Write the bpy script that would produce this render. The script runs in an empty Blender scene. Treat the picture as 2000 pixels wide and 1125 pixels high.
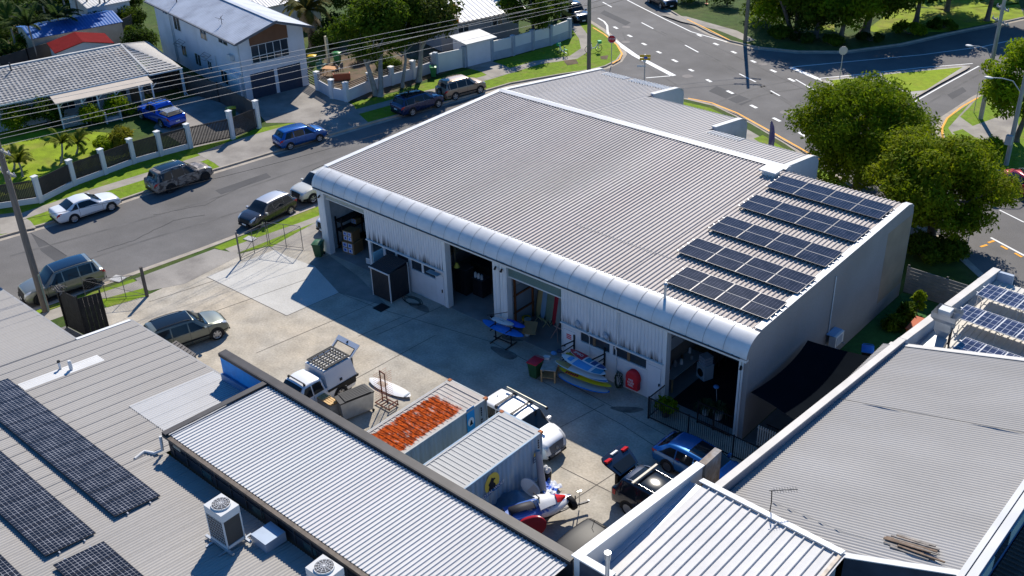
import bpy, math, random
import numpy as np
from mathutils import Vector, Matrix
random.seed(7); RNG = np.random.default_rng(11)
PI = math.pi
S = bpy.context.scene
COL = S.collection

# ------------------------------------------------------------------ camera
F, PIT, YAW, ROL = 2067.94, 29.872, 42.447, -1.91
CAMP = np.array([19.268, -36.759, 31.761])
_p, _y, _r = [math.radians(a) for a in (PIT, YAW, ROL)]
_d = np.array([-math.sin(_y)*math.cos(_p), math.cos(_y)*math.cos(_p), -math.sin(_p)])
_R = np.array([math.cos(_y), math.sin(_y), 0.0]); _U = np.cross(_R, _d)
_R2 = _R*math.cos(_r)+_U*math.sin(_r); _U2 = -_R*math.sin(_r)+_U*math.cos(_r)
cam = bpy.data.cameras.new('camera'); camo = bpy.data.objects.new('camera', cam); COL.objects.link(camo)
cam.sensor_width = 36; cam.lens = F/2000*36; cam.clip_end = 2000; cam.clip_start = 0.5
M = Matrix.Identity(4)
for i in range(3):
    M[i][0] = _R2[i]; M[i][1] = _U2[i]; M[i][2] = -_d[i]; M[i][3] = CAMP[i]
camo.matrix_world = M
S.camera = camo
# survey helpers: the place where a sight line meets a level (or a wall plane) of the site
def _ray(px, py): return _d+_R2*(px-1000)/F-_U2*(py-562.5)/F
def G(px, py, z=0.0):
    v = _ray(px, py); p = CAMP+v*((z-CAMP[2])/v[2]); return Vector(p)
def GX(px, py, x):
    v = _ray(px, py); return Vector(CAMP+v*((x-CAMP[0])/v[0]))
def GY(px, py, y):
    v = _ray(px, py); return Vector(CAMP+v*((y-CAMP[1])/v[1]))

# ------------------------------------------------------------------ light
SUN_AZ = math.atan2(-0.53, 0.85); SUN_EL = math.radians(41)
w = bpy.data.worlds.new('World'); S.world = w; w.use_nodes = True
nt = w.node_tree; bg = nt.nodes['Background']
sky = nt.nodes.new('ShaderNodeTexSky'); sky.sky_type = 'NISHITA'; sky.sun_disc = False
sky.sun_elevation = SUN_EL; sky.sun_rotation = SUN_AZ; sky.air_density = 1.0; sky.dust_density = 0; sky.ozone_density = 6.0; sky.altitude = 1500
hs = nt.nodes.new('ShaderNodeHueSaturation'); hs.inputs['Saturation'].default_value = 1.2; nt.links.new(sky.outputs[0], hs.inputs['Color']); nt.links.new(hs.outputs[0], bg.inputs[0]); bg.inputs[1].default_value = 0.125
sun = bpy.data.lights.new('sun', 'SUN'); sun.energy = 5.0; sun.angle = math.radians(.5); sun.color = (1, .93, .82)
so = bpy.data.objects.new('sun', sun); COL.objects.link(so)
to_sun = Vector((math.sin(SUN_AZ)*math.cos(SUN_EL), math.cos(SUN_AZ)*math.cos(SUN_EL), math.sin(SUN_EL)))
so.rotation_euler = to_sun.to_track_quat('Z', 'Y').to_euler(); so.location = (-40, 60, 60)
S.view_settings.view_transform = 'Standard'; S.view_settings.look = 'None'; S.view_settings.exposure = .46; S.view_settings.gamma = 1
S.render.engine = 'CYCLES'

# ------------------------------------------------------------------ materials
MATS = {}
def lk(nt, a, b): nt.links.new(a, b)
def mat(name, col, rough=.6, metal=0, var=.12, vs=1.2, col2=None, c2s=.35, c2f=(.45, .65), bump=0, bs=8, coat=0, spec=.22, stretch=None, trans=0, grain=0, gs=60, alpha=None):
    """Principled material; var = small-scale brightness wobble, col2 = second colour in noise patches."""
    if name in MATS: return MATS[name]
    m = bpy.data.materials.new(name); m.use_nodes = True; n = m.node_tree; b = n.nodes['Principled BSDF']
    tc = n.nodes.new('ShaderNodeTexCoord'); src = tc.outputs['Object']
    if stretch:
        mp = n.nodes.new('ShaderNodeMapping'); mp.inputs['Scale'].default_value = stretch; lk(n, src, mp.inputs[0]); ssrc = mp.outputs[0]
    else: ssrc = src
    c = n.nodes.new('ShaderNodeRGB'); c.outputs[0].default_value = (*col, 1); cur = c.outputs[0]
    if col2:
        no = n.nodes.new('ShaderNodeTexNoise'); no.inputs['Scale'].default_value = c2s; no.inputs['Detail'].default_value = 8; no.inputs['Roughness'].default_value = .62
        lk(n, ssrc, no.inputs['Vector'])
        mr = n.nodes.new('ShaderNodeMapRange'); mr.inputs[1].default_value = c2f[0]; mr.inputs[2].default_value = c2f[1]; lk(n, no.outputs[0], mr.inputs[0])
        mx = n.nodes.new('ShaderNodeMix'); mx.data_type = 'RGBA'; lk(n, mr.outputs[0], mx.inputs[0]); lk(n, cur, mx.inputs[6]); mx.inputs[7].default_value = (*col2, 1); cur = mx.outputs[2]
    for (amt, sc, vec) in ((var, vs, ssrc), (grain, gs, src)):
        if amt:
            no = n.nodes.new('ShaderNodeTexNoise'); no.inputs['Scale'].default_value = sc; no.inputs['Detail'].default_value = 6; lk(n, vec, no.inputs['Vector'])
            mr = n.nodes.new('ShaderNodeMapRange'); mr.inputs[1].default_value = .3; mr.inputs[2].default_value = .7; mr.inputs[3].default_value = 1-amt; mr.inputs[4].default_value = 1+amt; lk(n, no.outputs[0], mr.inputs[0])
            vm = n.nodes.new('ShaderNodeVectorMath'); vm.operation = 'SCALE'; lk(n, cur, vm.inputs[0]); lk(n, mr.outputs[0], vm.inputs[3]); cur = vm.outputs[0]
    lk(n, cur, b.inputs['Base Color'])
    b.inputs['Roughness'].default_value = rough; b.inputs['Metallic'].default_value = metal; b.inputs['Coat Weight'].default_value = coat; b.inputs['Coat Roughness'].default_value = .05
    b.inputs['Specular IOR Level'].default_value = spec
    if alpha is not None: b.inputs['Alpha'].default_value = alpha
    if bump:
        no = n.nodes.new('ShaderNodeTexNoise'); no.inputs['Scale'].default_value = bs; no.inputs['Detail'].default_value = 5; lk(n, src, no.inputs['Vector'])
        bp = n.nodes.new('ShaderNodeBump'); bp.inputs['Strength'].default_value = bump; bp.inputs['Distance'].default_value = .05; lk(n, no.outputs[0], bp.inputs['Height']); lk(n, bp.outputs[0], b.inputs['Normal'])
    if trans:
        tl = n.nodes.new('ShaderNodeBsdfTranslucent'); lk(n, cur, tl.inputs[0]); ms = n.nodes.new('ShaderNodeMixShader'); ms.inputs[0].default_value = trans
        lk(n, b.outputs[0], ms.inputs[1]); lk(n, tl.outputs[0], ms.inputs[2]); lk(n, ms.outputs[0], n.nodes['Material Output'].inputs[0])
    MATS[name] = m; return m
def paint(name, col, metal=.25, rough=.3): return mat(name, col, rough, metal, var=.03, vs=2, coat=.8, spec=.5)

GLASS = mat('dark_glass', (.010, .014, .018), .05, 0, var=0, spec=.35)
GLASS2 = mat('window_glass', (.03, .04, .05), .08, 0, var=.2, vs=.8, spec=.8)
BLACK = mat('black_plastic', (.014, .014, .015), .5, var=.1)
RUBBER = mat('tyre_rubber', (.016, .016, .017), .8, var=.1)
CHROME = mat('bright_metal', (.6, .6, .6), .25, .9, var=.05)
ALLOY = mat('alloy', (.42, .42, .43), .35, .7, var=.05)
REDLAMP = mat('red_lamp', (.45, .012, .015), .15, var=.05, coat=.5)
HEADLAMP = mat('headlamp', (.55, .56, .57), .12, .3, var=.08, coat=.8)
PLATE = mat('plate_white', (.7, .7, .68), .4, var=.05)
WHITE = mat('white_paint', (.62, .62, .61), .5, var=.06, vs=.8)
OFFWHITE = mat('offwhite_paint', (.56, .56, .55), .55, var=.08, vs=.7)
GALV = mat('galvanised', (.42, .44, .46), .38, .6, var=.14, vs=2.5)
DKGREY = mat('dark_grey_paint', (.05, .05, .055), .5, var=.12)
TIMBER = mat('pole_timber', (.15, .125, .105), .85, var=.2, vs=3, stretch=(6, 6, .4), bump=.3, bs=14)
TIMBERL = mat('light_timber', (.42, .28, .14), .7, var=.2, vs=4)
CONC = mat('concrete_light', (.36, .34, .31), .85, var=.1, vs=.8, grain=.08, gs=25)

# ------------------------------------------------------------------ mesh helper
INFO = {}
class MB:
    def __init__(s): s.v = []; s.f = []; s.m = []; s.sm = []
    def add(s, vs, fs, mat=0, smooth=False):
        o = len(s.v); s.v += [tuple(v) for v in vs]
        for f in fs: s.f.append(tuple(i+o for i in f)); s.m.append(mat); s.sm.append(smooth)
        return s
    def box(s, x0, x1, y0, y1, z0, z1, mat=0):
        v = [(x, y, z) for z in (z0, z1) for y in (y0, y1) for x in (x0, x1)]
        return s.add(v, [(0, 2, 3, 1), (4, 5, 7, 6), (0, 1, 5, 4), (2, 6, 7, 3), (0, 4, 6, 2), (1, 3, 7, 5)], mat)
    def cbox(s, c, d, rz=0, mat=0, rx=0, ry=0):
        R = Matrix.Rotation(rz, 3, 'Z') @ Matrix.Rotation(ry, 3, 'Y') @ Matrix.Rotation(rx, 3, 'X'); c = Vector(c)
        v = [c+R @ Vector((x*d[0]/2, y*d[1]/2, z*d[2]/2)) for z in (-1, 1) for y in (-1, 1) for x in (-1, 1)]
        return s.add(v, [(0, 2, 3, 1), (4, 5, 7, 6), (0, 1, 5, 4), (2, 6, 7, 3), (0, 4, 6, 2), (1, 3, 7, 5)], mat)
    def beam(s, a, b, w, h, mat=0, up=(0, 0, 1)):
        a = Vector(a); b = Vector(b); t = (b-a).normalized(); up = Vector(up)
        if abs(t.dot(up)) > .98: up = Vector((1, 0, 0))
        sd = t.cross(up).normalized(); u = sd.cross(t)
        v = [p+sd*(i*w/2)+u*(j*h/2) for p in (a, b) for j in (-1, 1) for i in (-1, 1)]
        return s.add(v, [(0, 1, 3, 2), (4, 6, 7, 5), (0, 4, 5, 1), (2, 3, 7, 6), (0, 2, 6, 4), (1, 5, 7, 3)], mat)
    def cyl(s, a, b, r0, r1=None, n=10, caps=True, mat=0, smooth=True):
        a = Vector(a); b = Vector(b); r1 = r0 if r1 is None else r1; t = (b-a).normalized()
        u = t.orthogonal().normalized(); w = t.cross(u); vs = []
        for p, r in ((a, r0), (b, r1)):
            for i in range(n): an = 2*PI*i/n; vs.append(p+(u*math.cos(an)+w*math.sin(an))*r)
        s.add(vs, [(i, (i+1) % n, n+(i+1) % n, n+i) for i in range(n)], mat, smooth)
        if caps: s.add(vs, [tuple(range(n-1, -1, -1)), tuple(range(n, 2*n))], mat)
        return s
    def tube(s, pts, r, n=6, mat=0, caps=True):
        pts = [Vector(p) for p in pts]; rs = r if isinstance(r, (list, tuple)) else [r]*len(pts); vs = []
        u = None
        for k, p in enumerate(pts):
            t = (pts[min(k+1, len(pts)-1)]-pts[max(k-1, 0)]).normalized()
            if u is None: u = t.orthogonal().normalized()
            u = (u-t*u.dot(t)).normalized(); w = t.cross(u)
            for i in range(n): an = 2*PI*i/n; vs.append(p+(u*math.cos(an)+w*math.sin(an))*rs[k])
        fs = [(k*n+i, k*n+(i+1) % n, (k+1)*n+(i+1) % n, (k+1)*n+i) for k in range(len(pts)-1) for i in range(n)]
        s.add(vs, fs, mat, True)
        if caps: s.add(vs, [tuple(range(n-1, -1, -1)), tuple(range((len(pts)-1)*n, len(pts)*n))], mat)
        return s
    def poly(s, pts, mat=0): return s.add(pts, [tuple(range(len(pts)))], mat)
    def prism(s, pts2, z0, z1, mat=0, bottom=True):
        n = len(pts2); a = sum(pts2[i][0]*pts2[(i+1) % n][1]-pts2[(i+1) % n][0]*pts2[i][1] for i in range(n))
        if a < 0: pts2 = pts2[::-1]
        vs = [(p[0], p[1], z0) for p in pts2]+[(p[0], p[1], z1) for p in pts2]
        fs = [tuple(range(n, 2*n))]+[(i, (i+1) % n, n+(i+1) % n, n+i) for i in range(n)]
        if bottom: fs.append(tuple(range(n-1, -1, -1)))
        return s.add(vs, fs, mat)
    def sweep(s, prof, x0, x1, mat=0, smooth=False, axis='x', closed=True, caps=True):
        """profile in the (y,z) plane run from x0 to x1 (axis 'x') or in (x,z) from y0 to y1 (axis 'y')"""
        mk = (lambda u, p: (u, p[0], p[1])) if axis == 'x' else (lambda u, p: (p[0], u, p[1]))
        n = len(prof); vs = [mk(x0, p) for p in prof]+[mk(x1, p) for p in prof]
        rng = range(n if closed else n-1)
        s.add(vs, [(i, (i+1) % n, n+(i+1) % n, n+i) for i in rng], mat, smooth)
        if caps and closed: s.add(vs, [tuple(range(n-1, -1, -1)), tuple(range(n, 2*n))], mat)
        return s
    def grid(s, P, mat=0, smooth=True, flip=False):
        """P[i][j] points"""
        a = len(P); b = len(P[0]); vs = [p for r in P for p in r]
        fs = [(i*b+j, i*b+j+1, (i+1)*b+j+1, (i+1)*b+j) if not flip else (i*b+j, (i+1)*b+j, (i+1)*b+j+1, i*b+j+1) for i in range(a-1) for j in range(b-1)]
        return s.add(vs, fs, mat, smooth)
    def ball(s, c, r, nu=10, nv=7, mat=0):
        r = (r, r, r) if not isinstance(r, (tuple, list)) else r
        P = [[(c[0]+r[0]*math.sin(PI*i/nv)*math.cos(2*PI*j/nu), c[1]+r[1]*math.sin(PI*i/nv)*math.sin(2*PI*j/nu), c[2]-r[2]*math.cos(PI*i/nv)) for j in range(nu+1)] for i in range(nv+1)]
        return s.grid(P, mat, True, True)
    def disc(s, c, n, r, k=16, mat=0):
        n = Vector(n).normalized(); u = n.orthogonal().normalized(); w = n.cross(u); c = Vector(c)
        return s.poly([c+(u*math.cos(2*PI*i/k)+w*math.sin(2*PI*i/k))*r for i in range(k)], mat)
    def build(s, name, mats, parent=None, world=True, kind=None):
        me = bpy.data.meshes.new(name); vs = s.v
        if parent is not None and world and parent.name in INFO:
            loc, rz = INFO[parent.name]
            if rz or loc != (0, 0, 0):
                c, sn = math.cos(-rz), math.sin(-rz)
                vs = [((x-loc[0])*c-(y-loc[1])*sn, (x-loc[0])*sn+(y-loc[1])*c, z-loc[2]) for x, y, z in vs]
        me.from_pydata(vs, [], s.f)
        mats = mats if isinstance(mats, (list, tuple)) else [mats]
        for m in mats: me.materials.append(m)
        me.polygons.foreach_set('material_index', s.m); me.polygons.foreach_set('use_smooth', s.sm)
        me.update()
        o = bpy.data.objects.new(name, me); COL.objects.link(o)
        if parent is not None: o.parent = parent
        INFO[o.name] = INFO.get(parent.name, ((0, 0, 0), 0)) if parent is not None else ((0, 0, 0), 0)
        if kind: o['kind'] = kind
        return o
def thing(name, label, cat, loc=(0, 0, 0), rz=0, group=None):
    o = bpy.data.objects.new(name, None); COL.objects.link(o); o.empty_display_size = .3
    o.location = loc; o.rotation_euler = (0, 0, rz); o['label'] = label; o['category'] = cat
    if group: o['group'] = group
    INFO[o.name] = (tuple(loc), rz)
    return o
def tag(o, label, cat, group=None):
    o['label'] = label; o['category'] = cat
    if group: o['group'] = group
    return o
def struct(name, mb, m): return mb.build(name, m, kind='structure')
def solo(name, mb, m, label, cat, loc=None, group=None):
    """a thing that is one mesh; origin at loc"""
    o = mb.build(name, m)
    if loc is not None:
        lx, ly, lz = loc
        o.data.transform(Matrix.Translation((-lx, -ly, -lz))); o.location = loc
    return tag(o, label, cat, group)
def dup(root, loc, rz, label=None, group=None):
    r = root.copy(); COL.objects.link(r); r.location = loc; r.rotation_euler = (0, 0, rz)
    if label: r['label'] = label
    if group: r['group'] = group
    def kids(src, dst):
        for ch in list(src.children):
            c = ch.copy(); COL.objects.link(c); c.parent = dst; kids(ch, c)
    kids(root, r); INFO[r.name] = (tuple(loc), rz)
    return r
def ribs(mb, u0, u1, path, pitch, rw, rh, axis='x', mat=0, round_=False):
    """ribbed metal sheet: ribs repeat along u (world x if axis 'x', world y if axis 'y'); path = [(v, z)] along the ribs"""
    n = len(path); nor = []
    for k in range(n):
        a = path[max(k-1, 0)]; b = path[min(k+1, n-1)]; dv, dz = b[0]-a[0], b[1]-a[1]; l = math.hypot(dv, dz)
        s_ = 1 if dv >= 0 else -1
        nor.append((-dz/l*s_, dv/l*s_))
    prof = []; u = u0; first = True
    while u < u1-1e-6:
        if round_: pr = [(0, 0), (.25, rh*.5), (.5, rh), (.75, rh*.5)]
        else:
            f = rw/pitch; pr = [(0, 0), (1-f, 0), (1-f*.78, rh), (1-f*.22, rh)]
        for a, h in pr:
            uu = u+a*pitch
            if uu <= u1: prof.append((uu, h))
        u += pitch
    prof.append((u1, 0))
    P = []
    for (v, z), (nv, nz) in zip(path, nor):
        P.append([((a, v+h*nv, z+h*nz) if axis == 'x' else (v+h*nv, a, z+h*nz)) for a, h in prof])
    mb.grid(P, mat, round_)
    return mb
def text(name, body, size, mat_, parent, origin, xdir, ydir, extrude=.004, align='CENTER'):
    """lettering converted to a mesh; origin in world space, xdir along the line of text"""
    cu = bpy.data.curves.new(name, 'FONT'); cu.body = body; cu.size = size; cu.extrude = extrude; cu.align_x = align; cu.align_y = 'CENTER'
    to = bpy.data.objects.new(name, cu); COL.objects.link(to)
    dg = bpy.context.evaluated_depsgraph_get(); me = bpy.data.meshes.new_from_object(to.evaluated_get(dg))
    COL.objects.unlink(to); bpy.data.objects.remove(to)
    X = Vector(xdir).normalized(); Y = Vector(ydir).normalized(); Z = X.cross(Y)
    mb = MB(); O = Vector(origin)
    mb.add([O+X*v.co.x+Y*v.co.y+Z*v.co.z for v in me.vertices], [tuple(p.vertices) for p in me.polygons])
    return mb.build(name, mat_, parent)
def curve_pts(c, r0, r1, a0, a1, n): return [(c[0]+r0*math.cos(a0+(a1-a0)*i/n), c[1]+r1*math.sin(a0+(a1-a0)*i/n)) for i in range(n+1)]
def offset_line(pts, d):
    out = []
    for k, p in enumerate(pts):
        a = pts[max(k-1, 0)]; b = pts[min(k+1, len(pts)-1)]; tx, ty = b[0]-a[0], b[1]-a[1]; l = math.hypot(tx, ty) or 1
        out.append((p[0]-ty/l*d, p[1]+tx/l*d))
    return out
def strip(mb, pts, w, z, mat=0, z2=None):
    """flat band of width w centred on a polyline"""
    a = offset_line(pts, w/2); b = offset_line(pts, -w/2)
    for i in range(len(pts)-1): mb.add([(*b[i], z), (*b[i+1], z), (*a[i+1], z), (*a[i], z)], [(0, 1, 2, 3)], mat)
    return mb
# ================================================================== SETTING
ASPH = mat('asphalt', (.118, .113, .11), .9, var=.14, vs=.35, col2=(.15, .144, .14), c2s=.12, c2f=(.4, .65), grain=.16, gs=18, bump=.1, bs=30)
ASPH2 = mat('asphalt_new', (.078, .077, .079), .9, var=.10, vs=.6, grain=.14, gs=18)
GRASS = mat('grass', (.135, .215, .006), .95, var=.22, vs=2.2, col2=(.20, .19, .045), c2s=.7, c2f=(.52, .74), grain=.3, gs=22, bump=.5, bs=40)
GRASSD = mat('ground_grass', (.04, .075, .010), .95, var=.25, vs=1.5, col2=(.07, .085, .02), c2s=.25, c2f=(.5, .68), grain=.3, gs=18, bump=.4, bs=30)
PATH = mat('footpath_concrete', (.30, .275, .24), .9, var=.12, vs=.8, col2=(.22, .20, .18), c2s=.5, grain=.08, gs=20)
KERB = mat('kerb_concrete', (.34, .30, .25), .9, var=.16, vs=1.5, grain=.1, gs=20)
YARD = mat('yard_concrete', (.355, .325, .275), .9, var=.2, vs=.8, col2=(.43, .37, .285), c2s=.16, c2f=(.42, .66), grain=.15, gs=9, bump=.08, bs=30)
YARD2 = mat('yard_slab', (.46, .445, .41), .9, var=.08, vs=.7, grain=.1, gs=11)
DRIVE = mat('driveway_concrete', (.27, .25, .225), .9, var=.16, vs=.5, col2=(.18, .165, .15), c2s=.35, grain=.1, gs=14)
DIRT = mat('garden_soil', (.13, .09, .06), .95, var=.3, vs=1.2, col2=(.05, .065, .02), c2s=.5, grain=.25, gs=14)
LINEW = mat('line_white', (.72, .72, .70), .7, var=.08, vs=3, col2=(.5, .5, .49), c2s=3, c2f=(.55, .75))
LINEY = mat('line_yellow', (.75, .33, .008), .7, var=.12, vs=2)
JOINT = mat('joint_dark', (.10, .09, .08), .95, var=.2)
TAR = mat('tar_seam', (.045, .045, .047), .8, var=.2)
g2 = lambda px, z=0: [tuple(G(x, y, z)[:2]) for x, y in px]
ZR = -.12
b = MB(); b.poly([(-500, -400, -.14), (400, -400, -.14), (400, 600, -.14), (-500, 600, -.14)]); struct('ground', b, GRASSD)
b = MB(); b.poly([(-210, -110, ZR), (80, -110, ZR), (80, 190, ZR), (-210, 190, ZR)]); struct('road', b, ASPH)

K1 = [(-56, -70), (-51.6, -28), (-49.9, -12.4), (-49.2, -9), (-48.75, -5.2), (-48.35, .5), (-47.65, 4.7), (-46.95, 9.5), (-46.4, 13.5), (-45.75, 17.3), (-44.3, 24.2), (-42.9, 32), (-40.8, 36.7), (-39.4, 39.2), (-38.95, 41), (-39.1, 43), (-40, 45), (-41.5, 46.7), (-43.3, 48.1), (-46, 50), (-50, 52.2), (-56, 55.3), (-72, 62.5), (-120, 83)]
P1 = K1+[(-200, 83), (-200, -70)]
K2 = [(-44, -70), (-40.3, -30), (-38.9, -18), (-38.2, -12), (-37.35, -5), (-36.9, 0), (-36.3, 7), (-35.6, 14), (-34.8, 20), (-33.9, 26), (-32.9, 31), (-31.7, 34.6), (-30.1, 36.9), (-28, 37.95), (-25.1, 38.0), (-20.6, 36.3), (-16.2, 34.1), (-12.5, 31.9), (-7, 28.9), (-.5, 25.6), (1.8, 23.6), (9, 17.5), (24, 9), (60, -8)]
P2 = K2+[(60, -90), (-44, -90)]
K3 = [(50, 8), (22, 25.5), (4.5, 35.4), (-1, 38.3), (-4.6, 40), (-6.4, 41.2), (-7.3, 42.3), (-8.3, 44.2), (-8.9, 46.8), (-8.75, 52.9), (-8.2, 58), (-6, 66), (0, 82), (8, 100)]
P3 = K3+[(120, 100), (120, 8)]
K4 = [(-160, 112), (-80, 78.5), (-60, 69), (-50, 63.5), (-41.5, 58.3), (-37, 55.9), (-33.8, 54.6), (-30.5, 54.35), (-26.8, 55.5), (-23.3, 58), (-20, 63.4), (-17.9, 69.2), (-15.2, 75.6), (-12, 84), (-5, 104), (6, 130)]
P4 = K4+[(0, 185), (-160, 185)]
PI_ = g2([(1606, 157), (1640, 151), (1700, 146), (1800, 136), (1880, 128), (1892, 129), (1886, 134), (1830, 164), (1772, 197), (1730, 218), (1690, 215), (1645, 184)])
def slab(name, poly, m, z0=-.135, z1=0.0):
    b = MB(); b.prism(poly, z0, z1, bottom=False); return struct(name, b, m)
slab('verge_houses', P1, GRASSD); slab('verge_warehouse', P2, GRASSD); slab('verge_corner', P3, GRASS); slab('verge_park', P4, GRASSD); slab('traffic_island', PI_, CONC, z1=-.005)
def kerb(name, line, side, closed=False):
    """raised concrete kerb with its gutter tray along the road edge"""
    if closed: line = line+[line[0]]
    b = MB(); a = offset_line(line, side*.02); c = offset_line(line, -side*.16); d_ = offset_line(line, side*.48)
    for i in range(len(line)-1):
        j = i+1
        b.add([(*a[i], .014), (*a[j], .014), (*c[j], .014), (*c[i], .014)], [(0, 1, 2, 3)])
        b.add([(*a[i], .014), (*a[j], .014), (*a[j], -.118), (*a[i], -.118)], [(0, 1, 2, 3)])
        b.add([(*a[i], ZR+.008), (*a[j], ZR+.008), (*d_[j], ZR+.006), (*d_[i], ZR+.006)], [(0, 1, 2, 3)])
    struct(name, b, KERB)
kerb('kerb', K1, -1); kerb('kerb', K2, 1); kerb('kerb', K3, 1); kerb('kerb', K4, -1); kerb('kerb', PI_, -1, True)

fen = [(-56.5, -22), (-55.8, -14.5), (-54.9, -11.2)]+g2([(80, 395), (146, 362), (206, 340), (262, 319), (315, 304), (372, 289), (455, 271), (506, 250), (600, 235), (692, 200), (776, 180), (860, 152), (960, 122), (1040, 100), (1112, 76), (1120, 50), (1100, 30)])
# ---- footpaths, driveways, grass, all 4 mm steps
def sheet(name, polys, m, z):
    b = MB()
    for p in polys: b.poly([(x, y, z) for x, y in p])
    return struct(name, b, m)
fpl = g2([(-160, 490), (0, 437), (180, 376), (330, 330), (450, 290), (520, 266), (640, 234), (800, 190), (950, 152), (1050, 122), (1120, 112), (1146, 95), (1142, 75), (1125, 52), (1112, 36)])
b = MB(); strip(b, fpl, 1.15, .004); struct('footpath', b, PATH)
sheet('lawn', [[(-51.4, -22)]+[p for p in K1[2:-3]]+fen[::-1]], GRASS, .002)
sheet('driveway', [g2([(0, 437), (-10, 420), (30, 415), (60, 432), (70, 445), (0, 458)])], PATH, .008)
sheet('driveway', [g2([(385, 300), (447, 277), (560, 245), (580, 252), (640, 240), (650, 258), (430, 327), (418, 318)])], DRIVE, .008)
sheet('driveway', [g2([(330, 200), (420, 180), (510, 245), (455, 270), (372, 290), (300, 250)])], DRIVE, .010)
sheet('driveway', [g2([(480, 198), (606, 164), (690, 205), (700, 222), (720, 240), (640, 262), (575, 240), (520, 240), (500, 215)])], DRIVE, .012)
sheet('driveway', [g2([(905, 131), (952, 117), (985, 128), (1010, 140), (960, 152), (940, 140)])], PATH, .012)
sheet('driveway', [[(-33.9, -2.1), (-30.8, -.1), (-30.8, 5), (-34.9, 5)]], PATH, .012)
sheet('garden_bed', [g2([(612, 165), (640, 100), (760, 60), (900, 60), (905, 128), (775, 178), (692, 198), (622, 178)])], DIRT, .004)
sheet('garden_bed', [g2([(0, 20), (200, 60), (300, 120), (200, 110), (0, 180)])], DIRT, .006)
# yard of the warehouse
sheet('yard', [[(-34.8, -10.2), (-35.0, -4.3), (-34.2, -1.9), (-30.4, .2), (-30.4, .05), (.2, .05), (2.8, .05), (2.8, -15), (-29, -15), (-35.6, -13.4)]], YARD, .004)
sheet('driveway', [g2([(404, 541), (536, 488), (560, 500), (614, 520), (662, 572), (560, 617)])], YARD2, .008)
sheet('driveway', [[(-37.25, -9.8), (-36.7, -4.3), (-34.6, -3.6), (-34.2, -8.2), (-35.2, -10.1)]], DRIVE, .009)
sheet('yard_apron', [g2([(560, 530), (642, 498), (700, 540), (760, 600), (662, 572), (610, 545)])], mat('apron_concrete', (.22, .21, .19), .9, var=.2, vs=.9, grain=.1, gs=12), .006)
b = MB()
for l in ([(404, 541), (560, 617)], [(700, 657), (790, 617)], [(560, 617), (662, 572)], [(662, 572), (740, 603), (960, 668), (1150, 770), (1300, 850)], [(735, 655), (1020, 530)], [(500, 690), (735, 590)], [(850, 655), (640, 770)], [(1060, 842), (960, 970)], [(1180, 790), (1065, 850)], [(1050, 740), (1215, 830), (1330, 905)], [(1095, 912), (1220, 975)], [(1230, 905), (1100, 990)], [(290, 590), (420, 548)], [(330, 640), (600, 545)]):
    strip(b, g2(l), .035, .0125)
struct('yard_joint', b, JOINT)
b = MB(); b.cbox((*G(745, 601)[:2], .012), (.75, .75, .02)); struct('drain_grate', b, BLACK)
STAIN = mat('oil_stain', (.13, .12, .105), .8, var=.3, vs=2, col2=(.2, .185, .16), c2s=1.6)
b = MB()
for (px, py, r1, r2, a) in ((985, 690, .9, .35, 0), (1225, 800, .8, .25, .6), (820, 600, .8, .3, 0), (1000, 660, .7, .3, .3)):
    c = G(px, py, 0); n = 22
    b.poly([(c.x+(r1*math.cos(2*PI*i/n)*math.cos(a)-r2*math.sin(2*PI*i/n)*math.sin(a))*(1+.12*math.sin(2*PI*i*3/n+px)), c.y+(r1*math.cos(2*PI*i/n)*math.sin(a)+r2*math.sin(2*PI*i/n)*math.cos(a))*(1+.12*math.sin(2*PI*i*3/n+px)), .0155) for i in range(n)])
struct('yard_stain', b, STAIN)
# verge on our street side: path and lawn strips
b = MB(); strip(b, [(-37.6, -18), (-36.9, -13), (-36.3, -9.9)], 1.2, .004); strip(b, [(-35.6, -3.9), (-35.1, 1), (-34.4, 8), (-33.6, 16), (-32.4, 26)], 1.1, .004); strip(b, [(-31, 33.4), (-28, 35.6), (-24.6, 35.9), (-20.5, 34.2), (-15.5, 31.8), (-8, 28), (-2, 25)], 1.6, .004)
struct('footpath', b, PATH)
b = MB(); 
sheet('lawn', [[(-36.9, -4.2), (-36.2, -4.1), (-35.3, 2), (-34.9, 6), (-36.2, 6), (-36.7, 0)], [(-35.0, -3.5), (-34.5, 3), (-33.9, 8), (-31.0, 8), (-30.7, .9), (-31.8, -.7), (-34.3, -1.9)], [(-38.9, -18), (-37.35, -9.9), (-36.9, -9.95), (-37.9, -15), (-38.4, -18)], [(-36.6, -12.6), (-35.75, -10.1), (-34.7, -10.4), (-35.4, -12.8)], [(-30.8, 35.3), (-28, 37.2), (-25.2, 37.3), (-20.9, 35.6), (-20.7, 34.9), (-24.7, 36.5), (-28.2, 36.3), (-30.5, 34.6)], [(-18.6, 34.6), (-12.5, 31.4), (-6, 28.1), (-7.3, 27.9), (-13, 30.7), (-18.8, 33.5)]], GRASS, .006)
sheet('lawn', [g2([(1618, 157), (1690, 151), (1745, 183), (1690, 187), (1645, 174)]), g2([(1722, 146), (1880, 131), (1808, 176), (1776, 179), (1745, 166)])], mat('island_grass', (.20, .28, .008), .95, var=.15, vs=2, col2=(.22, .26, .015), c2s=.6, grain=.25, gs=22, bump=.4, bs=40), .001)
sheet('lawn', [g2([(1910, 190), (1925, 182), (1958, 225), (1900, 246), (1875, 228), (1895, 208)]), g2([(1860, 258), (1880, 252), (1910, 272), (1960, 300), (1990, 330), (1960, 330), (1900, 290)])], GRASS, .006)
sheet('footpath', [g2([(1900, 196), (1985, 195), (1990, 260), (1960, 290), (1905, 268), (1860, 262), (1852, 250)])], PATH, .004)
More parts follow.
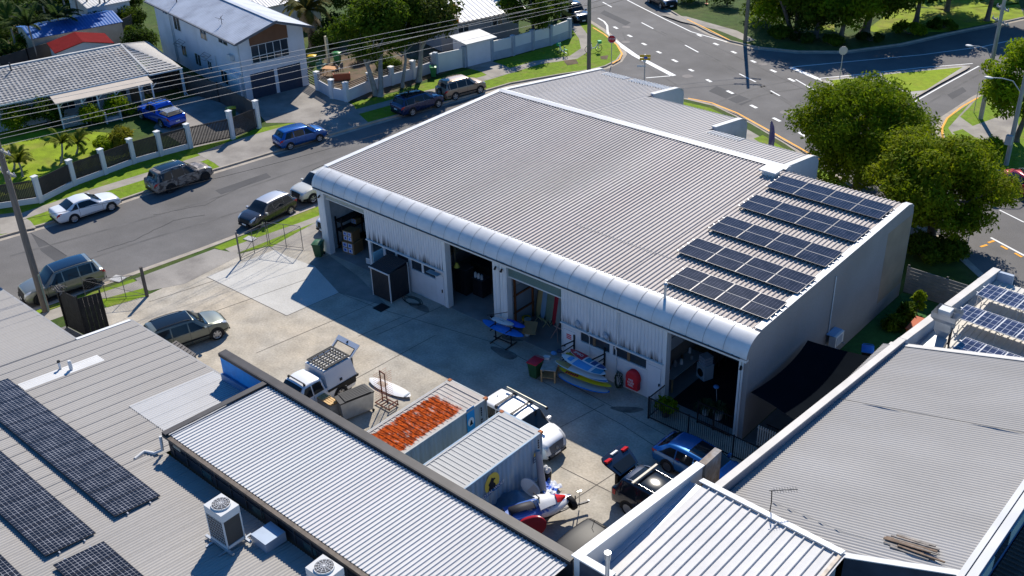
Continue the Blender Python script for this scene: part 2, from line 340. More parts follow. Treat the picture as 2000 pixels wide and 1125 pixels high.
sheet('lawn', [g2([(0, 210), (100, 250), (240, 262), (262, 300), (140, 340), (30, 375), (-120, 420), (-120, 250)]), g2([(1590, 55), (1630, 45), (1630, 62), (1600, 66)]), g2([(1690, 60), (1750, 15), (1870, 18), (1990, 5), (2000, 32), (1950, 42), (1850, 62), (1720, 64)]), g2([(1780, 0), (1900, -5), (1990, -5), (1990, 8), (1840, 20), (1790, 10)])], mat('bright_lawn', (.19, .26, .008), .95, var=.25, vs=.9, col2=(.21, .20, .035), c2s=.35, c2f=(.5, .68), grain=.25, gs=20, bump=.4, bs=36), .007)
sheet('footpath', [g2([(1290, 28), (1340, 32), (1440, 60), (1475, 78), (1460, 82), (1400, 58), (1330, 42)]), g2([(1900, 5), (1995, 25), (2000, 18), (1920, -5)])], PATH, .004)
sheet('bare_soil', [g2([(1100, 118), (1125, 116), (1130, 124), (1108, 128)]), g2([(1172, 110), (1188, 108), (1186, 116), (1174, 116)])], DIRT, .009)

# ---- markings
ZM = ZR+.012
def px_strip(b, px, w): strip(b, g2(px, ZM), w, ZM)
b = MB()
px_strip(b, [(1195, 76), (1240, 108), (1316, 148)], .55)
px_strip(b, [(1262, 152), (1312, 148)], .16)
px_strip(b, [(1168, 35), (1180, 42), (1186, 50), (1187, 65), (1192, 74)], .2)
px_strip(b, [(1225, 0), (1250, 13), (1300, 38), (1350, 62), (1420, 82)], .16)
px_strip(b, [(1544, 131), (1600, 155)], .5); px_strip(b, [(1600, 155), (1630, 171)], .2)
px_strip(b, [(1544, 131), (1640, 122), (1800, 107), (1920, 91), (2000, 73), (2060, 60)], .14)
px_strip(b, [(1600, 153), (1700, 143), (1800, 132), (1900, 124)], .14)
px_strip(b, [(1780, 202), (1840, 168), (1912, 129)], .14)
px_strip(b, [(1554, 155), (1600, 182)], .14)
px_strip(b, [(1960, 362), (2005, 386)], .16); px_strip(b, [(1935, 464), (2010, 504)], .16); px_strip(b, [(1952, 410), (2000, 434)], .12)
for q in ([(1199, 52), (1206, 56)], [(1226, 68), (1234, 72)], [(1254, 84), (1262, 88)], [(1283, 100), (1291, 104)], [(1313, 116), (1323, 121)], [(1346, 135), (1354, 139)], [(1380, 155), (1389, 160)], [(1420, 177), (1432, 183)], [(1466, 205), (1478, 211)],
          [(1362, 67), (1370, 71)], [(1394, 84), (1403, 88)], [(1429, 100), (1438, 104)], [(1467, 118), (1476, 122)], [(1505, 136), (1516, 141)], [(1540, 153), (1552, 159)], [(1510, 230), (1524, 237)], [(1560, 258), (1575, 267)], [(1826, 271), (1836, 276)]): px_strip(b, q, .3)
for q in ([(1253, 44), (1276, 56)], [(1338, 88), (1364, 102)], [(1444, 144), (1476, 160)], [(1177, 4), (1195, 14)], [(1505, 177), (1523, 187)]): px_strip(b, q, .16)
struct('road_marking', b, LINEW)
b = MB()
for q in ([(1158, 54), (1180, 67), (1205, 88), (1215, 105), (1210, 116), (1196, 124)], [(1342, 38), (1380, 56), (1424, 78)], [(1344, 192), (1390, 201), (1440, 221), (1500, 254), (1560, 288), (1600, 312)], [(1910, 191), (1878, 209), (1850, 231), (1840, 250), (1841, 268), (1852, 284)]):
    strip(b, offset_line(g2(q, 0), 0), .16, .020)
for q in ([(1930, 474), (1942, 470)], [(1955, 480), (1968, 487)], [(1982, 494), (1996, 502)], [(1915, 482), (1928, 478)]): px_strip(b, q, .18)
px_strip(b, [(1425, 80), (1460, 90), (1500, 95)], .12); 
struct('yellow_line', b, LINEY)
b = MB(); rr = random.Random(3)
def seam(px, w=.05, wob=1.2):
    pts = []
    for i in range(len(px)-1):
        for k in range(8):
            t = k/8; pts.append((px[i][0]*(1-t)+px[i+1][0]*t+rr.uniform(-wob, wob), px[i][1]*(1-t)+px[i+1][1]*t+rr.uniform(-wob, wob)*.6))
    pts.append(px[-1]); strip(b, g2(pts, ZR), w, ZR+.008)
seam([(190, 492), (260, 470), (340, 430), (400, 420)], .05); seam([(60, 455), (130, 500)], .06); seam([(300, 420), (400, 400), (500, 352)], .04); seam([(1330, 60), (1480, 130), (1620, 200)], .03, .4)
struct('road_seam', b, TAR)
b = MB()
for q in ([(1680, 175), (1600, 168), (1500, 182), (1420, 210), (1360, 250)], [(1690, 160), (1590, 150), (1480, 170), (1390, 205)], [(1560, 215), (1480, 165), (1380, 110), (1260, 50)], [(1580, 225), (1500, 172), (1400, 116), (1280, 56)], [(1320, 165), (1270, 135), (1230, 100), (1215, 60)], [(1790, 215), (1850, 180), (1930, 135)], [(20, 500), (240, 440), (470, 372), (700, 290)], [(60, 545), (280, 470), (480, 410), (640, 350)]):
    l = g2(q, ZR); n_ = 10; pts = []
    for i in range(len(l)-1):
        for k in range(n_): t_ = k/n_; pts.append((l[i][0]*(1-t_)+l[i+1][0]*t_, l[i][1]*(1-t_)+l[i+1][1]*t_))
    for _ in range(6): pts = [pts[0]]+[((pts[i-1][0]+pts[i][0]+pts[i+1][0])/3, (pts[i-1][1]+pts[i][1]+pts[i+1][1])/3) for i in range(1, len(pts)-1)]+[pts[-1]]
    strip(b, pts, .22, ZR+.005)
struct('tyre_track', b, mat('asphalt_worn', (.098, .095, .094), .85, var=.2, vs=.6, col2=(.118, .113, .11), c2s=.5, c2f=(.4, .6), grain=.14, gs=18))
sheet('road_patch', [g2(q, ZR) for q in ([(62, 458), (84, 470), (132, 500), (110, 512), (80, 490)], [(1400, 168), (1470, 196), (1448, 206), (1384, 178)], [(1180, 20), (1232, 44), (1222, 50), (1172, 26)], [(420, 372), (520, 338), (530, 346), (432, 380)], [(1850, 185), (1880, 170), (1888, 178), (1860, 194)])], ASPH2, ZR+.004)
b = MB()
for (px, py, r) in ((1223, 53, .45), (1343, 149, .5), (1222, 82, .45), (1490, 125, .45), (1537, 220, .6)):
    c = G(px, py, ZR); b.poly([(c.x+r*math.cos(i*PI/8), c.y+r*math.sin(i*PI/8), ZR+.010) for i in range(16)])
struct('manhole_cover', b, mat('manhole_concrete', (.2, .185, .175), .9, var=.15))
# ================================================================== MAIN WAREHOUSE
ROOF = mat('roof_sheet_cream', (.50, .45, .41), .7, var=.10, vs=.6, col2=(.43, .38, .34), c2s=.3, grain=.05, gs=3, stretch=(1, .18, 1), spec=.12)
FASC = mat('fascia_white', (.57, .57, .57), .45, var=.07, vs=1.5, col2=(.48, .48, .48), c2s=.9, c2f=(.55, .75))
CLAD = mat('wall_cladding_white', (.60, .60, .61), .55, var=.05, vs=1)
BLOCK = mat('block_wall_grey', (.25, .235, .23), .85, var=.08, vs=.6, col2=(.21, .19, .18), c2s=.3, grain=.06, gs=14)
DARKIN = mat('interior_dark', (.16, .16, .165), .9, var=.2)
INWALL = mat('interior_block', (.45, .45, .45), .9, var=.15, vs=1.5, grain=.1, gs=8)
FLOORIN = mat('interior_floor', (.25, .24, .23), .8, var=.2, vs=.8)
GREENR = mat('roller_green', (.16, .22, .19), .5, var=.08)
CREAMR = mat('roller_cream', (.42, .42, .36), .5, var=.08)
TILEF = mat('timber_blind', (.16, .10, .055), .7, var=.15)
XL, XR = -30.69, .14
W = thing('warehouse', 'large pale warehouse with curved white front fascia and long ribbed roof across the yard', 'warehouse', (-15, 8, 0))
ARC = [(.85-1.15*math.sin(t), 4.72+.98*math.cos(t)) for t in [PI/2*i/12 for i in range(13)]]
def wall_yz(x0, x1, prof, name, m):
    b = MB(); b.sweep(prof, x0, x1); return b.build(name, m, W)
side = [(0, 0), (17.5, 0), (17.5, 5.45), (17.38, 5.78), (17.1, 6.02), (16.6, 6.13), (.85, 5.76)]+ARC[1:]+[(-.3, 4.66), (0, 4.66)]
wall_yz(XR-.24, XR+.02, side, 'side_wall', BLOCK)
b = MB(); b.box(XR+.021, XR+.024, 14.3, 17.45, .9, 5.3); b.build('wall_patch', mat('tan_patch', (.26, .205, .15), .9, var=.12, vs=1), W)
cap = [(17.40, 5.80), (17.12, 6.04), (16.6, 6.16), (.85, 5.79), (.85, 5.765), (16.6, 6.135), (17.09, 6.025), (17.38, 5.78)]
b = MB(); b.sweep(cap, XR-.34, XR+.03); b.build('edge_capping', FASC, W)
b = MB(); b.grid([[(x, y-.012, z+.012) for (y, z) in ARC] for x in (XR-.34, XR+.03)], smooth=True, flip=True); b.build('edge_capping', FASC, W)
sideL = [(0, 0), (29.6, 0), (29.6, 4.3), (29.2, 4.52), (17.2, 6.1), (.85, 5.74)]+ARC[1:]+[(-.3, 4.66), (0, 4.66)]
wall_yz(XL-.02, XL+.22, sideL, 'side_wall', WHITE)
b = MB(); b.sweep([(.85, 5.76), (17.2, 6.13), (29.2, 4.55), (29.2, 4.52), (17.2, 6.1), (.85, 5.73)], XL-.05, XL+.32); b.build('edge_capping', FASC, W)
# roof
b = MB()
ribs(b, XL+.24, -7.75, [(.82, 5.66), (17.2, 6.03)], .25, .095, .066)
ribs(b, -7.75, XR-.26, [(.82, 5.66), (16.5, 6.02), (16.95, 5.94), (17.25, 5.74), (17.4, 5.45)], .25, .095, .066)
b.build('roof', ROOF, W)
b = MB(); zb = lambda y: 6.03-.131*(y-17.25)
steps = [(XL+.24, -22.98, 29.3), (-22.98, -15.2, 25.4), (-15.2, -7.75, 21.3)]
for x0, x1, y1 in steps:
    ribs(b, x0, x1, [(17.25, 6.03), (y1-.7, zb(y1-.7)), (y1-.25, zb(y1-.25)-.06), (y1+.05, zb(y1)-.22), (y1+.2, zb(y1)-.55)], .25, .08, .034)
b.build('back_roof', mat('roof_sheet_grey', (.42, .395, .375), .7, spec=.12, var=.08, vs=.5, col2=(.35, .335, .325), c2s=.25, stretch=(1, .25, 1)), W)
b = MB(); b.add([(x, y, z) for x in (XL+.1, -7.5) for y, z in ((16.9, 6.11), (17.22, 6.19), (17.55, 6.10))], [(0, 1, 4, 3), (1, 2, 5, 4)]); b.build('ridge_cap', FASC, W)
for k, (x0, x1, y1) in enumerate(steps):
    ys = [25.4, 21.3, 17.3][k]; pr = [(ys, 0), (y1+.22, 0), (y1+.22, zb(y1)-.5), (y1+.1, zb(y1)-.2), (y1-.25, zb(y1)+.02), (y1-.7, zb(y1-.7)+.1), (ys, zb(ys)+.1)]
    b = MB(); b.sweep(pr, x1-.12, x1+.1); b.build('end_wall', mat('end_wall_paint', (.50, .52, .54), .6, var=.06), W)
    b = MB(); b.box(x0, x1-.12, y1+.02, y1+.2, 0, zb(y1)-.35); b.build('back_wall', WHITE, W)
    b = MB(); b.sweep([(y1+.15, zb(y1)-.17), (y1-.25, zb(y1)+.06), (y1-.7, zb(y1-.7)+.14), (ys+.02, zb(ys)+.14), (ys+.02, zb(ys)+.105), (y1-.7, zb(y1-.7)+.105), (y1-.25, zb(y1)+.03), (y1+.12, zb(y1)-.19)], x1-.2, x1+.16); b.build('edge_capping', FASC, W)
for (a, c_) in ((-29.5, -27.2), (-26.9, -23.3)):
    b = MB(); ribs(b, a, c_, [(27.6, zb(27.6)+.012), (28.55, zb(28.55)+.012)], .25, .095, .066); b.build('skylight_sheet', WHITE, W)
b = MB(); ribs(b, -15.0, -12.5, [(19.9, zb(19.9)+.012), (20.7, zb(20.7)+.012)], .25, .095, .066); b.build('skylight_sheet', WHITE, W)
b = MB(); b.box(-10.9, -9.9, 21.53, 21.56, 1.2, 3.2); b.build('window', GLASS2, W)
b = MB(); b.box(-20.3, -18.8, 25.63, 25.66, 1.2, 3.0); b.build('window', GLASS2, W)
b = MB(); b.cyl((-15.07, 23.7, 4.2), (-14.85, 23.9, 4.12), .09, .12, 8); b.build('security_camera', BLACK, W)
b = MB(); b.beam((-15.08, 23.6, 3.2), (-15.08, 25.5, 3.1), .05, .05); b.build('conduit', WHITE, W)
b = MB(); b.box(-7.62, -7.56, 18.2, 18.26, 0, 5.5); b.cyl((-7.6, 20.6, 4.0), (-7.4, 20.75, 3.95), .09, .12, 8); b.build('conduit', WHITE, W)
# back wall of last bay
b = MB(); b.box(-7.6, XR-.24, 17.2, 17.42, 0, 5.5); b.build('back_wall', BLOCK, W)
# fascia
b = MB(); b.grid([[(x, y, z) for (y, z) in ARC] for x in (XL+.24, XR-.26)], smooth=True, flip=True); rr = random.Random(5)
x = XL+.9; k = 0
while x < XR-.5:
    ww = .028 if k % 2 else .02
    b.grid([[(xx, y-.009, z+.009) for (y, z) in ARC[1:]] for xx in (x, x+ww)], 1, smooth=True, flip=True); x += 1.02+rr.uniform(-.12, .12); k += 1
b.build('fascia', [FASC, mat('joint_grime', (.27, .26, .25), .8, var=.3, vs=3)], W)
b = MB(); b.box(XL, XR, -.29, -.05, 4.52, 4.66); b.build('gutter', OFFWHITE, W)
b = MB(); b.tube([(XL+.1, -.34, 4.70), (XR-.3, -.34, 4.70)], .035, 6)
for i in range(24): b.cbox((XL+.7+i*1.28, -.35, 4.72), (.05, .05, .07))
b.build('conduit', DKGREY, W)
# rear of wall plates, beams over openings
b = MB(); b.box(XL+.24, XR-.24, -.03, .12, 4.34, 4.52); b.build('lintel', WHITE, W)
# pillars
for x0, x1 in ((XL+.24, -30.02), (-15.72, -15.24), (-15.2, -14.7), (-.33, XR-.24)):
    b = MB(); b.box(x0, x1, -.04, .36, 0, 4.34); 
    if x1-x0 < .6: b.box(x0+.12, x0+.2, -.055, -.04, 0, 4.34); b.box(x1-.16, x1-.08, -.055, -.04, 0, 4.34)
    b.build('pillar', WHITE, W)
for x in (-15.45, -15.0, -.2, -30.35):
    b = MB(); b.cyl((x, -.06, 4.12), (x+.08, -.24, 4.06), .05, .07, 8); b.build('flood_lamp', BLACK, W)
# cladding panels between the openings (upper ribbed sheet, ledge, lower wall)
CLADD = mat('cladding_stained', (.60, .60, .61), .55, var=.05)
def stained(m):
    n = m.node_tree; bs_ = n.nodes['Principled BSDF']; old = bs_.inputs['Base Color'].links[0].from_socket
    tc = n.nodes.new('ShaderNodeTexCoord'); mp = n.nodes.new('ShaderNodeMapping'); mp.inputs['Scale'].default_value = (5.5, 1, .28); n.links.new(tc.outputs['Object'], mp.inputs[0])
    no = n.nodes.new('ShaderNodeTexNoise'); no.inputs['Scale'].default_value = 1.3; no.inputs['Detail'].default_value = 5; n.links.new(mp.outputs[0], no.inputs[0])
    sp = n.nodes.new('ShaderNodeSeparateXYZ'); n.links.new(tc.outputs['Object'], sp.inputs[0])
    h = n.nodes.new('ShaderNodeMapRange'); h.inputs[1].default_value = 2.45; h.inputs[2].default_value = 3.35; h.inputs[3].default_value = .32; h.inputs[4].default_value = -.12; n.links.new(sp.outputs[2], h.inputs[0])
    ad = n.nodes.new('ShaderNodeMath'); ad.operation = 'ADD'; n.links.new(no.outputs[0], ad.inputs[0]); n.links.new(h.outputs[0], ad.inputs[1])
    mr = n.nodes.new('ShaderNodeMapRange'); mr.inputs[1].default_value = .62; mr.inputs[2].default_value = .95; n.links.new(ad.outputs[0], mr.inputs[0])
    mx = n.nodes.new('ShaderNodeMix'); mx.data_type = 'RGBA'; n.links.new(mr.outputs[0], mx.inputs[0]); n.links.new(old, mx.inputs[6]); mx.inputs[7].default_value = (.025, .022, .022, 1); n.links.new(mx.outputs[2], bs_.inputs['Base Color'])
stained(CLADD)
LOWW = mat('lower_wall_white', (.58, .585, .60), .6, var=.06, vs=1.2, col2=(.48, .47, .46), c2s=.8, c2f=(.58, .75))
def cladding(x0, x1):
    b = MB(); P = []
    u = x0
    prof = []
    while u < x1: prof += [(u, 0), (u+.13, 0), (u+.15, -.035), (u+.19, -.035)]; u += .21
    prof.append((x1, 0)); b.grid([[(u_, -.03+d_, z) for u_, d_ in prof if u_ <= x1] for z in (2.42, 4.34)], smooth=False)
    b.box(x0, x1, -.02, .05, 2.42, 4.34); b.build('upper_cladding', CLADD, W)
    b = MB(); b.box(x0-.05, x1+.05, -.16, .1, 2.36, 2.42); b.build('ledge', WHITE, W)
    b = MB()
    b.box(x0-.3, x0-.14, -.03, .14, 0, 4.34) if False else None
cladding(-26.15, -19.62); cladding(-10.84, -4.45)
def lower(x0, x1, wins, zt=2.36, zb_=1.68):
    b = MB(); xs = x0
    segs = []
    for a, c_ in wins:
        segs.append((xs, a, 0, zt)); segs.append((a, c_, 0, zb_)); segs.append((a, c_, zt-.14, zt)); xs = c_
    segs.append((xs, x1, 0, zt))
    for a, c_, z0, z1 in segs: b.box(a, c_, -.015, .12, z0, z1)
    b.build('lower_wall', LOWW, W)
    for a, c_ in wins:
        f = MB(); f.box(a-.04, c_+.04, -.05, -.016, zb_-.06, zb_); fr = f.build('window', WHITE, W)
        f = MB(); f.box(a, c_, .03, .05, zb_, zt-.14); f.build('pane', GLASS2, fr)
        f = MB()
        for i in range(5): f.box(a+.02, c_-.02, .06, .075, zb_+.04+i*.1, zb_+.11+i*.1)
        f.build('blind', TILEF, fr)
        f = MB(); f.box((a+c_)/2-.15, (a+c_)/2+.02, .0, .028, zb_, zt-.14); f.build('frame', TILEF if x0 > -15 else WHITE, fr)
lower(-24.9, -19.62, [(-24.6, -22.6), (-22.35, -20.35)], zb_=1.62)
lower(-10.84, -4.45, [(-9.6, -7.72), (-7.5, -5.45)])
b = MB(); b.box(-26.1, -25.88, -.06, .1, 0, 2.36); b.build('post', WHITE, W)
b = MB(); b.box(-10.72, -9.98, -.045, -.016, .05, 2.02); d1 = b.build('door', mat('door_white', (.62, .62, .64), .45, var=.05), W)
b = MB(); b.cbox((-10.62, -.07, 1.0), (.05, .06, .12)); b.build('handle', BLACK, d1)
b = MB(); b.box(-5.3, -4.55, -.045, -.016, .05, 2.05); d1 = b.build('door', MATS['door_white'], W)
b = MB(); b.cbox((-4.6, -.07, 1.1), (.06, .06, .14)); b.build('handle', BLACK, d1)
b = MB(); b.box(-20.25, -19.68, -.045, -.016, .05, 2.0); d1 = b.build('door', MATS['door_white'], W)
b = MB(); b.cbox((-19.8, -.07, 1.0), (.04, .06, .2)); b.build('handle', BLACK, d1)
b = MB(); b.box(-20.6, -19.7, -.5, -.16, 2.2, 2.24); b.build('awning', mat('awning_bluegrey', (.16, .25, .30), .5), W)
b = MB(); b.box(-19.62, -19.36, -.06, .36, 0, 4.34); b.build('pillar', WHITE, W)
for q in ((-10.86, -10.80, 0), (-4.47, -4.28, 0), (-26.2, -26.12, 2.42)): b = MB(); b.box(q[0], q[1], -.05, .34, q[2], 4.34); b.build('door_frame', WHITE, W)
text('door_sign', 'SURF\nBAY 3', .17, mat('sign_red', (.6, .05, .06), .5, var=0), W, (-10.3, -.052, 1.62), (1, 0, 0), (0, 0, 1)) if False else None
b = MB()
for i in range(3): b.box(-10.52, -10.2, -.052, -.046, 1.5+i*.11, 1.57+i*.11)
b.build('door_sign', mat('sign_red', (.6, .06, .07), .5, var=.1), W)
b = MB(); b.tube([(-7.3, -.36, 4.62), (-7.18, -.2, 4.55), (-7.15, -.1, 4.4), (-7.15, -.1, 2.6), (-7.15, -.12, 2.5), (-7.25, -.2, 2.3), (-7.25, -.08, 2.1), (-7.25, -.07, .3)], .035, 6); b.tube([(-9.0, -.06, 4.3), (-9.0, -.06, 2.5), (-9.0, -.2, 2.4), (-8.98, -.07, 2.2), (-8.98, -.06, .9)], .022, 6); b.build('downpipe', WHITE, W)
b = MB(); b.tube([(-11, -.12, 4.42), (-7.2, -.12, 4.42)], .02, 5); b.tube([(-26, -.12, 4.42), (-19.7, -.12, 4.42)], .02, 5); b.build('conduit', DKGREY, W)
for x in (-9.75, -7.95):
    b = MB(); b.cyl((x, -.06, 2.72), (x, -.13, 2.72), .17, .17, 12); b.ball((x+.1, -.16, 2.7), (.15, .1, .15), 10, 6); b.build('siren_lamp', mat('lamp_grey', (.35, .38, .42), .4), W)
# roller doors, mostly rolled up
def roller(x0, x1, z0, m):
    b = MB(); n = int((4.34-z0)/.075)
    for i in range(n): z = z0+i*.075; b.sweep([(.16, z), (.125, z+.02), (.125, z+.055), (.16, z+.075)], x0, x1, closed=False)
    b.box(x0, x1, .165, .2, z0, 4.34); d_ = b.build('roller_door', m, W)
    b = MB(); b.box(x0, x1, .11, .21, z0-.06, z0); b.build('bottom_bar', OFFWHITE, d_)
roller(-30.0, -26.2, 3.98, CREAMR); roller(-14.7, -10.86, 3.72, GREENR)
# bay dividing walls, back lining, floors
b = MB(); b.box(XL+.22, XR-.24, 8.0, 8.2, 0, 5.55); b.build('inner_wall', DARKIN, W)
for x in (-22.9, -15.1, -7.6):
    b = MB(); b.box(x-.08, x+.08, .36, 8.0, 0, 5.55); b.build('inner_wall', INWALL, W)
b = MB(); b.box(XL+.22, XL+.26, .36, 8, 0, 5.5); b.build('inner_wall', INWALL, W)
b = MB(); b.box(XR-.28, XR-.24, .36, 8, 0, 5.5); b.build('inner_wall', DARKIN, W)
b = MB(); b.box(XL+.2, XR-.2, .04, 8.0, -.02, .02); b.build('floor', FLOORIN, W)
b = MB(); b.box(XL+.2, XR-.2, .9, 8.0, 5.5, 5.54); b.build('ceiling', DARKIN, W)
b = MB(); b.box(-22.8, -21.5, 1.5, 6.5, 1.75, 1.9); b.box(-22.8, -20.9, 2.2, 6.5, 2.7, 2.85); b.box(-21.58, -21.5, 1.5, 1.6, 0, 1.75); b.box(-20.98, -20.9, 2.2, 2.3, 0, 2.7); b.build('mezzanine', mat('mezz_timber', (.32, .26, .18), .7, var=.2), W)
b = MB(); b.box(-5.42, -5.36, .4, 4.6, 1.75, 4.3); b.build('inner_panel', mat('panel_white', (.62, .62, .62), .6, var=.05), W)
b = MB(); b.box(-5.42, -5.38, .4, 4.6, .02, 1.74); b.build('inner_wall', mat('wall_tan', (.26, .21, .17), .8, var=.15), W)
b = MB()
for z in (2.5, 3.3): b.box(-5.355, -5.345, .4, 4.6, z, z+.03)
for y in (1.8, 3.2): b.box(-5.355, -5.345, y, y+.03, 1.75, 4.3)
b.build('panel_joint', DKGREY, W)
# roof box vent, small flue, sheet lap line
b = MB(); b.box(-8.35, -7.55, 15.6, 16.3, 5.95, 6.3); v = b.build('roof_vent', OFFWHITE, W)
b = MB(); b.box(-8.5, -7.4, 15.45, 16.45, 6.3, 6.38); b.build('vent_hood', WHITE, v)
b = MB(); b.cyl((-4.95, .62, 5.5), (-4.95, .62, 6.45), .07, .07, 8); b.cyl((-4.95, .62, 6.45), (-4.95, .62, 6.55), .11, .03, 8); b.build('roof_flue', GALV, W)
b = MB(); 
for i in range(28): b.cbox((-13.1+i*.25, 4.05-.03*i*.1, 5.79), (.1, .06, .03), .3)
b.build('roof_fixing', mat('fixing_grey', (.22, .22, .23), .6), W)
# air conditioner on the side wall with its conduit, downpipe on side
t = thing('air_conditioner', 'white split air conditioner with blue grey cover on the grey side wall bracket', 'air conditioner', (.18, 8.5, 1.4))
b = MB(); b.box(.35, .72, 8.05, 8.95, 1.35, 2.0); b.build('casing', WHITE, t)
b = MB(); b.box(.725, .74, 8.15, 8.75, 1.42, 1.9); b.build('grille', mat('ac_grille', (.32, .36, .42), .5), t)
b = MB(); b.box(.2, .62, 7.95, 8.9, 2.02, 2.06); b.build('cover', mat('ac_cover', (.25, .36, .5), .4), t)
b = MB(); b.box(.17, .85, 8.1, 8.14, 1.28, 1.33); b.box(.17, .85, 8.85, 8.89, 1.28, 1.33); b.build('bracket', GALV, t)
b = MB(); b.tube([(.2, 8.2, 2.06), (.2, 8.2, 5.35)], .035, 6); b.tube([(.2, 8.0, 1.4), (.2, 8.0, 0)], .02, 5); b.build('pipe_cover', OFFWHITE, t)
# ---- solar arrays on this roof
CELLB = bpy.data.materials.new('solar_black')
def cellmat(m, base, line, sx, sy, lw, ox=0, oy=0, var=.35):
    m.use_nodes = True; n = m.node_tree; b_ = n.nodes['Principled BSDF']
    tc = n.nodes.new('ShaderNodeTexCoord'); sp = n.nodes.new('ShaderNodeSeparateXYZ'); n.links.new(tc.outputs['UV'], sp.inputs[0])
    outs = []
    for ax, s_ in ((0, sx), (1, sy)):
        mu = n.nodes.new('ShaderNodeMath'); mu.operation = 'MULTIPLY'; mu.inputs[1].default_value = 1/s_; n.links.new(sp.outputs[ax], mu.inputs[0])
        fr = n.nodes.new('ShaderNodeMath'); fr.operation = 'FRACT'; n.links.new(mu.outputs[0], fr.inputs[0])
        lt = n.nodes.new('ShaderNodeMath'); lt.operation = 'LESS_THAN'; lt.inputs[1].default_value = lw/s_; n.links.new(fr.outputs[0], lt.inputs[0]); outs.append(lt.outputs[0])
    mx_ = n.nodes.new('ShaderNodeMath'); mx_.operation = 'MAXIMUM'; n.links.new(outs[0], mx_.inputs[0]); n.links.new(outs[1], mx_.inputs[1])
    mx = n.nodes.new('ShaderNodeMix'); mx.data_type = 'RGBA'; n.links.new(mx_.outputs[0], mx.inputs[0]); mx.inputs[6].default_value = (*base, 1); mx.inputs[7].default_value = (*line, 1)
    no = n.nodes.new('ShaderNodeTexNoise'); no.inputs['Scale'].default_value = 1.7; n.links.new(tc.outputs['Object'], no.inputs[0])
    mr = n.nodes.new('ShaderNodeMapRange'); mr.inputs[1].default_value = .35; mr.inputs[2].default_value = .65; mr.inputs[3].default_value = 1-var; mr.inputs[4].default_value = 1+var; n.links.new(no.outputs[0], mr.inputs[0])
    vm = n.nodes.new('ShaderNodeVectorMath'); vm.operation = 'SCALE'; n.links.new(mx.outputs[2], vm.inputs[0]); n.links.new(mr.outputs[0], vm.inputs[3])
    n.links.new(vm.outputs[0], b_.inputs['Base Color']); b_.inputs['Roughness'].default_value = .08; b_.inputs['Specular IOR Level'].default_value = .3
cellmat(CELLB, (.018, .018, .024), (.12, .12, .15), .166, 5, .012)
CELLW = bpy.data.materials.new('solar_grid'); cellmat(CELLW, (.012, .012, .016), (.33, .33, .34), .166, .166, .012)
CELLU = bpy.data.materials.new('solar_blue'); cellmat(CELLU, (.03, .032, .06), (.45, .46, .5), .28, .5, .022)
ALU = mat('panel_frame', (.55, .55, .56), .35, .6, var=.05)
def solar(label, o, ex, ey, nx, ny, pw, ph, m, name='solar_array', rail=True, fram=.02, group=None, lift=.0, fm=None):
    """array of nx by ny panels; o = corner, ex/ey = unit vectors of the tilted plane"""
    o = Vector(o); ex = Vector(ex).normalized(); ey = Vector(ey).normalized(); nz = ex.cross(ey)
    c = o+ex*nx*pw/2+ey*ny*ph/2
    t = thing(name, label, 'solar array', tuple(c), 0, group)
    for i in range(nx):
        for j in range(ny):
            a = o+ex*(i*pw+.003)+ey*(j*ph+.003); x = ex*(pw-.006); y = ey*(ph-.006)
            b = MB(); b.add([a, a+x, a+x+y, a+y, a-nz*.035, a+x-nz*.035, a+x+y-nz*.035, a+y-nz*.035], [(0, 1, 2, 3), (0, 4, 5, 1), (1, 5, 6, 2), (2, 6, 7, 3), (3, 7, 4, 0), (7, 6, 5, 4)])
            p = b.build('solar_panel', fm or ALU, t)
            f = fram; q = a+ex*f+ey*f+nz*.003; x = ex*(pw-.016-2*f); y = ey*(ph-.016-2*f)
            b = MB(); b.add([q, q+x, q+x+y, q+y], [(0, 1, 2, 3)]); g = b.build('cells', m, p)
            uv = g.data.uv_layers.new(); ux, uy = pw-.016-2*f, ph-.016-2*f
            for li, (s_, t_) in enumerate(((0, 0), (ux, 0), (ux, uy), (0, uy))): uv.data[li].uv = (s_+.012, t_+.012)
    if ny == 2: b = MB(); q = o+ey*(ph-.016)+nz*.012; b.add([q, q+ex*nx*pw, q+ex*nx*pw+ey*.032, q+ey*.032], [(0, 1, 2, 3)]); b.build('joint_strip', mat('strip_grey', (.33, .33, .34), .6), t)
    if rail:
        for k in range(2*ny):
            v = (k+.5)*ph/2
            b = MB(); b.beam(o+ey*v-ex*.12-nz*.07, o+ey*v+ex*(nx*pw+.12)-nz*.07, .05, .05); b.build('rail', ALU, t)
    return t
arr = [('lowest black solar array on the pale warehouse roof, nearest the front fascia', -5.62, 1.62, 5.62), ('black solar array second up from the front fascia on the warehouse roof', -6.88, 4.5, 6.86), ('middle of the five black solar arrays on the warehouse roof', -6.96, 7.58, 6.8), ('black solar array just below the topmost one on the warehouse roof', -7.05, 10.8, 6.85), ('topmost black solar array beside the box vent and the curved back roof edge', -7.14, 13.9, 6.85)]
for lab, x0, y0, wd in arr:
    nx = 4 if wd > 6 else 4
    zz = 5.66+.0226*(y0-.82)+.24
    solar(lab, (x0, y0, zz), (1, 0, 0), (0, 1, .02), nx, 2, wd/nx, .95, CELLB, fm=mat('frame_dark', (.05, .05, .055), .35, .4), group='black solar arrays on the warehouse roof')
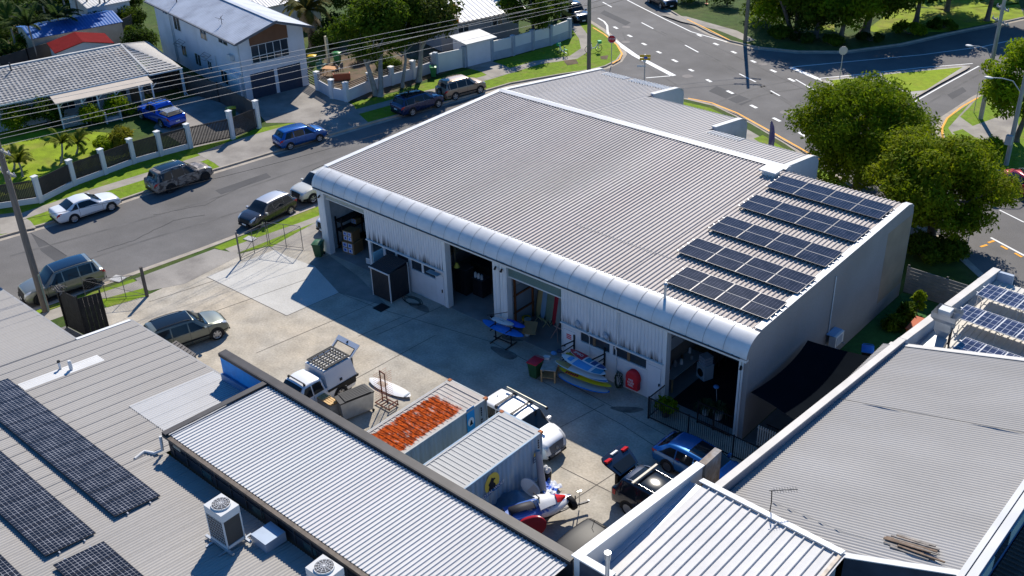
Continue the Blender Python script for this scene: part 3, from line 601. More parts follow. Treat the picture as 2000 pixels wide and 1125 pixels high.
# ================================================================== NEIGHBOURING BUILDINGS IN THE FOREGROUND
RGREY = mat('roof_sheet_grey_matt', (.36, .34, .315), .8, spec=.1, var=.09, vs=.35, col2=(.33, .315, .295), c2s=.2, stretch=(.6, .15, 1), grain=.03, gs=5)
RWHITE = mat('roof_sheet_white', (.54, .53, .52), .75, spec=.1, var=.06, vs=.5, col2=(.54, .54, .53), c2s=.3, stretch=(1, .3, 1))
RMID = mat('roof_sheet_weathered', (.37, .355, .335), .8, spec=.1, var=.09, vs=.5, col2=(.35, .34, .33), c2s=.25, stretch=(.2, .8, 1), grain=.03, gs=6)
CAPD = mat('capping_dark', (.045, .041, .042), .5, var=.25, vs=1.5, col2=(.085, .073, .066), c2s=.5, c2f=(.55, .75))
WALLD = mat('wall_dark', (.035, .037, .045), .6, var=.15)
BLUEW = mat('blue_paint', (.02, .30, .72), .55, var=.07, vs=.7, col2=(.03, .20, .5), c2s=.6, grain=.05, gs=12)
LAP = mat('sheet_lap', (.22, .21, .20), .8, var=.2)
CONCW = mat('rendered_wall', (.62, .61, .59), .7, var=.06, vs=.7, col2=(.52, .51, .49), c2s=.5, c2f=(.55, .75))
# ---- low grey roof building (bottom left)
zl = lambda y: 3.0-.1*(y+15)
A_ = thing('workshop_building', 'low workshop with wide pale grey corrugated roof carrying solar arrays at the bottom left', 'building', (-25, -22, 0))
b = MB()
ribs(b, -52, -28.02, [(-40, zl(-40)), (-18.05, zl(-18.05))], .152, .152, .045, round_=True)
ribs(b, -28.02, -16.12, [(-40, zl(-40)), (-14.98, zl(-14.98))], .152, .152, .045, round_=True)
ribs(b, -16.12, 6, [(-40, zl(-40)), (-20.35, zl(-20.35))], .152, .152, .045, round_=True)
b.build('roof', RGREY, A_)
b = MB(); x = -51.5
while x < 5:
    y1 = -18.05 if x < -28.02 else (-15.0 if x < -16.2 else -20.4)
    b.add([(x, -40, zl(-40)+.05), (x+.014, -40, zl(-40)+.05), (x+.014, y1, zl(y1)+.05), (x, y1, zl(y1)+.05)], [(0, 1, 2, 3)]); x += .76
b.build('sheet_lap', LAP, A_)
b = MB(); b.box(-52, -28.1, -18.2, -18.06, 0, 3.2); b.box(-28.1, -27.95, -18.2, -15.1, 0, 2.95); b.box(-27.95, -15.95, -15.2, -15.05, 0, 2.9); b.build('wall', OFFWHITE, A_)
b = MB(); b.box(-52, -28.05, -18.05, -17.93, zl(-18)-.2, zl(-18)+.02); b.box(-28.1, -19.6, -14.97, -14.87, 2.82, 3.0); b.build('gutter', mat('gutter_grey', (.3, .29, .28), .5), A_)
b = MB(); b.beam((-28.02, -18.0, zl(-18)+.03), (-28.02, -15.0, 3.03), .2, .05); b.build('barge_capping', WHITE, A_)
def rib_patch(x0, x1, y0, y1, m, name='skylight_sheet'):
    b = MB(); ribs(b, x0, x1, [(y0, zl(y0)+.012), (y1, zl(y1)+.012)], .152, .152, .045, round_=True); b.build(name, m, A_)
rib_patch(-25.85, -25.05, -22.1, -18.1, WHITE)
rib_patch(-20.52, -16.14, -19.5, -15.0, mat('roof_sheet_new', (.50, .505, .51), .7, spec=.12, var=.05, vs=.5), 'roof_patch')
for px, py in ((118, 720), (139, 720)):
    c = G(px, py, zl(-20.2)+.03); b = MB(); b.cyl(c, c+Vector((0, 0, .38)), .06 if px < 130 else .09, None, 10); b.cyl(c+Vector((0, 0, .38)), c+Vector((0, 0, .46)), .09, .07, 10, mat=1 if px < 130 else 0); b.build('vent_pipe', [WHITE, BLACK], A_)
# the blue-painted back of the yard wall and its dark capping continue past this roof
B_ = thing('flat_roof_building', 'long building with light ribbed roof framed by dark metal capping in the foreground', 'building', (-7, -17.5, 0))
za = lambda y: 4.32-.045*(y+15.1)
b = MB(); ribs(b, -15.78, 1.72, [(-20.15, za(-20.15)), (-15.12, za(-15.12))], .2, .055, .046); b.build('roof', RWHITE, B_)
b = MB(); b.box(-19.5, 1.85, -14.98, -14.72, 0, 4.46); b.build('front_wall', WALLD, B_)
b = MB(); b.box(-19.55, 1.8, -15.06, -14.66, 4.46, 4.52); b.box(-19.55, -15.5, -15.10, -15.062, 4.33, 4.51); b.box(-15.5, 1.8, -15.10, -15.062, 4.36, 4.51); b.build('capping', CAPD, B_)
b = MB(); b.box(-19.5, -15.95, -15.06, -14.985, 3.05, 4.32); b.build('blue_lining', BLUEW, B_)
b = MB(); b.beam((-15.88, -20.35, za(-20.3)+.12), (-15.88, -15.1, za(-15.1)+.12), .3, .05); b.beam((-16.03, -20.35, za(-20.3)+.02), (-16.03, -15.1, za(-15.1)+.02), .03, .2); b.build('capping', CAPD, B_)
b = MB(); b.box(-15.95, -15.8, -20.2, -14.99, 2.9, za(-15.1)); b.build('side_wall', WALLD, B_)
b = MB(); b.box(-15.8, 1.72, -20.2, -20.05, 2.9, za(-20.1)-.02); b.build('back_wall', WALLD, B_)
b = MB(); b.box(-16.05, 1.8, -20.36, -20.18, za(-20.1)-.12, za(-20.1)+.0); b.build('gutter', mat('gutter_brown', (.12, .095, .075), .6, var=.3, vs=4), B_)
b = MB(); x = -15.6
while x < 1.5: b.box(x, x+.06, -20.26, -20.2, 3.55, za(-20.1)-.13); x += 1.02
b.box(-15.8, 1.7, -20.255, -20.2, 4.0, 4.04); b.build('frame', DKGREY, B_)
b = MB(); b.tube([(-16.12, -20.4, za(-20.2)-.1), (-16.12, -20.45, 3.75), (-16.3, -20.75, 3.66), (-16.75, -20.95, 3.66), (-16.6, -21.5, 3.68)], .07, 8); b.build('downpipe', OFFWHITE, B_)
b = MB()
for x in (-13.6, -10.1, -6.9, -4.1): b.box(x, x+.75, -20.235, -20.205, 3.62, 3.96)
b.build('window_strip', mat('strip_glass', (.05, .08, .08), .2), B_)
b = MB(); b.box(-15.6, -15.0, -20.232, -20.205, 4.06, 4.2); b.build('end_panel', mat('beige_panel', (.45, .38, .28), .7), B_)  # small beige panel at the left end of the back wall
# cream skirting inside of the blue wall recess
b = MB(); b.box(-19.5, -16.0, -15.2, -15.1, 3.02, 3.42); b.build('flashing', mat('flashing_blue', (.12, .22, .38), .5, var=.2), A_)
# ---- air-conditioning plant on the low roof
def chiller(name, label, c, rz, w=1.06, d=.82, h=1.8):
    t = thing(name, label, 'air conditioner', c, rz, 'white condenser units on the low grey roof')
    L = lambda b, n, m: b.build(n, m, t, world=False)
    b = MB(); b.box(-w/2, w/2, -d/2, d/2, .16, .18+.1); 
    for sx in (-1, 1):
        for sy in (-1, 1): b.box(sx*w/2-.05*(sx > 0)-0*(sx < 0), sx*w/2+.05*(sx < 0), sy*d/2-.05*(sy > 0), sy*d/2+.05*(sy < 0), .16, h-.3)
    b.box(-w/2, w/2, -d/2, d/2, h-.34, h); L(b, 'casing', OFFWHITE)
    b = MB(); b.box(-w/2+.03, w/2-.03, -d/2+.03, d/2-.03, .28, h-.34); L(b, 'coil', mat('coil_dark', (.06, .055, .05), .6))
    b = MB()
    for i in range(9): b.box(-w/2+.06+i*(w-.12)/8-.006, -w/2+.06+i*(w-.12)/8+.006, -d/2-.003, -d/2+.004, .28, h-.34)
    for i in range(9): b.box(-w/2+.05, w/2-.05, -d/2-.004, -d/2+.003, .32+i*(h-.7)/8, .332+i*(h-.7)/8)
    for i in range(7): b.box(-w/2-.003, -w/2+.004, -d/2+.06+i*(d-.12)/6-.006, -d/2+.06+i*(d-.12)/6+.006, .28, h-.34)
    for i in range(13): b.box(-w/2-.004, -w/2+.003, -d/2+.05, d/2-.05, .32+i*(h-.7)/12, .34+i*(h-.7)/12)
    L(b, 'grille', mat('grille_wire', (.5, .5, .5), .5))
    b = MB(); b.cyl((0, 0, h), (0, 0, h+.07), .37, .37, 24); L(b, 'fan_shroud', OFFWHITE)
    b = MB(); b.disc((0, 0, h+.078), (0, 0, 1), .335, 24); b2 = L(b, 'fan_opening', mat('fan_dark', (.09, .085, .085), .6))
    b = MB()
    for k in range(6): a = PI*k/6; b.beam((-.34*math.cos(a), -.34*math.sin(a), h+.1), (.34*math.cos(a), .34*math.sin(a), h+.1), .012, .012)
    for r in (.12, .2, .28): b.tube([(r*math.cos(2*PI*i/20), r*math.sin(2*PI*i/20), h+.1) for i in range(21)], .007, 4)
    L(b, 'fan_guard', mat('guard_wire', (.6, .6, .6), .5))
    b = MB()
    for sy in (-1, 1): b.box(-w/2-.3, w/2+.3, sy*d/2-.05, sy*d/2+.05, .06, .16)
    b.box(-w/2+.1, -w/2+.18, -d/2-.35, d/2+.35, 0, .06); b.box(w/2-.18, w/2-.1, -d/2-.35, d/2+.35, 0, .06); L(b, 'support_rail', GALV)
    return t
c = G(447, 1056, 3.78); ac1 = chiller('condenser_unit', 'tall white condenser unit standing free on the low grey roof', (c.x, c.y, 3.76), math.radians(2))
c = G(632, 1100, zl(-23.0)+1.85); ac2 = dup(ac1, (c.x, c.y, zl(c.y)+.0), math.radians(2), 'white condenser unit with only its fan top showing at the bottom edge')
b = MB(); b.box(-8.6, -7.7, -21.35, -20.42, zl(-21)+.05, zl(-21)+.5)
solo('duct_box', b, mat('duct_bluegrey', (.34, .40, .48), .4, .3, var=.1), 'low sheet metal duct box between the condenser unit and the dark wall', 'duct', (-8, -21.2, zl(-21)))
# ---- solar arrays on the low roof
def low_arr(lab, x0, y0, nx, depth=1.98):
    ey = Vector((0, 1, -.1)); 
    return solar(lab, (x0, y0-depth, zl(y0-depth)+.20), (1, 0, 0), (0, 1, -.135), nx, 1, 1.0, depth, CELLW, fram=.01, group='gridded solar arrays on the low grey roof', fm=mat('frame_black', (.03, .03, .032), .4, .3))
low_arr('long gridded solar array on the low grey roof, the one nearest the white skylight strip', -26.5, -22.17, 13)
low_arr('gridded solar array on the low grey roof in the second row from the skylight strip', -27.2, -25.1, 14)
low_arr('short gridded solar array at the bottom edge beside the condenser unit', -12.55, -25.15, 4)
low_arr('gridded solar array cut by the bottom left corner of the picture', -24.2, -28.1, 12)
# ---- white rib roof behind the raking white wall (bottom right)
C_ = thing('white_roof_building', 'white ribbed roof building behind a raking white rendered wall at the bottom', 'building', (6, -11, 0))
zb2 = lambda x: 3.82+.178*(x-2.7)
be = lambda x: -7.85-.209*(x-2.78)
b = MB(); P = []; x = 2.78; prof = []
while x < 9.1: prof += [(x, 0), (x+.345, 0), (x+.36, .08), (x+.395, .08)]; x += .41
for y in (-24, 0): P.append([(u, y or be(u), zb2(u)+h) for u, h in prof])
b.grid(P, 0, False); b.build('roof', mat('roof_sheet_brightwhite', (.56, .55, .535), .75, spec=.1, var=.06, vs=.6, col2=(.49, .47, .44), c2s=.5, c2f=(.6, .8), grain=.03, gs=5), C_)
b = MB()
pr = [(-15.05, 0), (-7.0, 0), (-7.0, 3.95), (-15.05, 4.86)]
b.sweep(pr, 1.95, 2.2); b.build('raking_wall', CONCW, C_)
b = MB(); b.add([(1.88, -15.12, 4.90), (2.27, -15.12, 4.90), (2.27, -6.97, 3.985), (1.88, -6.97, 3.985), (1.88, -15.12, 4.84), (2.27, -15.12, 4.84), (2.27, -6.97, 3.925), (1.88, -6.97, 3.925)], [(0, 1, 2, 3), (0, 4, 5, 1), (1, 5, 6, 2), (2, 6, 7, 3), (3, 7, 4, 0), (7, 6, 5, 4)]); b.build('capping', WHITE, C_)
b = MB(); b.box(2.2, 12, -15.05, -14.85, 0, 4.82); b.build('south_wall', mat('wall_navy', (.06, .07, .095), .6, var=.2, vs=1.5), C_)
b = MB(); b.box(2.27, 12, -15.12, -14.78, 4.84, 4.90); b.build('capping', WHITE, C_) if False else None
b = MB(); b.box(2.271, 3.6, -15.12, -14.80, 4.84, 4.90); b.build('capping', WHITE, C_)
b = MB(); b.box(2.2, 2.78, -14.85, -7.9, 3.66, 3.70); b.box(2.42, 2.47, -14.85, -7.9, 3.70, 3.74); b.build('gutter', mat('gutter_blue', (.40, .44, .5), .45, .2, var=.12), C_)
b = MB(); b.beam((2.6, be(2.6)+.06, zb2(2.6)+.1), (9.2, be(9.2)+.06, zb2(9.2)+.1), .26, .05); b.build('capping', WHITE, C_)
b = MB(); b.beam((9.15, -24, zb2(9.15)+.05), (9.15, be(9.1), zb2(9.15)+.05), .12, .06); b.build('capping', mat('capping_rusty', (.5, .42, .33), .6, var=.25, vs=4), C_)
b = MB(); b.box(2.2, 9.1, -24, -9.3, 0, 3.5); b.box(8.95, 9.1, -24, -9.3, 3.5, 4.85); b.build('wall', OFFWHITE, C_)
b = MB(); b.box(1.98, 2.3, -6.95, -5.75, 0, 4.0); b.build('block_pier', mat('pier_block', (.26, .21, .165), .9, var=.25, vs=3, col2=(.35, .33, .31), c2s=1.2), C_)
c = GY(1186, 1125, -15.4); 
b = MB(); b.cyl((c.x, c.y, 3.6), (c.x, c.y, GY(1185, 1090, -15.4).z), .075, None, 12); zt = GY(1185, 1078, -15.4).z; b.cyl((c.x, c.y, zt-.3), (c.x, c.y, zt), .11, .12, 12)
solo('vent_pipe', b, GALV, 'grey galvanised vent pipe with a wider cap standing before the raking white wall', 'pipe', (c.x, c.y, 3.6))
# antenna and dish on white roof
t = thing('tv_antenna', 'tall black television antenna standing on the white ribbed roof by the ridge flashing', 'antenna', tuple(G(1500, 1020, 3.85)))
a = Vector(INFO[t.name][0]); tp = a+Vector((0, 0, 1.55)); b = MB(); b.tube([a, a+Vector((.03, .02, 1.0)), tp], .022, 6); b.build('mast', BLACK, t)
dr = Vector((.75, .65, .05)).normalized(); b = MB(); b.tube([tp-dr*.1, tp+dr*.95], .018, 5)
sd = dr.cross(Vector((0, 0, 1))).normalized()
for i in range(9): q = tp+dr*(.1+i*.1); b.tube([q-sd*.16, q+sd*.16], .008, 4)
b.tube([tp-sd*.25-Vector((0, 0, .2)), tp+sd*.1], .012, 4); b.build('aerial', DKGREY, t)
t = thing('satellite_dish', 'pale satellite dish seen edge on at the lower edge of the white roof', 'satellite dish', tuple(G(1600, 1110, 3.75)))
a = Vector(INFO[t.name][0])
b = MB(); n_ = Vector((.55, .75, .35)).normalized(); u = n_.orthogonal().normalized(); v_ = n_.cross(u); cc = a+Vector((0, 0, .6))
b.grid([[tuple(cc+n_*(.12*(r/.36)**2)+(u*math.cos(2*PI*k/18)+v_*math.sin(2*PI*k/18))*r) for k in range(19)] for r in (.01, .12, .24, .36)], 0); b.build('reflector', OFFWHITE, t)
b = MB(); b.tube([a-Vector((.1, .1, 0)), a+Vector((0, 0, .5))], .025, 6); b.tube([a+Vector((0, 0, .4)), a+n_*.5+Vector((0, 0, .6))], .012, 5); b.build('arm', GALV, t)
# ---- big weathered roof (right)
D_ = thing('weathered_roof_building', 'large building with weathered grey sloping roof at the right', 'building', (8, -1, 0))
zc = lambda x: 3.55+.262*(x-4)
b = MB(); Q = [[], []]; k = 0; y = -9.3
while y < 6.76:
    xs = max(3.62, 2.78-(y+7.75)/.209) if y < -7.75 else 3.62; xe = 12.9 if y > -8.4 else 12.9-(-8.4-y)*4.7; h = (0, .024, .048, .024)[k % 4]
    if xe > xs+.1:
        for q, x in ((0, xs), (1, xe)): Q[q].append((x-.25*h, y, zc(x)+h))
    y += .038; k += 1
b.grid(Q, 0, True, True); b.build('roof', RMID, D_)
b = MB(); b.box(3.5, 3.75, -7.85, 16.4, 0, 4.0) if False else b.add([(3.22, -7.9, 0), (3.47, -7.9, 0), (4.55, 6.9, 0), (4.3, 6.9, 0), (3.22, -7.9, 3.93), (3.47, -7.9, 3.93), (4.55, 6.9, 3.93), (4.3, 6.9, 3.93)], [(4, 5, 6, 7), (0, 1, 5, 4), (1, 2, 6, 5), (2, 3, 7, 6), (3, 0, 4, 7)]); b.build('parapet_wall', mat('parapet_render', (.20, .19, .185), .8, var=.12), D_)
b = MB(); b.add([(3.16, -7.95, 3.99), (3.50, -7.95, 3.99), (4.58, 6.95, 3.99), (4.24, 6.95, 3.99), (3.16, -7.95, 3.935), (3.50, -7.95, 3.935), (4.58, 6.95, 3.935), (4.24, 6.95, 3.935)], [(0, 1, 2, 3), (0, 4, 5, 1), (1, 5, 6, 2), (2, 6, 7, 3), (3, 7, 4, 0)]); b.build('capping', mat('capping_cream', (.55, .52, .48), .6, var=.1), D_)
b = MB(); b.add([(3.46, -7.9, 3.92), (3.49, -7.9, 3.92), (4.57, 6.9, 3.92), (4.54, 6.9, 3.92), (3.46, -7.9, 3.40), (3.49, -7.9, 3.40), (4.57, 6.9, 3.40), (4.54, 6.9, 3.40)], [(0, 1, 2, 3), (1, 5, 6, 2), (0, 4, 5, 1), (3, 2, 6, 7)]); b.add([(3.48, -7.9, 3.42), (4.0, -7.9, 3.42), (4.9, 6.9, 3.42), (4.55, 6.9, 3.42)], [(0, 1, 2, 3)]); b.build('box_gutter', mat('gutter_steel', (.30, .33, .38), .35, .5, var=.1), D_)
b = MB(); b.box(4.2, 12.9, 6.6, 6.75, 0, 3.4); b.sweep([(4.2, 3.3), (12.9, 3.3), (12.9, zc(12.9)-.05), (4.2, zc(4.2)-.05)], 6.6, 6.75, axis='y'); b.build('gable_wall', OFFWHITE, D_)
b = MB(); b.beam((3.9, 6.8, zc(3.9)+.06), (12.95, 6.8, zc(12.95)+.06), .28, .04); b.build('barge_capping', mat('capping_grey', (.47, .46, .44), .5, var=.08), D_)
b = MB(); b.add([(9.2, -8.95, 0), (12.9, -8.3, 0), (12.9, -8.3, zc(12.9)-.06), (9.2, -8.95, zc(9.2)-.06)], [(0, 1, 2, 3)]); b.build('gable_wall', mat('wall_navy', (.06, .07, .095), .6), D_)
b = MB(); b.beam((9.2, -9.12, zc(9.2)+.05), (12.95, -8.42, zc(12.95)+.05), .26, .04); b.build('barge_capping', OFFWHITE, D_)
b = MB(); b.beam((12.92, -8.8, zc(12.92)+.05), (12.92, 6.8, zc(12.92)+.05), .2, .05); b.beam((13.2, -8.8, zc(12.92)-.02), (13.2, 6.8, zc(12.92)-.02), .3, .08); b.build('ridge_capping', OFFWHITE, D_)
b = MB(); b.box(13.0, 13.15, -8.6, 6.7, 0, zc(12.92)-.07); b.build('blue_wall', mat('wall_blue', (.045, .12, .26), .6, var=.15, vs=.8), D_)
b = MB(); 
for y0, y1 in ((-8.0, -5.6), (-4.0, -.6), (1, 5)): b.box(13.15, 13.19, y0, y1, 4.1, 4.75)
b.build('pale_panel', mat('pale_green_panel', (.42, .52, .47), .6, var=.06), D_)
b = MB(); b.box(13.15, 13.18, -5.58, -4.02, 4.1, 4.75); b.build('window', GLASS2, D_)
b = MB(); b.tube([(3.75, 1.05, zc(3.75)+.08), (8, .9, zc(8)+.08), (12.9, .75, zc(12.9)+.08)], .012, 5); b.build('cable', mat('cable_dark', (.12, .12, .12), .6), D_)
b = MB(); b.tube([(5.4, -7.2, zc(5.4)+.08), (8.6, -7.9, zc(8.6)+.08), (11.5, -8.0, zc(11.5)+.08)], .010, 5); b.build('cable', mat('cable_grey', (.3, .3, .29), .6), D_)
E_ = thing('brown_roof_building', 'dark brown ribbed low roof in the bottom right corner', 'building', (18, -8, 0))
b = MB(); ribs(b, -20, 8, [(13.2, 3.7), (26, 3.2)], .25, .08, .05, axis='y'); b.build('roof', mat('roof_brown', (.10, .07, .055), .55, var=.2), E_)
b = MB(); b.box(13.3, 26, -20, 8, 0, 3.1); b.build('wall', BRICK if 'BRICK' in globals() else OFFWHITE, E_)
b = MB(); rr = random.Random(9)
for i in range(16):
    x = 10.3+rr.uniform(-.3, .3); y = -7.55+rr.uniform(-.5, .3); L_ = rr.uniform(1.1, 1.9)
    zz = zc(x)+.07+.03*(i % 3)
    b.beam((x, y, zz), (x+L_, y-rr.uniform(.0, .25), zc(x+L_)+.07+.03*(i % 3)), rr.uniform(.05, .12), .04, i % 2)
solo('timber_pile', b, [mat('old_timber', (.17, .12, .085), .9, var=.3, vs=4), mat('old_timber_grey', (.24, .215, .19), .9, var=.3, vs=4)], 'pile of weathered brown timber planks on the weathered grey roof', 'timber pile', (10.8, -7.7, zc(10.8)))
# ---- far right roof with tilted solar racks and kitchen exhaust
F_ = thing('parapet_building', 'pale roof building with white parapet and tilted blue solar racks at the right edge', 'building', (8, 12, 0))
b = MB(); b.add([(4.3, 6.95, 0), (4.58, 6.95, 0), (5.5, 16.5, 0), (5.2, 16.5, 0), (4.3, 6.95, 3.93), (4.58, 6.95, 3.93), (5.5, 16.5, 3.93), (5.2, 16.5, 3.93)], [(4, 5, 6, 7), (0, 1, 5, 4), (1, 2, 6, 5), (2, 3, 7, 6), (3, 0, 4, 7)]); b.box(5.5, 6.3, 16.3, 16.5, 0, 3.93); b.build('parapet_wall', mat('parapet_blue', (.36, .42, .5), .7, var=.12), F_)
b = MB(); b.add([(4.26, 6.97, 3.99), (4.62, 6.97, 3.99), (5.56, 16.55, 3.99), (5.16, 16.55, 3.99), (4.26, 6.97, 3.935), (4.62, 6.97, 3.935), (5.56, 16.55, 3.935), (5.16, 16.55, 3.935)], [(0, 1, 2, 3), (0, 4, 5, 1), (1, 5, 6, 2), (2, 6, 7, 3), (3, 7, 4, 0)]); b.build('capping', MATS['capping_cream'], F_)
b = MB(); ribs(b, 5.0, 16, [(7.0, 3.3), (16.3, 3.42)], .3, .08, .05); b.box(4.9, 16, 7, 16.3, 3.1, 3.28); b.build('roof', mat('roof_cream', (.52, .49, .44), .55, var=.08), F_)
b = MB(); b.box(4.6, 5.2, 7, 16.3, 3.2, 3.24); b.build('box_gutter', MATS['gutter_steel'], F_)
b = MB(); b.box(5.5, 16, 7.0, 16.2, 0, 3.1); b.build('wall', OFFWHITE, F_)
for lab, p in (('upper tilted blue solar rack on the roof at the right edge', (1906, 575)), ('middle tilted blue solar rack on the roof at the right edge', (1861, 617)), ('lower tilted blue solar rack beside the exhaust duct', (1858, 683))):
    o = G(*p, 4.15); t = solar(lab, o, (1, -.03, .0), (.03, 1, -.06), 9, 1, 1.0, 1.68, CELLU, group='tilted blue solar racks', fm=WHITE)
    b = MB()
    for i in range(5): q = o+Vector((.1+i*2, .05, -.05)); b.beam(q, (q.x, q.y+.05, 3.42), .04, .04); b.beam(q, (q.x, q.y+.8, 3.46), .03, .03)
    b.build('rack_leg', ALU, t)
    b = MB(); b.beam(o+Vector((0, .5, -.11)), o+Vector((8.3, .25, -.11)), .018, .018); b.build('rail', ALU, t)
t = thing('exhaust_duct', 'shiny galvanised kitchen exhaust duct with open square top on the parapet roof', 'duct', tuple(G(1838, 672, 3.4)))
a = Vector(INFO[t.name][0])
def frus(b, c, w0, d0, w1, d1, z0, z1, top=True):
    v = [(c.x+sx*w/2, c.y+sy*d__/2, z) for w, d__, z in ((w0, d0, z0), (w1, d1, z1)) for sx, sy in ((-1, -1), (1, -1), (1, 1), (-1, 1))]
    b.add(v, [(0, 1, 5, 4), (1, 2, 6, 5), (2, 3, 7, 6), (3, 0, 4, 7)]+([(4, 5, 6, 7)] if top else []))
b = MB(); frus(b, a, .3, .3, .75, .7, 3.75, 4.3); frus(b, a, .75, .7, .75, .7, 4.3, 4.75); b.build('duct_body', GALV, t)
b = MB(); frus(b, a, .8, .75, 1.15, 1.05, 4.75, 5.0, False); frus(b, a, 1.15, 1.05, 1.15, 1.05, 5.0, 5.25, False); b.build('hood', GALV, t)
b = MB(); frus(b, a+Vector((-.12, .1, 0)), .55, .5, .55, .5, 4.9, 5.3); b.build('inner_cap', OFFWHITE, t)
b = MB(); 
for sx, sy in ((.3, .2), (.38, -.1), (.2, .35)): b.box(a.x+sx-.03, a.x+sx+.03, a.y+sy-.03, a.y+sy+.03, 3.3, 4.5)
b.build('stand', DKGREY, t)
b = MB(); b.add([(a.x-.6, a.y-1.6, 3.5), (a.x+.4, a.y-1.6, 3.5), (a.x+.3, a.y-.2, 3.9), (a.x-.3, a.y-.2, 3.9), (a.x-.6, a.y-1.6, 3.35), (a.x+.4, a.y-1.6, 3.35), (a.x+.3, a.y-.2, 3.35), (a.x-.3, a.y-.2, 3.35)], [(0, 1, 2, 3), (0, 4, 5, 1), (1, 5, 6, 2), (3, 7, 4, 0), (2, 6, 7, 3)]); b.build('duct_run', GALV, t)
# ---- gap between warehouse and right-hand neighbours
t = thing('shade_sail', 'black curved shade sail stretched beside the grey block side wall', 'shade sail', (1.6, 3, 2.6))
cor = [Vector((.3, .15, 2.75)), Vector((.3, 5.6, 2.9)), Vector((4.6, 7.4, 2.45)), Vector((4.4, -.6, 2.25))]
P = []
for i in range(13):
    u = i/12; row = []
    for j in range(13):
        v = j/12; p = cor[0]*(1-u)*(1-v)+cor[1]*u*(1-v)+cor[2]*u*v+cor[3]*(1-u)*v
        cx_ = 4*u*(1-u)*.28*(1-2*v); cy_ = 4*v*(1-v)*.2*(1-2*u)
        row.append((p.x+cx_, p.y+cy_, p.z-.25*math.sin(PI*u)*math.sin(PI*v)))
    P.append(row)
b = MB(); b.grid(P); b.build('fabric', mat('shade_cloth', (.007, .009, .012), 1, var=.1, spec=0), t)
for c_ in (cor[2], cor[3]): b = MB(); b.cyl((c_.x-1.2, c_.y, 0), (c_.x-1.2, c_.y, c_.z), .04, None, 8); b.build('post', DKGREY, t)
# ================================================================== YARD OBJECTS
def box_thing(name, label, cat, c, parts, rz=0, group=None):
    t = thing(name, label, cat, c, rz, group)
    return t
# ---- shipping containers
def rusty():
    m = mat('container_roof_rusty', (.44, .40, .36), .9, spec=.05, var=.1, vs=2)
    n = m.node_tree; b_ = n.nodes['Principled BSDF']; old = b_.inputs['Base Color'].links[0].from_socket
    tc = n.nodes.new('ShaderNodeTexCoord'); mp = n.nodes.new('ShaderNodeMapping'); mp.inputs['Scale'].default_value = (1.1, 2.0, 1); n.links.new(tc.outputs['Object'], mp.inputs[0])
    no = n.nodes.new('ShaderNodeTexNoise'); no.inputs['Scale'].default_value = 1.5; no.inputs['Detail'].default_value = 9; no.inputs['Roughness'].default_value = .78; n.links.new(mp.outputs[0], no.inputs[0])
    sp = n.nodes.new('ShaderNodeSeparateXYZ'); n.links.new(tc.outputs['Object'], sp.inputs[0])
    # worn middle of the roof, sound paint at both ends and along the rails
    ay = n.nodes.new('ShaderNodeMath'); ay.operation = 'ADD'; ay.inputs[1].default_value = 0; n.links.new(sp.outputs[1], ay.inputs[0])
    f1 = n.nodes.new('ShaderNodeMapRange'); f1.inputs[1].default_value = 1.3; f1.inputs[2].default_value = 2.3; f1.inputs[3].default_value = .07; f1.inputs[4].default_value = -.25; n.links.new(ay.outputs[0], f1.inputs[0])
    ax = n.nodes.new('ShaderNodeMath'); ax.operation = 'ABSOLUTE'; n.links.new(sp.outputs[0], ax.inputs[0])
    f2 = n.nodes.new('ShaderNodeMapRange'); f2.inputs[1].default_value = .85; f2.inputs[2].default_value = 1.2; f2.inputs[3].default_value = .0; f2.inputs[4].default_value = -.45; n.links.new(ax.outputs[0], f2.inputs[0])
    a1 = n.nodes.new('ShaderNodeMath'); n.links.new(no.outputs[0], a1.inputs[0]); n.links.new(f1.outputs[0], a1.inputs[1])
    a2 = n.nodes.new('ShaderNodeMath'); n.links.new(a1.outputs[0], a2.inputs[0]); n.links.new(f2.outputs[0], a2.inputs[1])
    mr = n.nodes.new('ShaderNodeMapRange'); mr.inputs[1].default_value = .39; mr.inputs[2].default_value = .52; n.links.new(a2.outputs[0], mr.inputs[0])
    n2 = n.nodes.new('ShaderNodeTexNoise'); n2.inputs['Scale'].default_value = 5; n2.inputs['Detail'].default_value = 6; n.links.new(mp.outputs[0], n2.inputs[0])
    cr = n.nodes.new('ShaderNodeMix'); cr.data_type = 'RGBA'; m3 = n.nodes.new('ShaderNodeMapRange'); m3.inputs[1].default_value = .4; m3.inputs[2].default_value = .62; n.links.new(n2.outputs[0], m3.inputs[0]); n.links.new(m3.outputs[0], cr.inputs[0])
    cr.inputs[6].default_value = (.13, .022, .006, 1); cr.inputs[7].default_value = (.44, .072, .008, 1)
    mx = n.nodes.new('ShaderNodeMix'); mx.data_type = 'RGBA'; n.links.new(mr.outputs[0], mx.inputs[0]); n.links.new(old, mx.inputs[6]); n.links.new(cr.outputs[2], mx.inputs[7]); n.links.new(mx.outputs[2], b_.inputs['Base Color'])
    return m
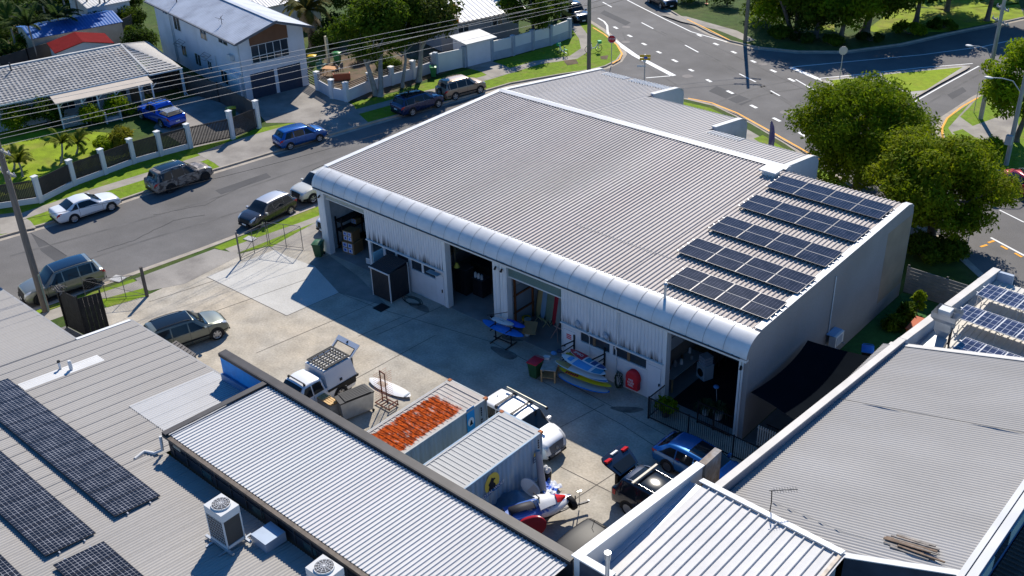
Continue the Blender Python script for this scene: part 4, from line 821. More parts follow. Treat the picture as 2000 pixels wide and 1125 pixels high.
def container(label, cx_, cy_, rz, roofm, wallm):
    """6.06 m box; origin at the middle of its floor, long axis along local y"""
    t = thing('shipping_container', label, 'shipping container', (cx_, cy_, 0), rz)
    Lb = lambda b, n, m: b.build(n, m, t, world=False)
    hx, hy, H = 1.219, 3.03, 2.59
    b = MB(); ribs(b, -hy+.3, hy-.35, [(-hx+.12, H-.05), (hx-.12, H-.05)], .262, .11, .022, axis='y'); b.box(-hx, hx, -hy, -hy+.3, H-.06, H-.012); b.box(-hx, hx, hy-.35, hy, H-.06, H-.010); b.box(-hx, -hx+.12, -hy+.3, hy-.35, H-.06, H-.006); b.box(hx-.12, hx, -hy+.3, hy-.35, H-.06, H-.006); Lb(b, 'roof', roofm)
    b = MB(); prof = []; y = -hy+.12
    while y < hy-.15: prof += [(y, 0), (y+.07, -.035), (y+.14, -.035), (y+.21, 0)]; y += .28
    for sx in (-1, 1): b.grid([[(sx*(hx-.005+d_), yy, z) for yy, d_ in prof] for z in (.16, H-.1)], smooth=False)
    b.box(-hx+.05, hx-.05, -hy+.05, hy-.05, .16, H-.07); Lb(b, 'wall', wallm)
    b = MB()
    for sx in (-1, 1):
        b.box(sx*hx-.03, sx*hx+.03, -hy, hy, H-.11, H-.0); b.box(sx*hx-.03, sx*hx+.03, -hy, hy, .02, .17)
        for sy in (-1, 1): b.box(sx*hx-.06*(sx > 0)-.0, sx*hx+.06*(sx < 0), sy*hy-.06*(sy > 0), sy*hy+.06*(sy < 0), .1, H-.02)
    for sy in (-1, 1): b.box(-hx, hx, sy*hy-.03, sy*hy+.03, H-.115, H-.004); b.box(-hx, hx, sy*hy-.03, sy*hy+.03, .02, .17)
    Lb(b, 'frame', wallm)
    b = MB()
    for sx in (-1, 1):
        for sy in (-1, 1):
            for z in (0, H-.11): b.box(sx*(hx-.05)-.09, sx*(hx-.05)+.09, sy*(hy-.05)-.09, sy*(hy-.05)+.09, z, z+.125)
    Lb(b, 'corner_casting', mat('rust_plain', (.34, .115, .045), .8, var=.35, vs=5))
    b = MB()
    for x in (-.75, -.25, .25, .75): b.cyl((x, hy+.03, .2), (x, hy+.03, 2.4), .018, None, 6)
    Lb(b, 'door_bar', GALV)
    return t
CW1 = mat('container_wall_grey', (.37, .385, .38), .6, var=.12, vs=1.2, col2=(.30, .27, .24), c2s=1, c2f=(.6, .75), stretch=(1, 3, .5))
CW2 = mat('container_wall_blue', (.24, .37, .50), .6, var=.10, vs=1.2, col2=(.34, .40, .44), c2s=1, stretch=(1, 3, .5))
CR2 = mat('container_roof_pale', (.44, .435, .42), .8, spec=.1, var=.06, vs=2, col2=(.42, .30, .18), c2s=1.4, c2f=(.72, .82), stretch=(1, 2.5, 1))
k1 = G(951, 777, 2.59); k2 = G(1059, 842, 2.59)
c1 = container('rusty orange roofed shipping container with pale grey sides', k1.x-1.22, k1.y-3.03, 0, rusty(), CW1)
c2 = container('pale roofed shipping container with blue sides and yellow wolf emblem', k2.x-1.22, k2.y-3.03, 0, CR2, CW2)
EMY = mat('emblem_yellow', (.68, .52, .08), .6, var=.04); EMK = mat('emblem_black', (.012, .014, .02), .6, var=0); EMB = mat('emblem_blue', (.02, .11, .30), .6, var=0); EMW = mat('emblem_white', (.75, .75, .75), .6, var=0)
def emblem(par, X, y, z, r):
    x = X+.012
    b = MB(); b.add([(x, y+r*1.05*math.cos(2*PI*i/28), z+r*1.2*math.sin(2*PI*i/28)) for i in range(28)], [tuple(range(28))]); b.build('emblem_disc', EMY, par)
    b = MB(); pts = [(-.62, -.75), (-.45, -.2), (-.55, .1), (-.3, .35), (-.05, .75), (.1, .55), (.32, .5), (.5, .3), (.25, .22), (.2, 0), (.42, -.25), (.55, -.75)]
    b.add([(x+.006, y+a*r, z+c_*r) for a, c_ in pts], [(0, 1, 10, 11), (1, 2, 9, 10), (2, 3, 8, 9), (3, 4, 5, 8), (5, 6, 7, 8)]); b.build('emblem_wolf', EMK, par)
    b = MB(); b.add([(x+.004, y-r*1.25, z-r*1.25), (x+.004, y+r*1.25, z-r*1.05), (x+.004, y+r*1.25, z-r*.55), (x+.004, y-r*1.25, z-r*.75)], [(0, 1, 2, 3)]); b.build('emblem_band', EMB, par)
def marks(par, X, y):
    b = MB(); r_ = random.Random(int(y*100))
    for k in range(9):
        if k != 4: b.box(X, X+.004, y-.05, y+.05-r_.uniform(0, .04), 2.2-k*.13, 2.2-k*.13+.085)
    b.build('lettering', EMK, par)
p = GX(961, 944, k2.x); emblem(c2, k2.x, p.y, p.z+.02, .44)
text('lettering', 'ROYAL WOLF', .24, EMW, c2, (k2.x+.024, p.y, p.z-.37), (0, 1, .08), (0, -.08, 1), .002)
text('lettering', 'ROYAL WOLF', .15, mat('lettering_faded', (.33, .33, .33), .6, var=0), c2, (k2.x-1.1, k2.y-.17, 2.585), (1, 0, 0), (0, 1, 0), .001)
marks(c2, k2.x+.016, k2.y-.28)
p = GX(919, 815, k1.x)
b = MB(); b.box(k1.x+.008, k1.x+.014, p.y-.26, p.y+.26, p.z-.75, p.z+.55); b.build('emblem_panel', mat('emblem_sky', (.03, .30, .58), .6, var=.05), c1)
b = MB(); b.add([(k1.x+.02, p.y+.2*math.cos(2*PI*i/20), p.z-.25+.24*math.sin(2*PI*i/20)) for i in range(20)], [tuple(range(20))]); b.build('emblem_disc', EMW, c1)
b = MB(); b.add([(k1.x+.026, p.y+a*.2, p.z-.28+c_*.2) for a, c_ in [(-.6, -.8), (-.3, 0), (0, .7), (.3, .4), (.6, -.8)]], [(0, 1, 2, 3, 4)]); b.build('emblem_wolf', EMK, c1)
marks(c1, k1.x+.016, k1.y-.42)
# ---- skips / dumpsters
def skip_bin(label, pts, zt, body, lid):
    """pts: four lid corners (counter-clockwise), zt lid height"""
    c = sum(pts, Vector())/4; t = thing('dumpster', label, 'dumpster', (c.x, c.y, 0))
    q = [p*.97+c*.03 for p in pts]; lo = [p*.86+c*.14 for p in pts]
    v = [(p.x, p.y, zt-.08) for p in q]+[(p.x, p.y, .14) for p in lo]
    b = MB(); b.add(v, [(0, 1, 2, 3), (0, 4, 5, 1), (1, 5, 6, 2), (2, 6, 7, 3), (3, 7, 4, 0), (7, 6, 5, 4)]); b.build('bin_body', body, t)
    b = MB(); v = [(p.x, p.y, z) for z in (zt-.07, zt) for p in pts]; b.add(v, [(3, 2, 1, 0), (4, 5, 6, 7), (0, 1, 5, 4), (1, 2, 6, 5), (2, 3, 7, 6), (3, 0, 4, 7)])
    for i in range(7):
        a = pts[0].lerp(pts[1], (i+.5)/7); d_ = pts[3].lerp(pts[2], (i+.5)/7); b.beam(a.lerp(d_, .08)+Vector((0, 0, zt-a.z+.02)), a.lerp(d_, .85)+Vector((0, 0, zt-a.z+.02)), .09, .05)
    b.build('lid', lid, t)
    b = MB()
    for p in lo: b.cyl((p.x-.03, p.y, .07), (p.x+.03, p.y, .07), .07, None, 8)
    b.build('castor', RUBBER, t); return t
LIDB = mat('lid_black', (.03, .03, .032), .45, var=.15)
skip_bin('galvanised dumpster with black ribbed lid standing behind the white pickup', [G(664, 790, 1.2), G(652, 775, 1.2), G(712, 749, 1.2), G(731, 764, 1.2)][::-1], 1.2, GALV, LIDB)
skip_bin('small dumpster with dusty ribbed lid tucked beside the sage green car', [G(372, 703, 1.15), G(333, 672, 1.15), G(344, 665, 1.15), G(383, 691, 1.15)], 1.15, mat('bin_grey', (.16, .17, .18), .5, var=.1), mat('lid_dusty', (.12, .11, .105), .6, var=.3, vs=3))
pts = [G(612, 771, 1.0), G(645, 792, 1.0), G(662, 783, 1.0), G(629, 763, 1.0)]; c = sum(pts, Vector())/4
t = thing('timber_crate', 'pale timber crate lying between the white pickup and the dumpster', 'crate', (c.x, c.y, 0))
b = MB(); v = [(p.x, p.y, z) for z in (.2, .9) for p in pts]; b.add(v, [(3, 2, 1, 0), (4, 5, 6, 7), (0, 1, 5, 4), (1, 2, 6, 5), (2, 3, 7, 6), (3, 0, 4, 7)]); b.build('side', mat('crate_grey', (.3, .3, .3), .7, var=.1), t)
b = MB()
for i in range(4):
    a = pts[0].lerp(pts[3], (i+.5)/4); d_ = pts[1].lerp(pts[2], (i+.5)/4); b.beam((a.x, a.y, .95), (d_.x, d_.y, .95), .1, .05)
for k in (.05, .5, .95): a = pts[0].lerp(pts[1], k); d_ = pts[3].lerp(pts[2], k); b.beam((a.x, a.y, 1.0), (d_.x, d_.y, 1.0), .1, .04)
b.build('slat', mat('crate_timber', (.55, .36, .16), .6, var=.15), t)
# ---- rusty drying rack
RUST = MATS['rust_plain']
c = G(748, 787); t = thing('metal_rack', 'tall rusty rack with many thin side arms on the sunny concrete', 'rack', (c.x, c.y, 0))
b = MB(); b.cyl((c.x, c.y, .1), (c.x, c.y, 2.0), .035, None, 6); b.cyl((c.x+.35, c.y-.0, .1), (c.x+.35, c.y, 1.95), .03, None, 6); b.beam((c.x, c.y, 1.98), (c.x+.35, c.y, 1.93), .05, .05); b.build('post', mat('rust_dark', (.13, .05, .035), .8, var=.3), t)
b = MB()
for i in range(13):
    z = .45+i*.12
    for x in (0, .35): b.tube([(c.x+x, c.y-.45, z+.04), (c.x+x, c.y+.45, z+.04)], .008, 4)
b.build('arm', RUST, t)
b = MB()
for y in (-.3, .3): b.beam((c.x-.25, c.y+y, .1), (c.x+.85, c.y+y, .1), .05, .05)
for x in (-.2, .2, .8): b.beam((c.x+x, c.y-.32, .12), (c.x+x, c.y+.32, .12), .05, .05)
b.beam((c.x+.8, c.y-.3, .35), (c.x+.8, c.y+.3, .35), .05, .05); b.beam((c.x+.8, c.y-.3, .1), (c.x+.8, c.y-.3, .35), .04, .04); b.beam((c.x+.8, c.y+.3, .1), (c.x+.8, c.y+.3, .35), .04, .04); b.build('base', MATS['rust_dark'], t)
# ---- boards
def board(name, label, cat, a, bb, wid, mats_, th=.09, rocker=.06, flip=False, group=None, pads=(), up=None, pull=.5):
    """a,bb end points (nose, tail) as Vectors; pads: (t0,t1,w,matindex)"""
    d_ = bb-a; L_ = d_.length; d_ = d_/L_; upv = Vector(up) if up is not None else Vector((0, 0, 1)); sd = d_.cross(upv).normalized(); upv = sd.cross(d_)
    mid = (a+bb)/2; t = thing(name, label, cat, tuple(mid), 0, group)
    def wf(s): return wid/2*(max(0, 1-abs(2*s-1)**2.6)**.62)
    N = 22; P = []
    for i in range(N+1):
        s_ = .004+.992*i/N; w_ = wf(s_); z = rocker*(2*s_-1)**2; hh = th/2*(max(.15, 1-abs(2*s_-1)**3)); row = []
        for k in range(9):
            an = 2*PI*k/8; row.append(a+d_*(s_*L_)+sd*(w_*math.cos(an))+upv*(z+hh*math.sin(an)*(1 if abs(math.cos(an)) < .5 else .75)))
        P.append(row)
    b = MB(); b.grid(P, 0, True, True)
    b.build('board_deck' if pads else 'board_shell', mats_[0], t)
    for (t0, t1, f, mi) in pads:
        b = MB(); Q = []
        for i in range(9):
            s_ = t0+(t1-t0)*i/8; w_ = wf(s_)*f; z = rocker*(2*s_-1)**2+th/2*.98+.004
            Q.append([a+d_*(s_*L_)+sd*(w_*k)+upv*(z-.02*k*k) for k in (-1, -.5, 0, .5, 1)])
        b.grid(Q); b.build('deck_pad', mats_[mi], t)
    return t
BW = mat('board_white', (.68, .68, .68), .3, var=.04, coat=.4); BB = mat('board_blue', (.02, .20, .62), .35, var=.05, coat=.3); BY = mat('board_yellow', (.72, .55, .02), .35, var=.05, coat=.3); BR = mat('board_red', (.50, .03, .045), .35, var=.05, coat=.3)
BG = mat('board_grey', (.38, .42, .45), .4, var=.05); BN = mat('board_navy', (.03, .07, .2), .4, var=.05); BT = mat('board_teal', (.04, .22, .36), .5, var=.05); BO = mat('board_tan', (.48, .33, .14), .5, var=.1); BP = mat('board_purple', (.10, .06, .28), .4, var=.05); BWB = mat('board_sky', (.08, .32, .62), .45, var=.05)
gp = 'boards stacked on the wall rack'
board('paddle_board', 'grey paddle board with blue rail, lowest in the wall stack near the ground', 'paddle board', G(1090, 732, .38), G(1191, 768, .38), .78, [BB, BG], group=gp, pads=((.03, .97, .86, 1), (.5, .56, .3, 0)))
yb = board('surfboard', 'long bright yellow surfboard with red lettering in the wall stack', 'surfboard', G(1092, 719, .66), G(1195, 757, .66), .58, [BY, BR], group=gp)
q = G(1117, 731, .71); dv = (G(1195, 757, .66)-G(1092, 719, .66)).normalized(); b = MB()
for k in range(6): b.cbox((q.x+dv.x*(k-2.5)*.13, q.y+dv.y*(k-2.5)*.13, .722), (.085, .15 if k % 2 else .19, .02), math.atan2(dv.y, dv.x))
b.build('lettering', BR, yb)
board('surfboard', 'blue and white board between the yellow board and the tan one', 'surfboard', G(1108, 714, .88), G(1188, 748, .88), .55, [BW, BP, BB], group=gp, pads=((.15, .6, .8, 1), (.6, .97, .9, 2)))
board('surfboard', 'tan nosed board with white rail and dark stripes in the wall stack', 'surfboard', G(1084, 706, 1.05), G(1186, 744, 1.05), .6, [BW, BO, BN], group=gp, pads=((.02, .3, .85, 1), (.17, .20, .8, 2), (.23, .25, .8, 2), (.28, .30, .8, 2)))
board('paddle_board', 'white paddle board with blue deck pads on top of the wall stack', 'paddle board', G(1098, 694, 1.38), G(1183, 733, 1.38), .74, [BW, BWB, BT], group=gp, pads=((.16, .26, .6, 1), (.32, .68, .9, 1), (.74, .93, .9, 2), (.40, .60, .5, 2)))
rb = board('windsurf_board', 'red and white board beside the wall behind the topmost paddle board', 'board', G(1114, 684, 1.42), G(1185, 724, 1.42), .55, [BW, BR, BN, BT], group=gp, pads=((.0, .42, .98, 1), (.46, .6, .7, 3), (.62, .74, .7, 2), (.78, .95, .75, 2)))
q = G(1130, 692.5, 1.48); dv = G(1185, 724, 1.42)-G(1114, 684, 1.42); text('lettering', 'SMRO', .24, EMW, rb, (q.x, q.y, 1.52), dv, Vector((0, 0, 1)).cross(dv), .002)
board('surfboard', 'short yellow board nose against the wall at the left end of the stack', 'surfboard', G(1105, 691, 1.25), G(1135, 700, 1.25), .45, [mat('board_mustard', (.42, .33, .03), .4, var=.05)], group=gp)
b = MB()
for px, py in ((1122, 694), (1181, 722)):
    p = GY(px, py, -.02); 
    b.box(p.x-.04, p.x+.04, -.08, -.02, .15, 1.9); 
    for z in (.28, .56, .80, .96, 1.28): b.beam((p.x, -.05, z), (p.x, -1.05, z+.03), .05, .04)
    b.beam((p.x-.0, -1.1, 1.72), (p.x, -.1, 1.55), .05, .05)
t = solo('board_rack', b, BLACK, 'black wall bracket rack carrying the stack of boards', 'rack', (-8, -.3, .15))
# left boards on the stand
c = G(985, 682); t = thing('board_stand', 'black metal stand holding blue boards in front of the double pillar', 'rack', (c.x, c.y, 0))
A0 = G(943, 626, .95); A1 = G(1023, 659, .95); dd = (A1-A0).normalized(); sdv = Vector((-dd.y, dd.x, 0)); m_ = (A0+A1)/2; m_.z = 0
b = MB()
for k in (-.55, .55):
    p = m_+dd*k; b.beam((p.x, p.y, .05), (p.x, p.y, 1.25), .05, .05)
    for z in (.86, 1.1): b.beam(Vector((p.x, p.y, z))-sdv*.45, Vector((p.x, p.y, z))+sdv*.45, .04, .04)
    b.beam(Vector((p.x, p.y, .06))-sdv*.5, Vector((p.x, p.y, .06))+sdv*.5, .05, .05)
b.beam(m_-dd*.7+Vector((0, 0, .2)), m_+dd*.7+Vector((0, 0, .2)), .05, .05); b.build('frame', BLACK, t)
b = MB(); p = m_+sdv*.2; b.tube([p-dd*1.3+Vector((0, 0, 1.25)), p+dd*.2+Vector((0, 0, 2.0))], .02, 5); b.build('pole', BLACK, t)
board('paddle_board', 'long bright blue board resting on the black stand', 'paddle board', A0, A1, .75, [BB, BO], group='boards on the stand')
board('surfboard', 'white surfboard with black tail on the black stand above the blue board', 'surfboard', G(957, 619, 1.16), G(1004, 636, 1.16), .52, [BW, BLACK], group='boards on the stand', pads=((.0, .14, .9, 1), (.4, .6, .12, 1)))
board('surfboard', 'short deep blue board at the right end of the black stand', 'surfboard', G(990, 625, 1.12), G(1025, 641, 1.12), .5, [mat('board_royal', (.02, .12, .6), .4, var=.05)], group='boards on the stand')
# broken white board on the ground
board('surfboard', 'broken white board lying on the sunny concrete by the rusty rack', 'surfboard', G(722, 740, .1), G(802, 776, .1), .82, [BW, mat('board_beige', (.4, .34, .28), .6, var=.1), BG], th=.12, pads=((.22, .42, .45, 1), (.9, .935, .95, 2)))
# ---- wheelie bins
def wheelie(label, p, rz, body, lid, group=None):
    t = thing('wheelie_bin', label, 'bin', (p.x, p.y, p.z), rz, group); L = lambda b, n, m: b.build(n, m, t, world=False)
    v = [(sx*w_, sy*d_, z) for w_, d_, z in ((.21, .25, .06), (.285, .34, .95)) for sx, sy in ((-1, -1), (1, -1), (1, 1), (-1, 1))]
    b = MB(); b.add(v, [(0, 1, 5, 4), (1, 2, 6, 5), (2, 3, 7, 6), (3, 0, 4, 7), (3, 2, 1, 0), (4, 5, 6, 7)]); b.box(-.3, .3, -.355, .355, .9, .965); L(b, 'bin_body', body)
    b = MB(); P = []
    for i in range(7): y = -.39+.76*i/6; P.append([(x, y, 1.0+.085*math.cos(PI*(i/6-.5))*(1-(x/.32)**4)) for x in (-.31, -.22, -.1, .1, .22, .31)])
    b.grid(P); b.box(-.31, .31, -.39, .37, .965, 1.002); b.tube([(-.25, .4, .95), (-.25, .46, 1.0), (.25, .46, 1.0), (.25, .4, .95)], .018, 5); L(b, 'lid', lid)
    for s_ in (-1, 1):
        b = MB(); b.cyl((s_*.24-.03, .3, .1), (s_*.24+.03, .3, .1), .1, None, 12); L(b, 'wheel', RUBBER)
    return t
BGREEN = mat('bin_green', (.02, .075, .03), .5, var=.08); LGREEN = mat('bin_lid_green', (.02, .22, .055), .4, var=.08); LRED = mat('bin_lid_red', (.5, .02, .04), .4, var=.06); LYEL = mat('bin_lid_yellow', (.6, .4, .02), .4, var=.06); LDG = mat('bin_lid_dark', (.03, .11, .045), .45, var=.08)
wheelie('green wheelie bin with red lid beside the small work table', G(1046, 735), .1, BGREEN, LRED)
wheelie('dark green wheelie bin against the left end pillar of the warehouse', G(624, 500), .5, BGREEN, LDG)
wheelie('green wheelie bin with bright green lid on the grass by the white gate', G(847, 150), .8, mat('bin_midgreen', (.03, .16, .06), .5, var=.08), LGREEN)
wheelie('green wheelie bin with bright green lid in the sandy garden', G(660, 122), 2.0, MATS['bin_midgreen'], LGREEN)
wheelie('dark wheelie bin with yellow lid beside the two storey house', G(612, 128), 2.2, BGREEN, LYEL)
wheelie('dark wheelie bin with yellow lid behind the dark front gate', G(455, 232), 2.6, BGREEN, LYEL)
wheelie('black bin topped with a blue bag in the narrow side passage', G(1690, 712), .4, BLACK, mat('bag_blue', (.03, .17, .55), .4, var=.2))
# ---- work table with clutter
c = G(1075, 735); t = thing('work_table', 'small paint-stained timber work table beside the red lidded bin', 'table', (c.x, c.y, 0), math.radians(28))
b = MB(); b.box(-.4, .4, -.6, .6, .74, .78); b.build('table_top', mat('table_grey', (.36, .33, .29), .8, var=.25, vs=4), t, world=False)
for sx in (-.35, .35):
    for sy in (-.55, .55): b = MB(); b.box(sx-.04, sx+.04, sy-.04, sy+.04, 0, .74); b.build('leg', TIMBERL, t, world=False)
b = MB(); b.box(-.35, .35, -.55, .55, .25, .28); b.build('shelf', TIMBERL, t, world=False)
for px, py, s_, m_, lab in ((1068, 700, .3, mat('box_white', (.6, .6, .6), .6), 'small white box lying on the work table'), (1082, 692, .32, mat('cloth_blue', (.10, .26, .5), .8, var=.2), 'crumpled blue cloth on the far end of the work table'), (1093, 688, .3, mat('bag_dark', (.04, .06, .1), .7, var=.2), 'dark bag on the work table next to the white door')):
    p = G(px, py, .8); b = MB(); b.ball((p.x, p.y, .78+s_*.3), (s_*.6, s_*.5, s_*.32), 10, 6) if 'box' not in lab else b.cbox((p.x, p.y, .86), (.34, .24, .14), .4); solo('bundle' if 'box' not in lab else 'carton', b, m_, lab, 'bundle' if 'box' not in lab else 'box', (p.x, p.y, .78))
# ---- fire hose reel cover and hose coil
p = GY(1238, 737, -.1); t = thing('hose_reel', 'red fire hose reel cover hung on the white lower wall', 'fire hose', tuple(p))
FRED = mat('hose_red', (.56, .02, .03), .5, var=.08)
P = []
for d_, sc in ((0, 1.0), (-.22, 1.0), (-.28, .9), (-.3, .6), (-.3, .05)):
    P.append([(p.x+sc*.40*math.cos(an)*(1.0), p.y+.06+d_, p.z+sc*(.48*math.sin(an) if math.sin(an) > 0 else .52*math.sin(an)*(1 if abs(math.cos(an)) > .5 else .95))) for an in [2*PI*k/24 for k in range(25)]])
b = MB(); b.grid(P, 0, True, True); b.box(p.x-.37, p.x+.37, p.y-.2, p.y+.05, p.z-.62, p.z-.2); b.build('cover', FRED, t)
text('lettering', 'FIRE\nHOSE\nREEL', .16, EMW, t, (p.x-.02, p.y-.245, p.z-.22), (1, 0, 0), (0, 0, 1), .004)
p = GY(1211, 738, -.12); b = MB(); rr = random.Random(4)
for k in range(6):
    pts = [(p.x+rr.uniform(-.05, .05)+(.24-.02*k)*math.cos(2*PI*i/22), p.y-.05-.04*k, p.z-.1+rr.uniform(-.05, .05)+(.52-.03*k)*math.sin(2*PI*i/22)) for i in range(23)]
    b.tube(pts, .018, 5, k % 2)
solo('hose_coil', b, [BLACK, mat('hose_green', (.03, .07, .04), .6)], 'coil of dark hoses and ropes hanging between the board stack and hose reel', 'hose', tuple(p))
b = MB(); rr = random.Random(8)
for k in range(3):
    c = G(808, 588); b.tube([(c.x+(.55+.1*k)*math.cos(2*PI*i/18)+rr.uniform(-.06, .06), c.y-.1+(.28+.05*k)*math.sin(2*PI*i/18), .03+.03*k) for i in range(19)], .018, 5)
solo('hose_coil', b, mat('hose_darkgreen', (.02, .035, .03), .5), 'dark garden hose lying looped on the ground beside the black cabinet', 'hose', (c.x, c.y, 0))
# ---- black storage cabinet
t = thing('storage_cabinet', 'black ribbed storage cabinet with white edge trims standing against the white wall', 'cabinet', (-22.9, -.9, 0))
BLKS = mat('cabinet_black', (.03, .03, .033), .45, var=.1)
x0, x1, y0, y1 = -24.0, -22.45, -1.75, -.25
b = MB(); ribs(b, x0-.06, x1+.06, [(y0-.08, 1.98), (y1, 2.2)], .15, .05, .02); b.build('roof', BLKS, t)
b = MB(); n_ = 14
for k in range(n_): xx = x0+(x1-x0)*k/n_; b.box(xx, xx+(x1-x0)/n_*.8, y0-.015, y0, .05, 1.93)
for k in range(n_): yy = y0+(y1-y0)*k/n_; b.box(x1, x1+.015, yy, yy+(y1-y0)/n_*.8, .05, 1.97)
b.box(x0, x1, y0, y1, .05, 1.95); b.build('wall', BLKS, t)
b = MB(); b.box(x0-.06, x1+.06, y0-.14, y0-.09, 1.93, 2.0); b.build('gutter', OFFWHITE, t)
for q in ((x1, y0, 1.95), (x0, y0, 1.95), (x1, y1, 2.1)): b = MB(); b.box(q[0]-.025, q[0]+.03, q[1]-.03, q[1]+.03, 0, q[2]); b.build('trim', OFFWHITE, t)
b = MB(); b.box(-24.75, -24.7, -.9, -.1, .2, 2.25); b.box(-24.7, -24.1, -.16, -.1, .2, 1.6); b.build('divider_panel', mat('panel_aqua', (.22, .42, .50), .5), t)
wheelie('wheelie bin with a blue lid half hidden behind the black cabinet', Vector((-24.35, -.8, .25)), 0, mat('bin_blue', (.02, .12, .55), .5, var=.1), mat('bin_lid_blue', (.02, .10, .6), .4, var=.1))
# ---- contents of the open bays
def carton(p, s_, rz, lab, group='cartons in the left bay'):
    t = thing('carton', lab, 'box', tuple(p), rz, group); b = MB(); b.box(-s_[0]/2, s_[0]/2, -s_[1]/2, s_[1]/2, 0, s_[2]); b.build('box', mat('cardboard', (.26, .15, .07), .85, var=.12), t, world=False)
    b = MB()
    for i in range(2):
        for j in range(2): b.box(-s_[0]*.42+i*s_[0]*.45, -s_[0]*.06+i*s_[0]*.42, -s_[1]/2-.006, -s_[1]/2-.001, .08*s_[2]+j*s_[2]*.46, s_[2]*.46+j*s_[2]*.46)
    b.build('print', mat('print_white', (.55, .58, .68), .7), t, world=False)
    b = MB()
    for i in range(2):
        for j in range(2): b.box(-s_[0]*.34+i*s_[0]*.45, -s_[0]*.16+i*s_[0]*.42, -s_[1]/2-.010, -s_[1]/2-.007, .16*s_[2]+j*s_[2]*.46, s_[2]*.38+j*s_[2]*.46)
    b.build('mark', mat('print_blue', (.05, .12, .5), .7), t, world=False)
    return t
p = G(690, 490); carton((p.x, p.y, .02), (1.0, .9, .8), .15, 'large printed carton standing on the floor of the left bay'); carton((p.x-.05, p.y+.05, .83), (.8, .75, .7), .15, 'printed carton on top of the larger carton in the left bay')
p = G(684, 448, 1.4); carton((-30.0, 2.3, 1.42), (.5, .45, .35), .1, 'small carton on the black shelf in the left bay')
t = thing('shelf_rack', 'black steel shelf rack against the block wall of the left bay', 'shelf', (-30, 1.9, 0)); b = MB()
for x in (-30.3, -29.75):
    for y in (.9, 3.0): b.box(x-.04, x+.04, y-.04, y+.04, 0, 2.3)
b.build('post', BLACK, t)
for z in (.3, 1.35, 2.0): b = MB(); b.box(-30.35, -29.7, .85, 3.05, z, z+.06); b.build('shelf', BLACK, t)
b = MB(); b.box(-28.4, -28.1, -.35, -.1, .003, .008) if False else b.cbox((-27.05, .55, .3), (.3, .02, .4), .2); solo('notice_board', b, WHITE, 'small white notice leaning at the mouth of the left bay', 'sign', (-27.05, .55, .1))
for (x, y, w_, d_, h, m_, nm, lab, cat) in ((-19.9, 1.9, .9, .7, 1.75, mat('locker_black', (.018, .018, .02), .4), 'locker', 'black locker just inside the middle open bay', 'locker'), (-18.9, 2.3, .8, .7, 1.2, MATS['locker_black'], 'tool_trolley', 'black tool trolley in the middle open bay', 'trolley'), (-20.4, 4.2, 1.6, .8, .9, mat('bench_brown', (.12, .09, .06), .7), 'workbench', 'brown workbench deep in the middle open bay', 'bench'), (-18.0, 5.0, .8, .8, 1.4, mat('crate_dark', (.08, .08, .085), .7), 'cupboard', 'dark cupboard deep in the middle open bay', 'cupboard')):
    t = thing(nm, lab, cat, (x, y, 0)); b = MB(); b.box(x-w_/2, x+w_/2, y-d_/2, y+d_/2, .08, h); b.build('body', m_, t)
    b = MB(); b.box(x-w_/2+.04, x-.02, y-d_/2-.02, y-d_/2, .14, h-.06); b.build('door', m_, t); b = MB(); b.box(x+.02, x+w_/2-.04, y-d_/2-.02, y-d_/2, .14, h-.06); b.build('door', m_, t)
    b = MB(); b.box(x-w_/2-.02, x+w_/2+.02, y-d_/2-.02, y+d_/2+.02, h, h+.03); b.build('top', DKGREY, t)
for i, (dx, m_) in enumerate(((-19.15, WHITE), (-18.9, WHITE), (-18.65, mat('tin_grey', (.35, .38, .4), .4)))):
    b = MB(); b.cyl((dx, 2.1, 1.24), (dx, 2.1, 1.52), .09, .08, 10); b.cyl((dx, 2.1, 1.52), (dx, 2.1, 1.58), .05, .04, 8); solo('bottle', b, m_, ['left white bottle on the black tool trolley', 'second white bottle on the black tool trolley', 'grey tin on the black tool trolley'][i], 'bottle', (dx, 2.1, 1.24))
p = GY(892, 517, 1.2); b = MB(); b.cyl((p.x, p.y, p.z+.6), (p.x, p.y, p.z+.14), .012, None, 5, mat=1); b.cyl((p.x, p.y, p.z+.14), (p.x, p.y, p.z-.14), .06, .2, 12); solo('pendant_lamp', b, [mat('bell_yellow', (.55, .48, .08), .5), BLACK], 'yellow bell shaped lamp hanging in the middle open bay', 'lamp', tuple(p))
t = thing('pallet_rack', 'rust brown frame rack of boards in the bay behind the blue boards', 'rack', (-14.9, 1.6, 0)); b = MB()
for y in (.8, 2.3): b.box(-14.98, -14.88, y, y+.1, 0, 3.4)
for z in (.9, 2.0, 3.1): b.box(-14.96, -14.9, .75, 2.45, z, z+.1)
b.build('frame', mat('rack_rust', (.20, .075, .03), .7, var=.2), t)
b = MB(); b.box(-15.0, -14.985, .9, 2.4, .1, 2.6); b.build('panel', mat('panel_bluegrey', (.22, .26, .30), .6), t)
for i, (x, m_, lean) in enumerate(((-14.45, BO, .1), (-14.15, mat('board_paleblue', (.30, .42, .52), .4, var=.05), .05), (-13.85, mat('board_green', (.26, .30, .2), .4, var=.1), .0), (-13.6, MATS['board_green'], .03), (-13.3, BR, .05), (-13.0, mat('board_cream', (.4, .38, .33), .4, var=.1), .1))):
    board('surfboard', ['tan board', 'pale blue board', 'first sage board', 'second sage board', 'red brown board', 'cream board'][i]+' standing upright at the back of the board bay', 'surfboard', Vector((x-lean, 2.3, .05)), Vector((x, 2.75, 2.8)), .46, [m_], th=.08, group='boards standing in the board bay', up=(0, -1, 0))
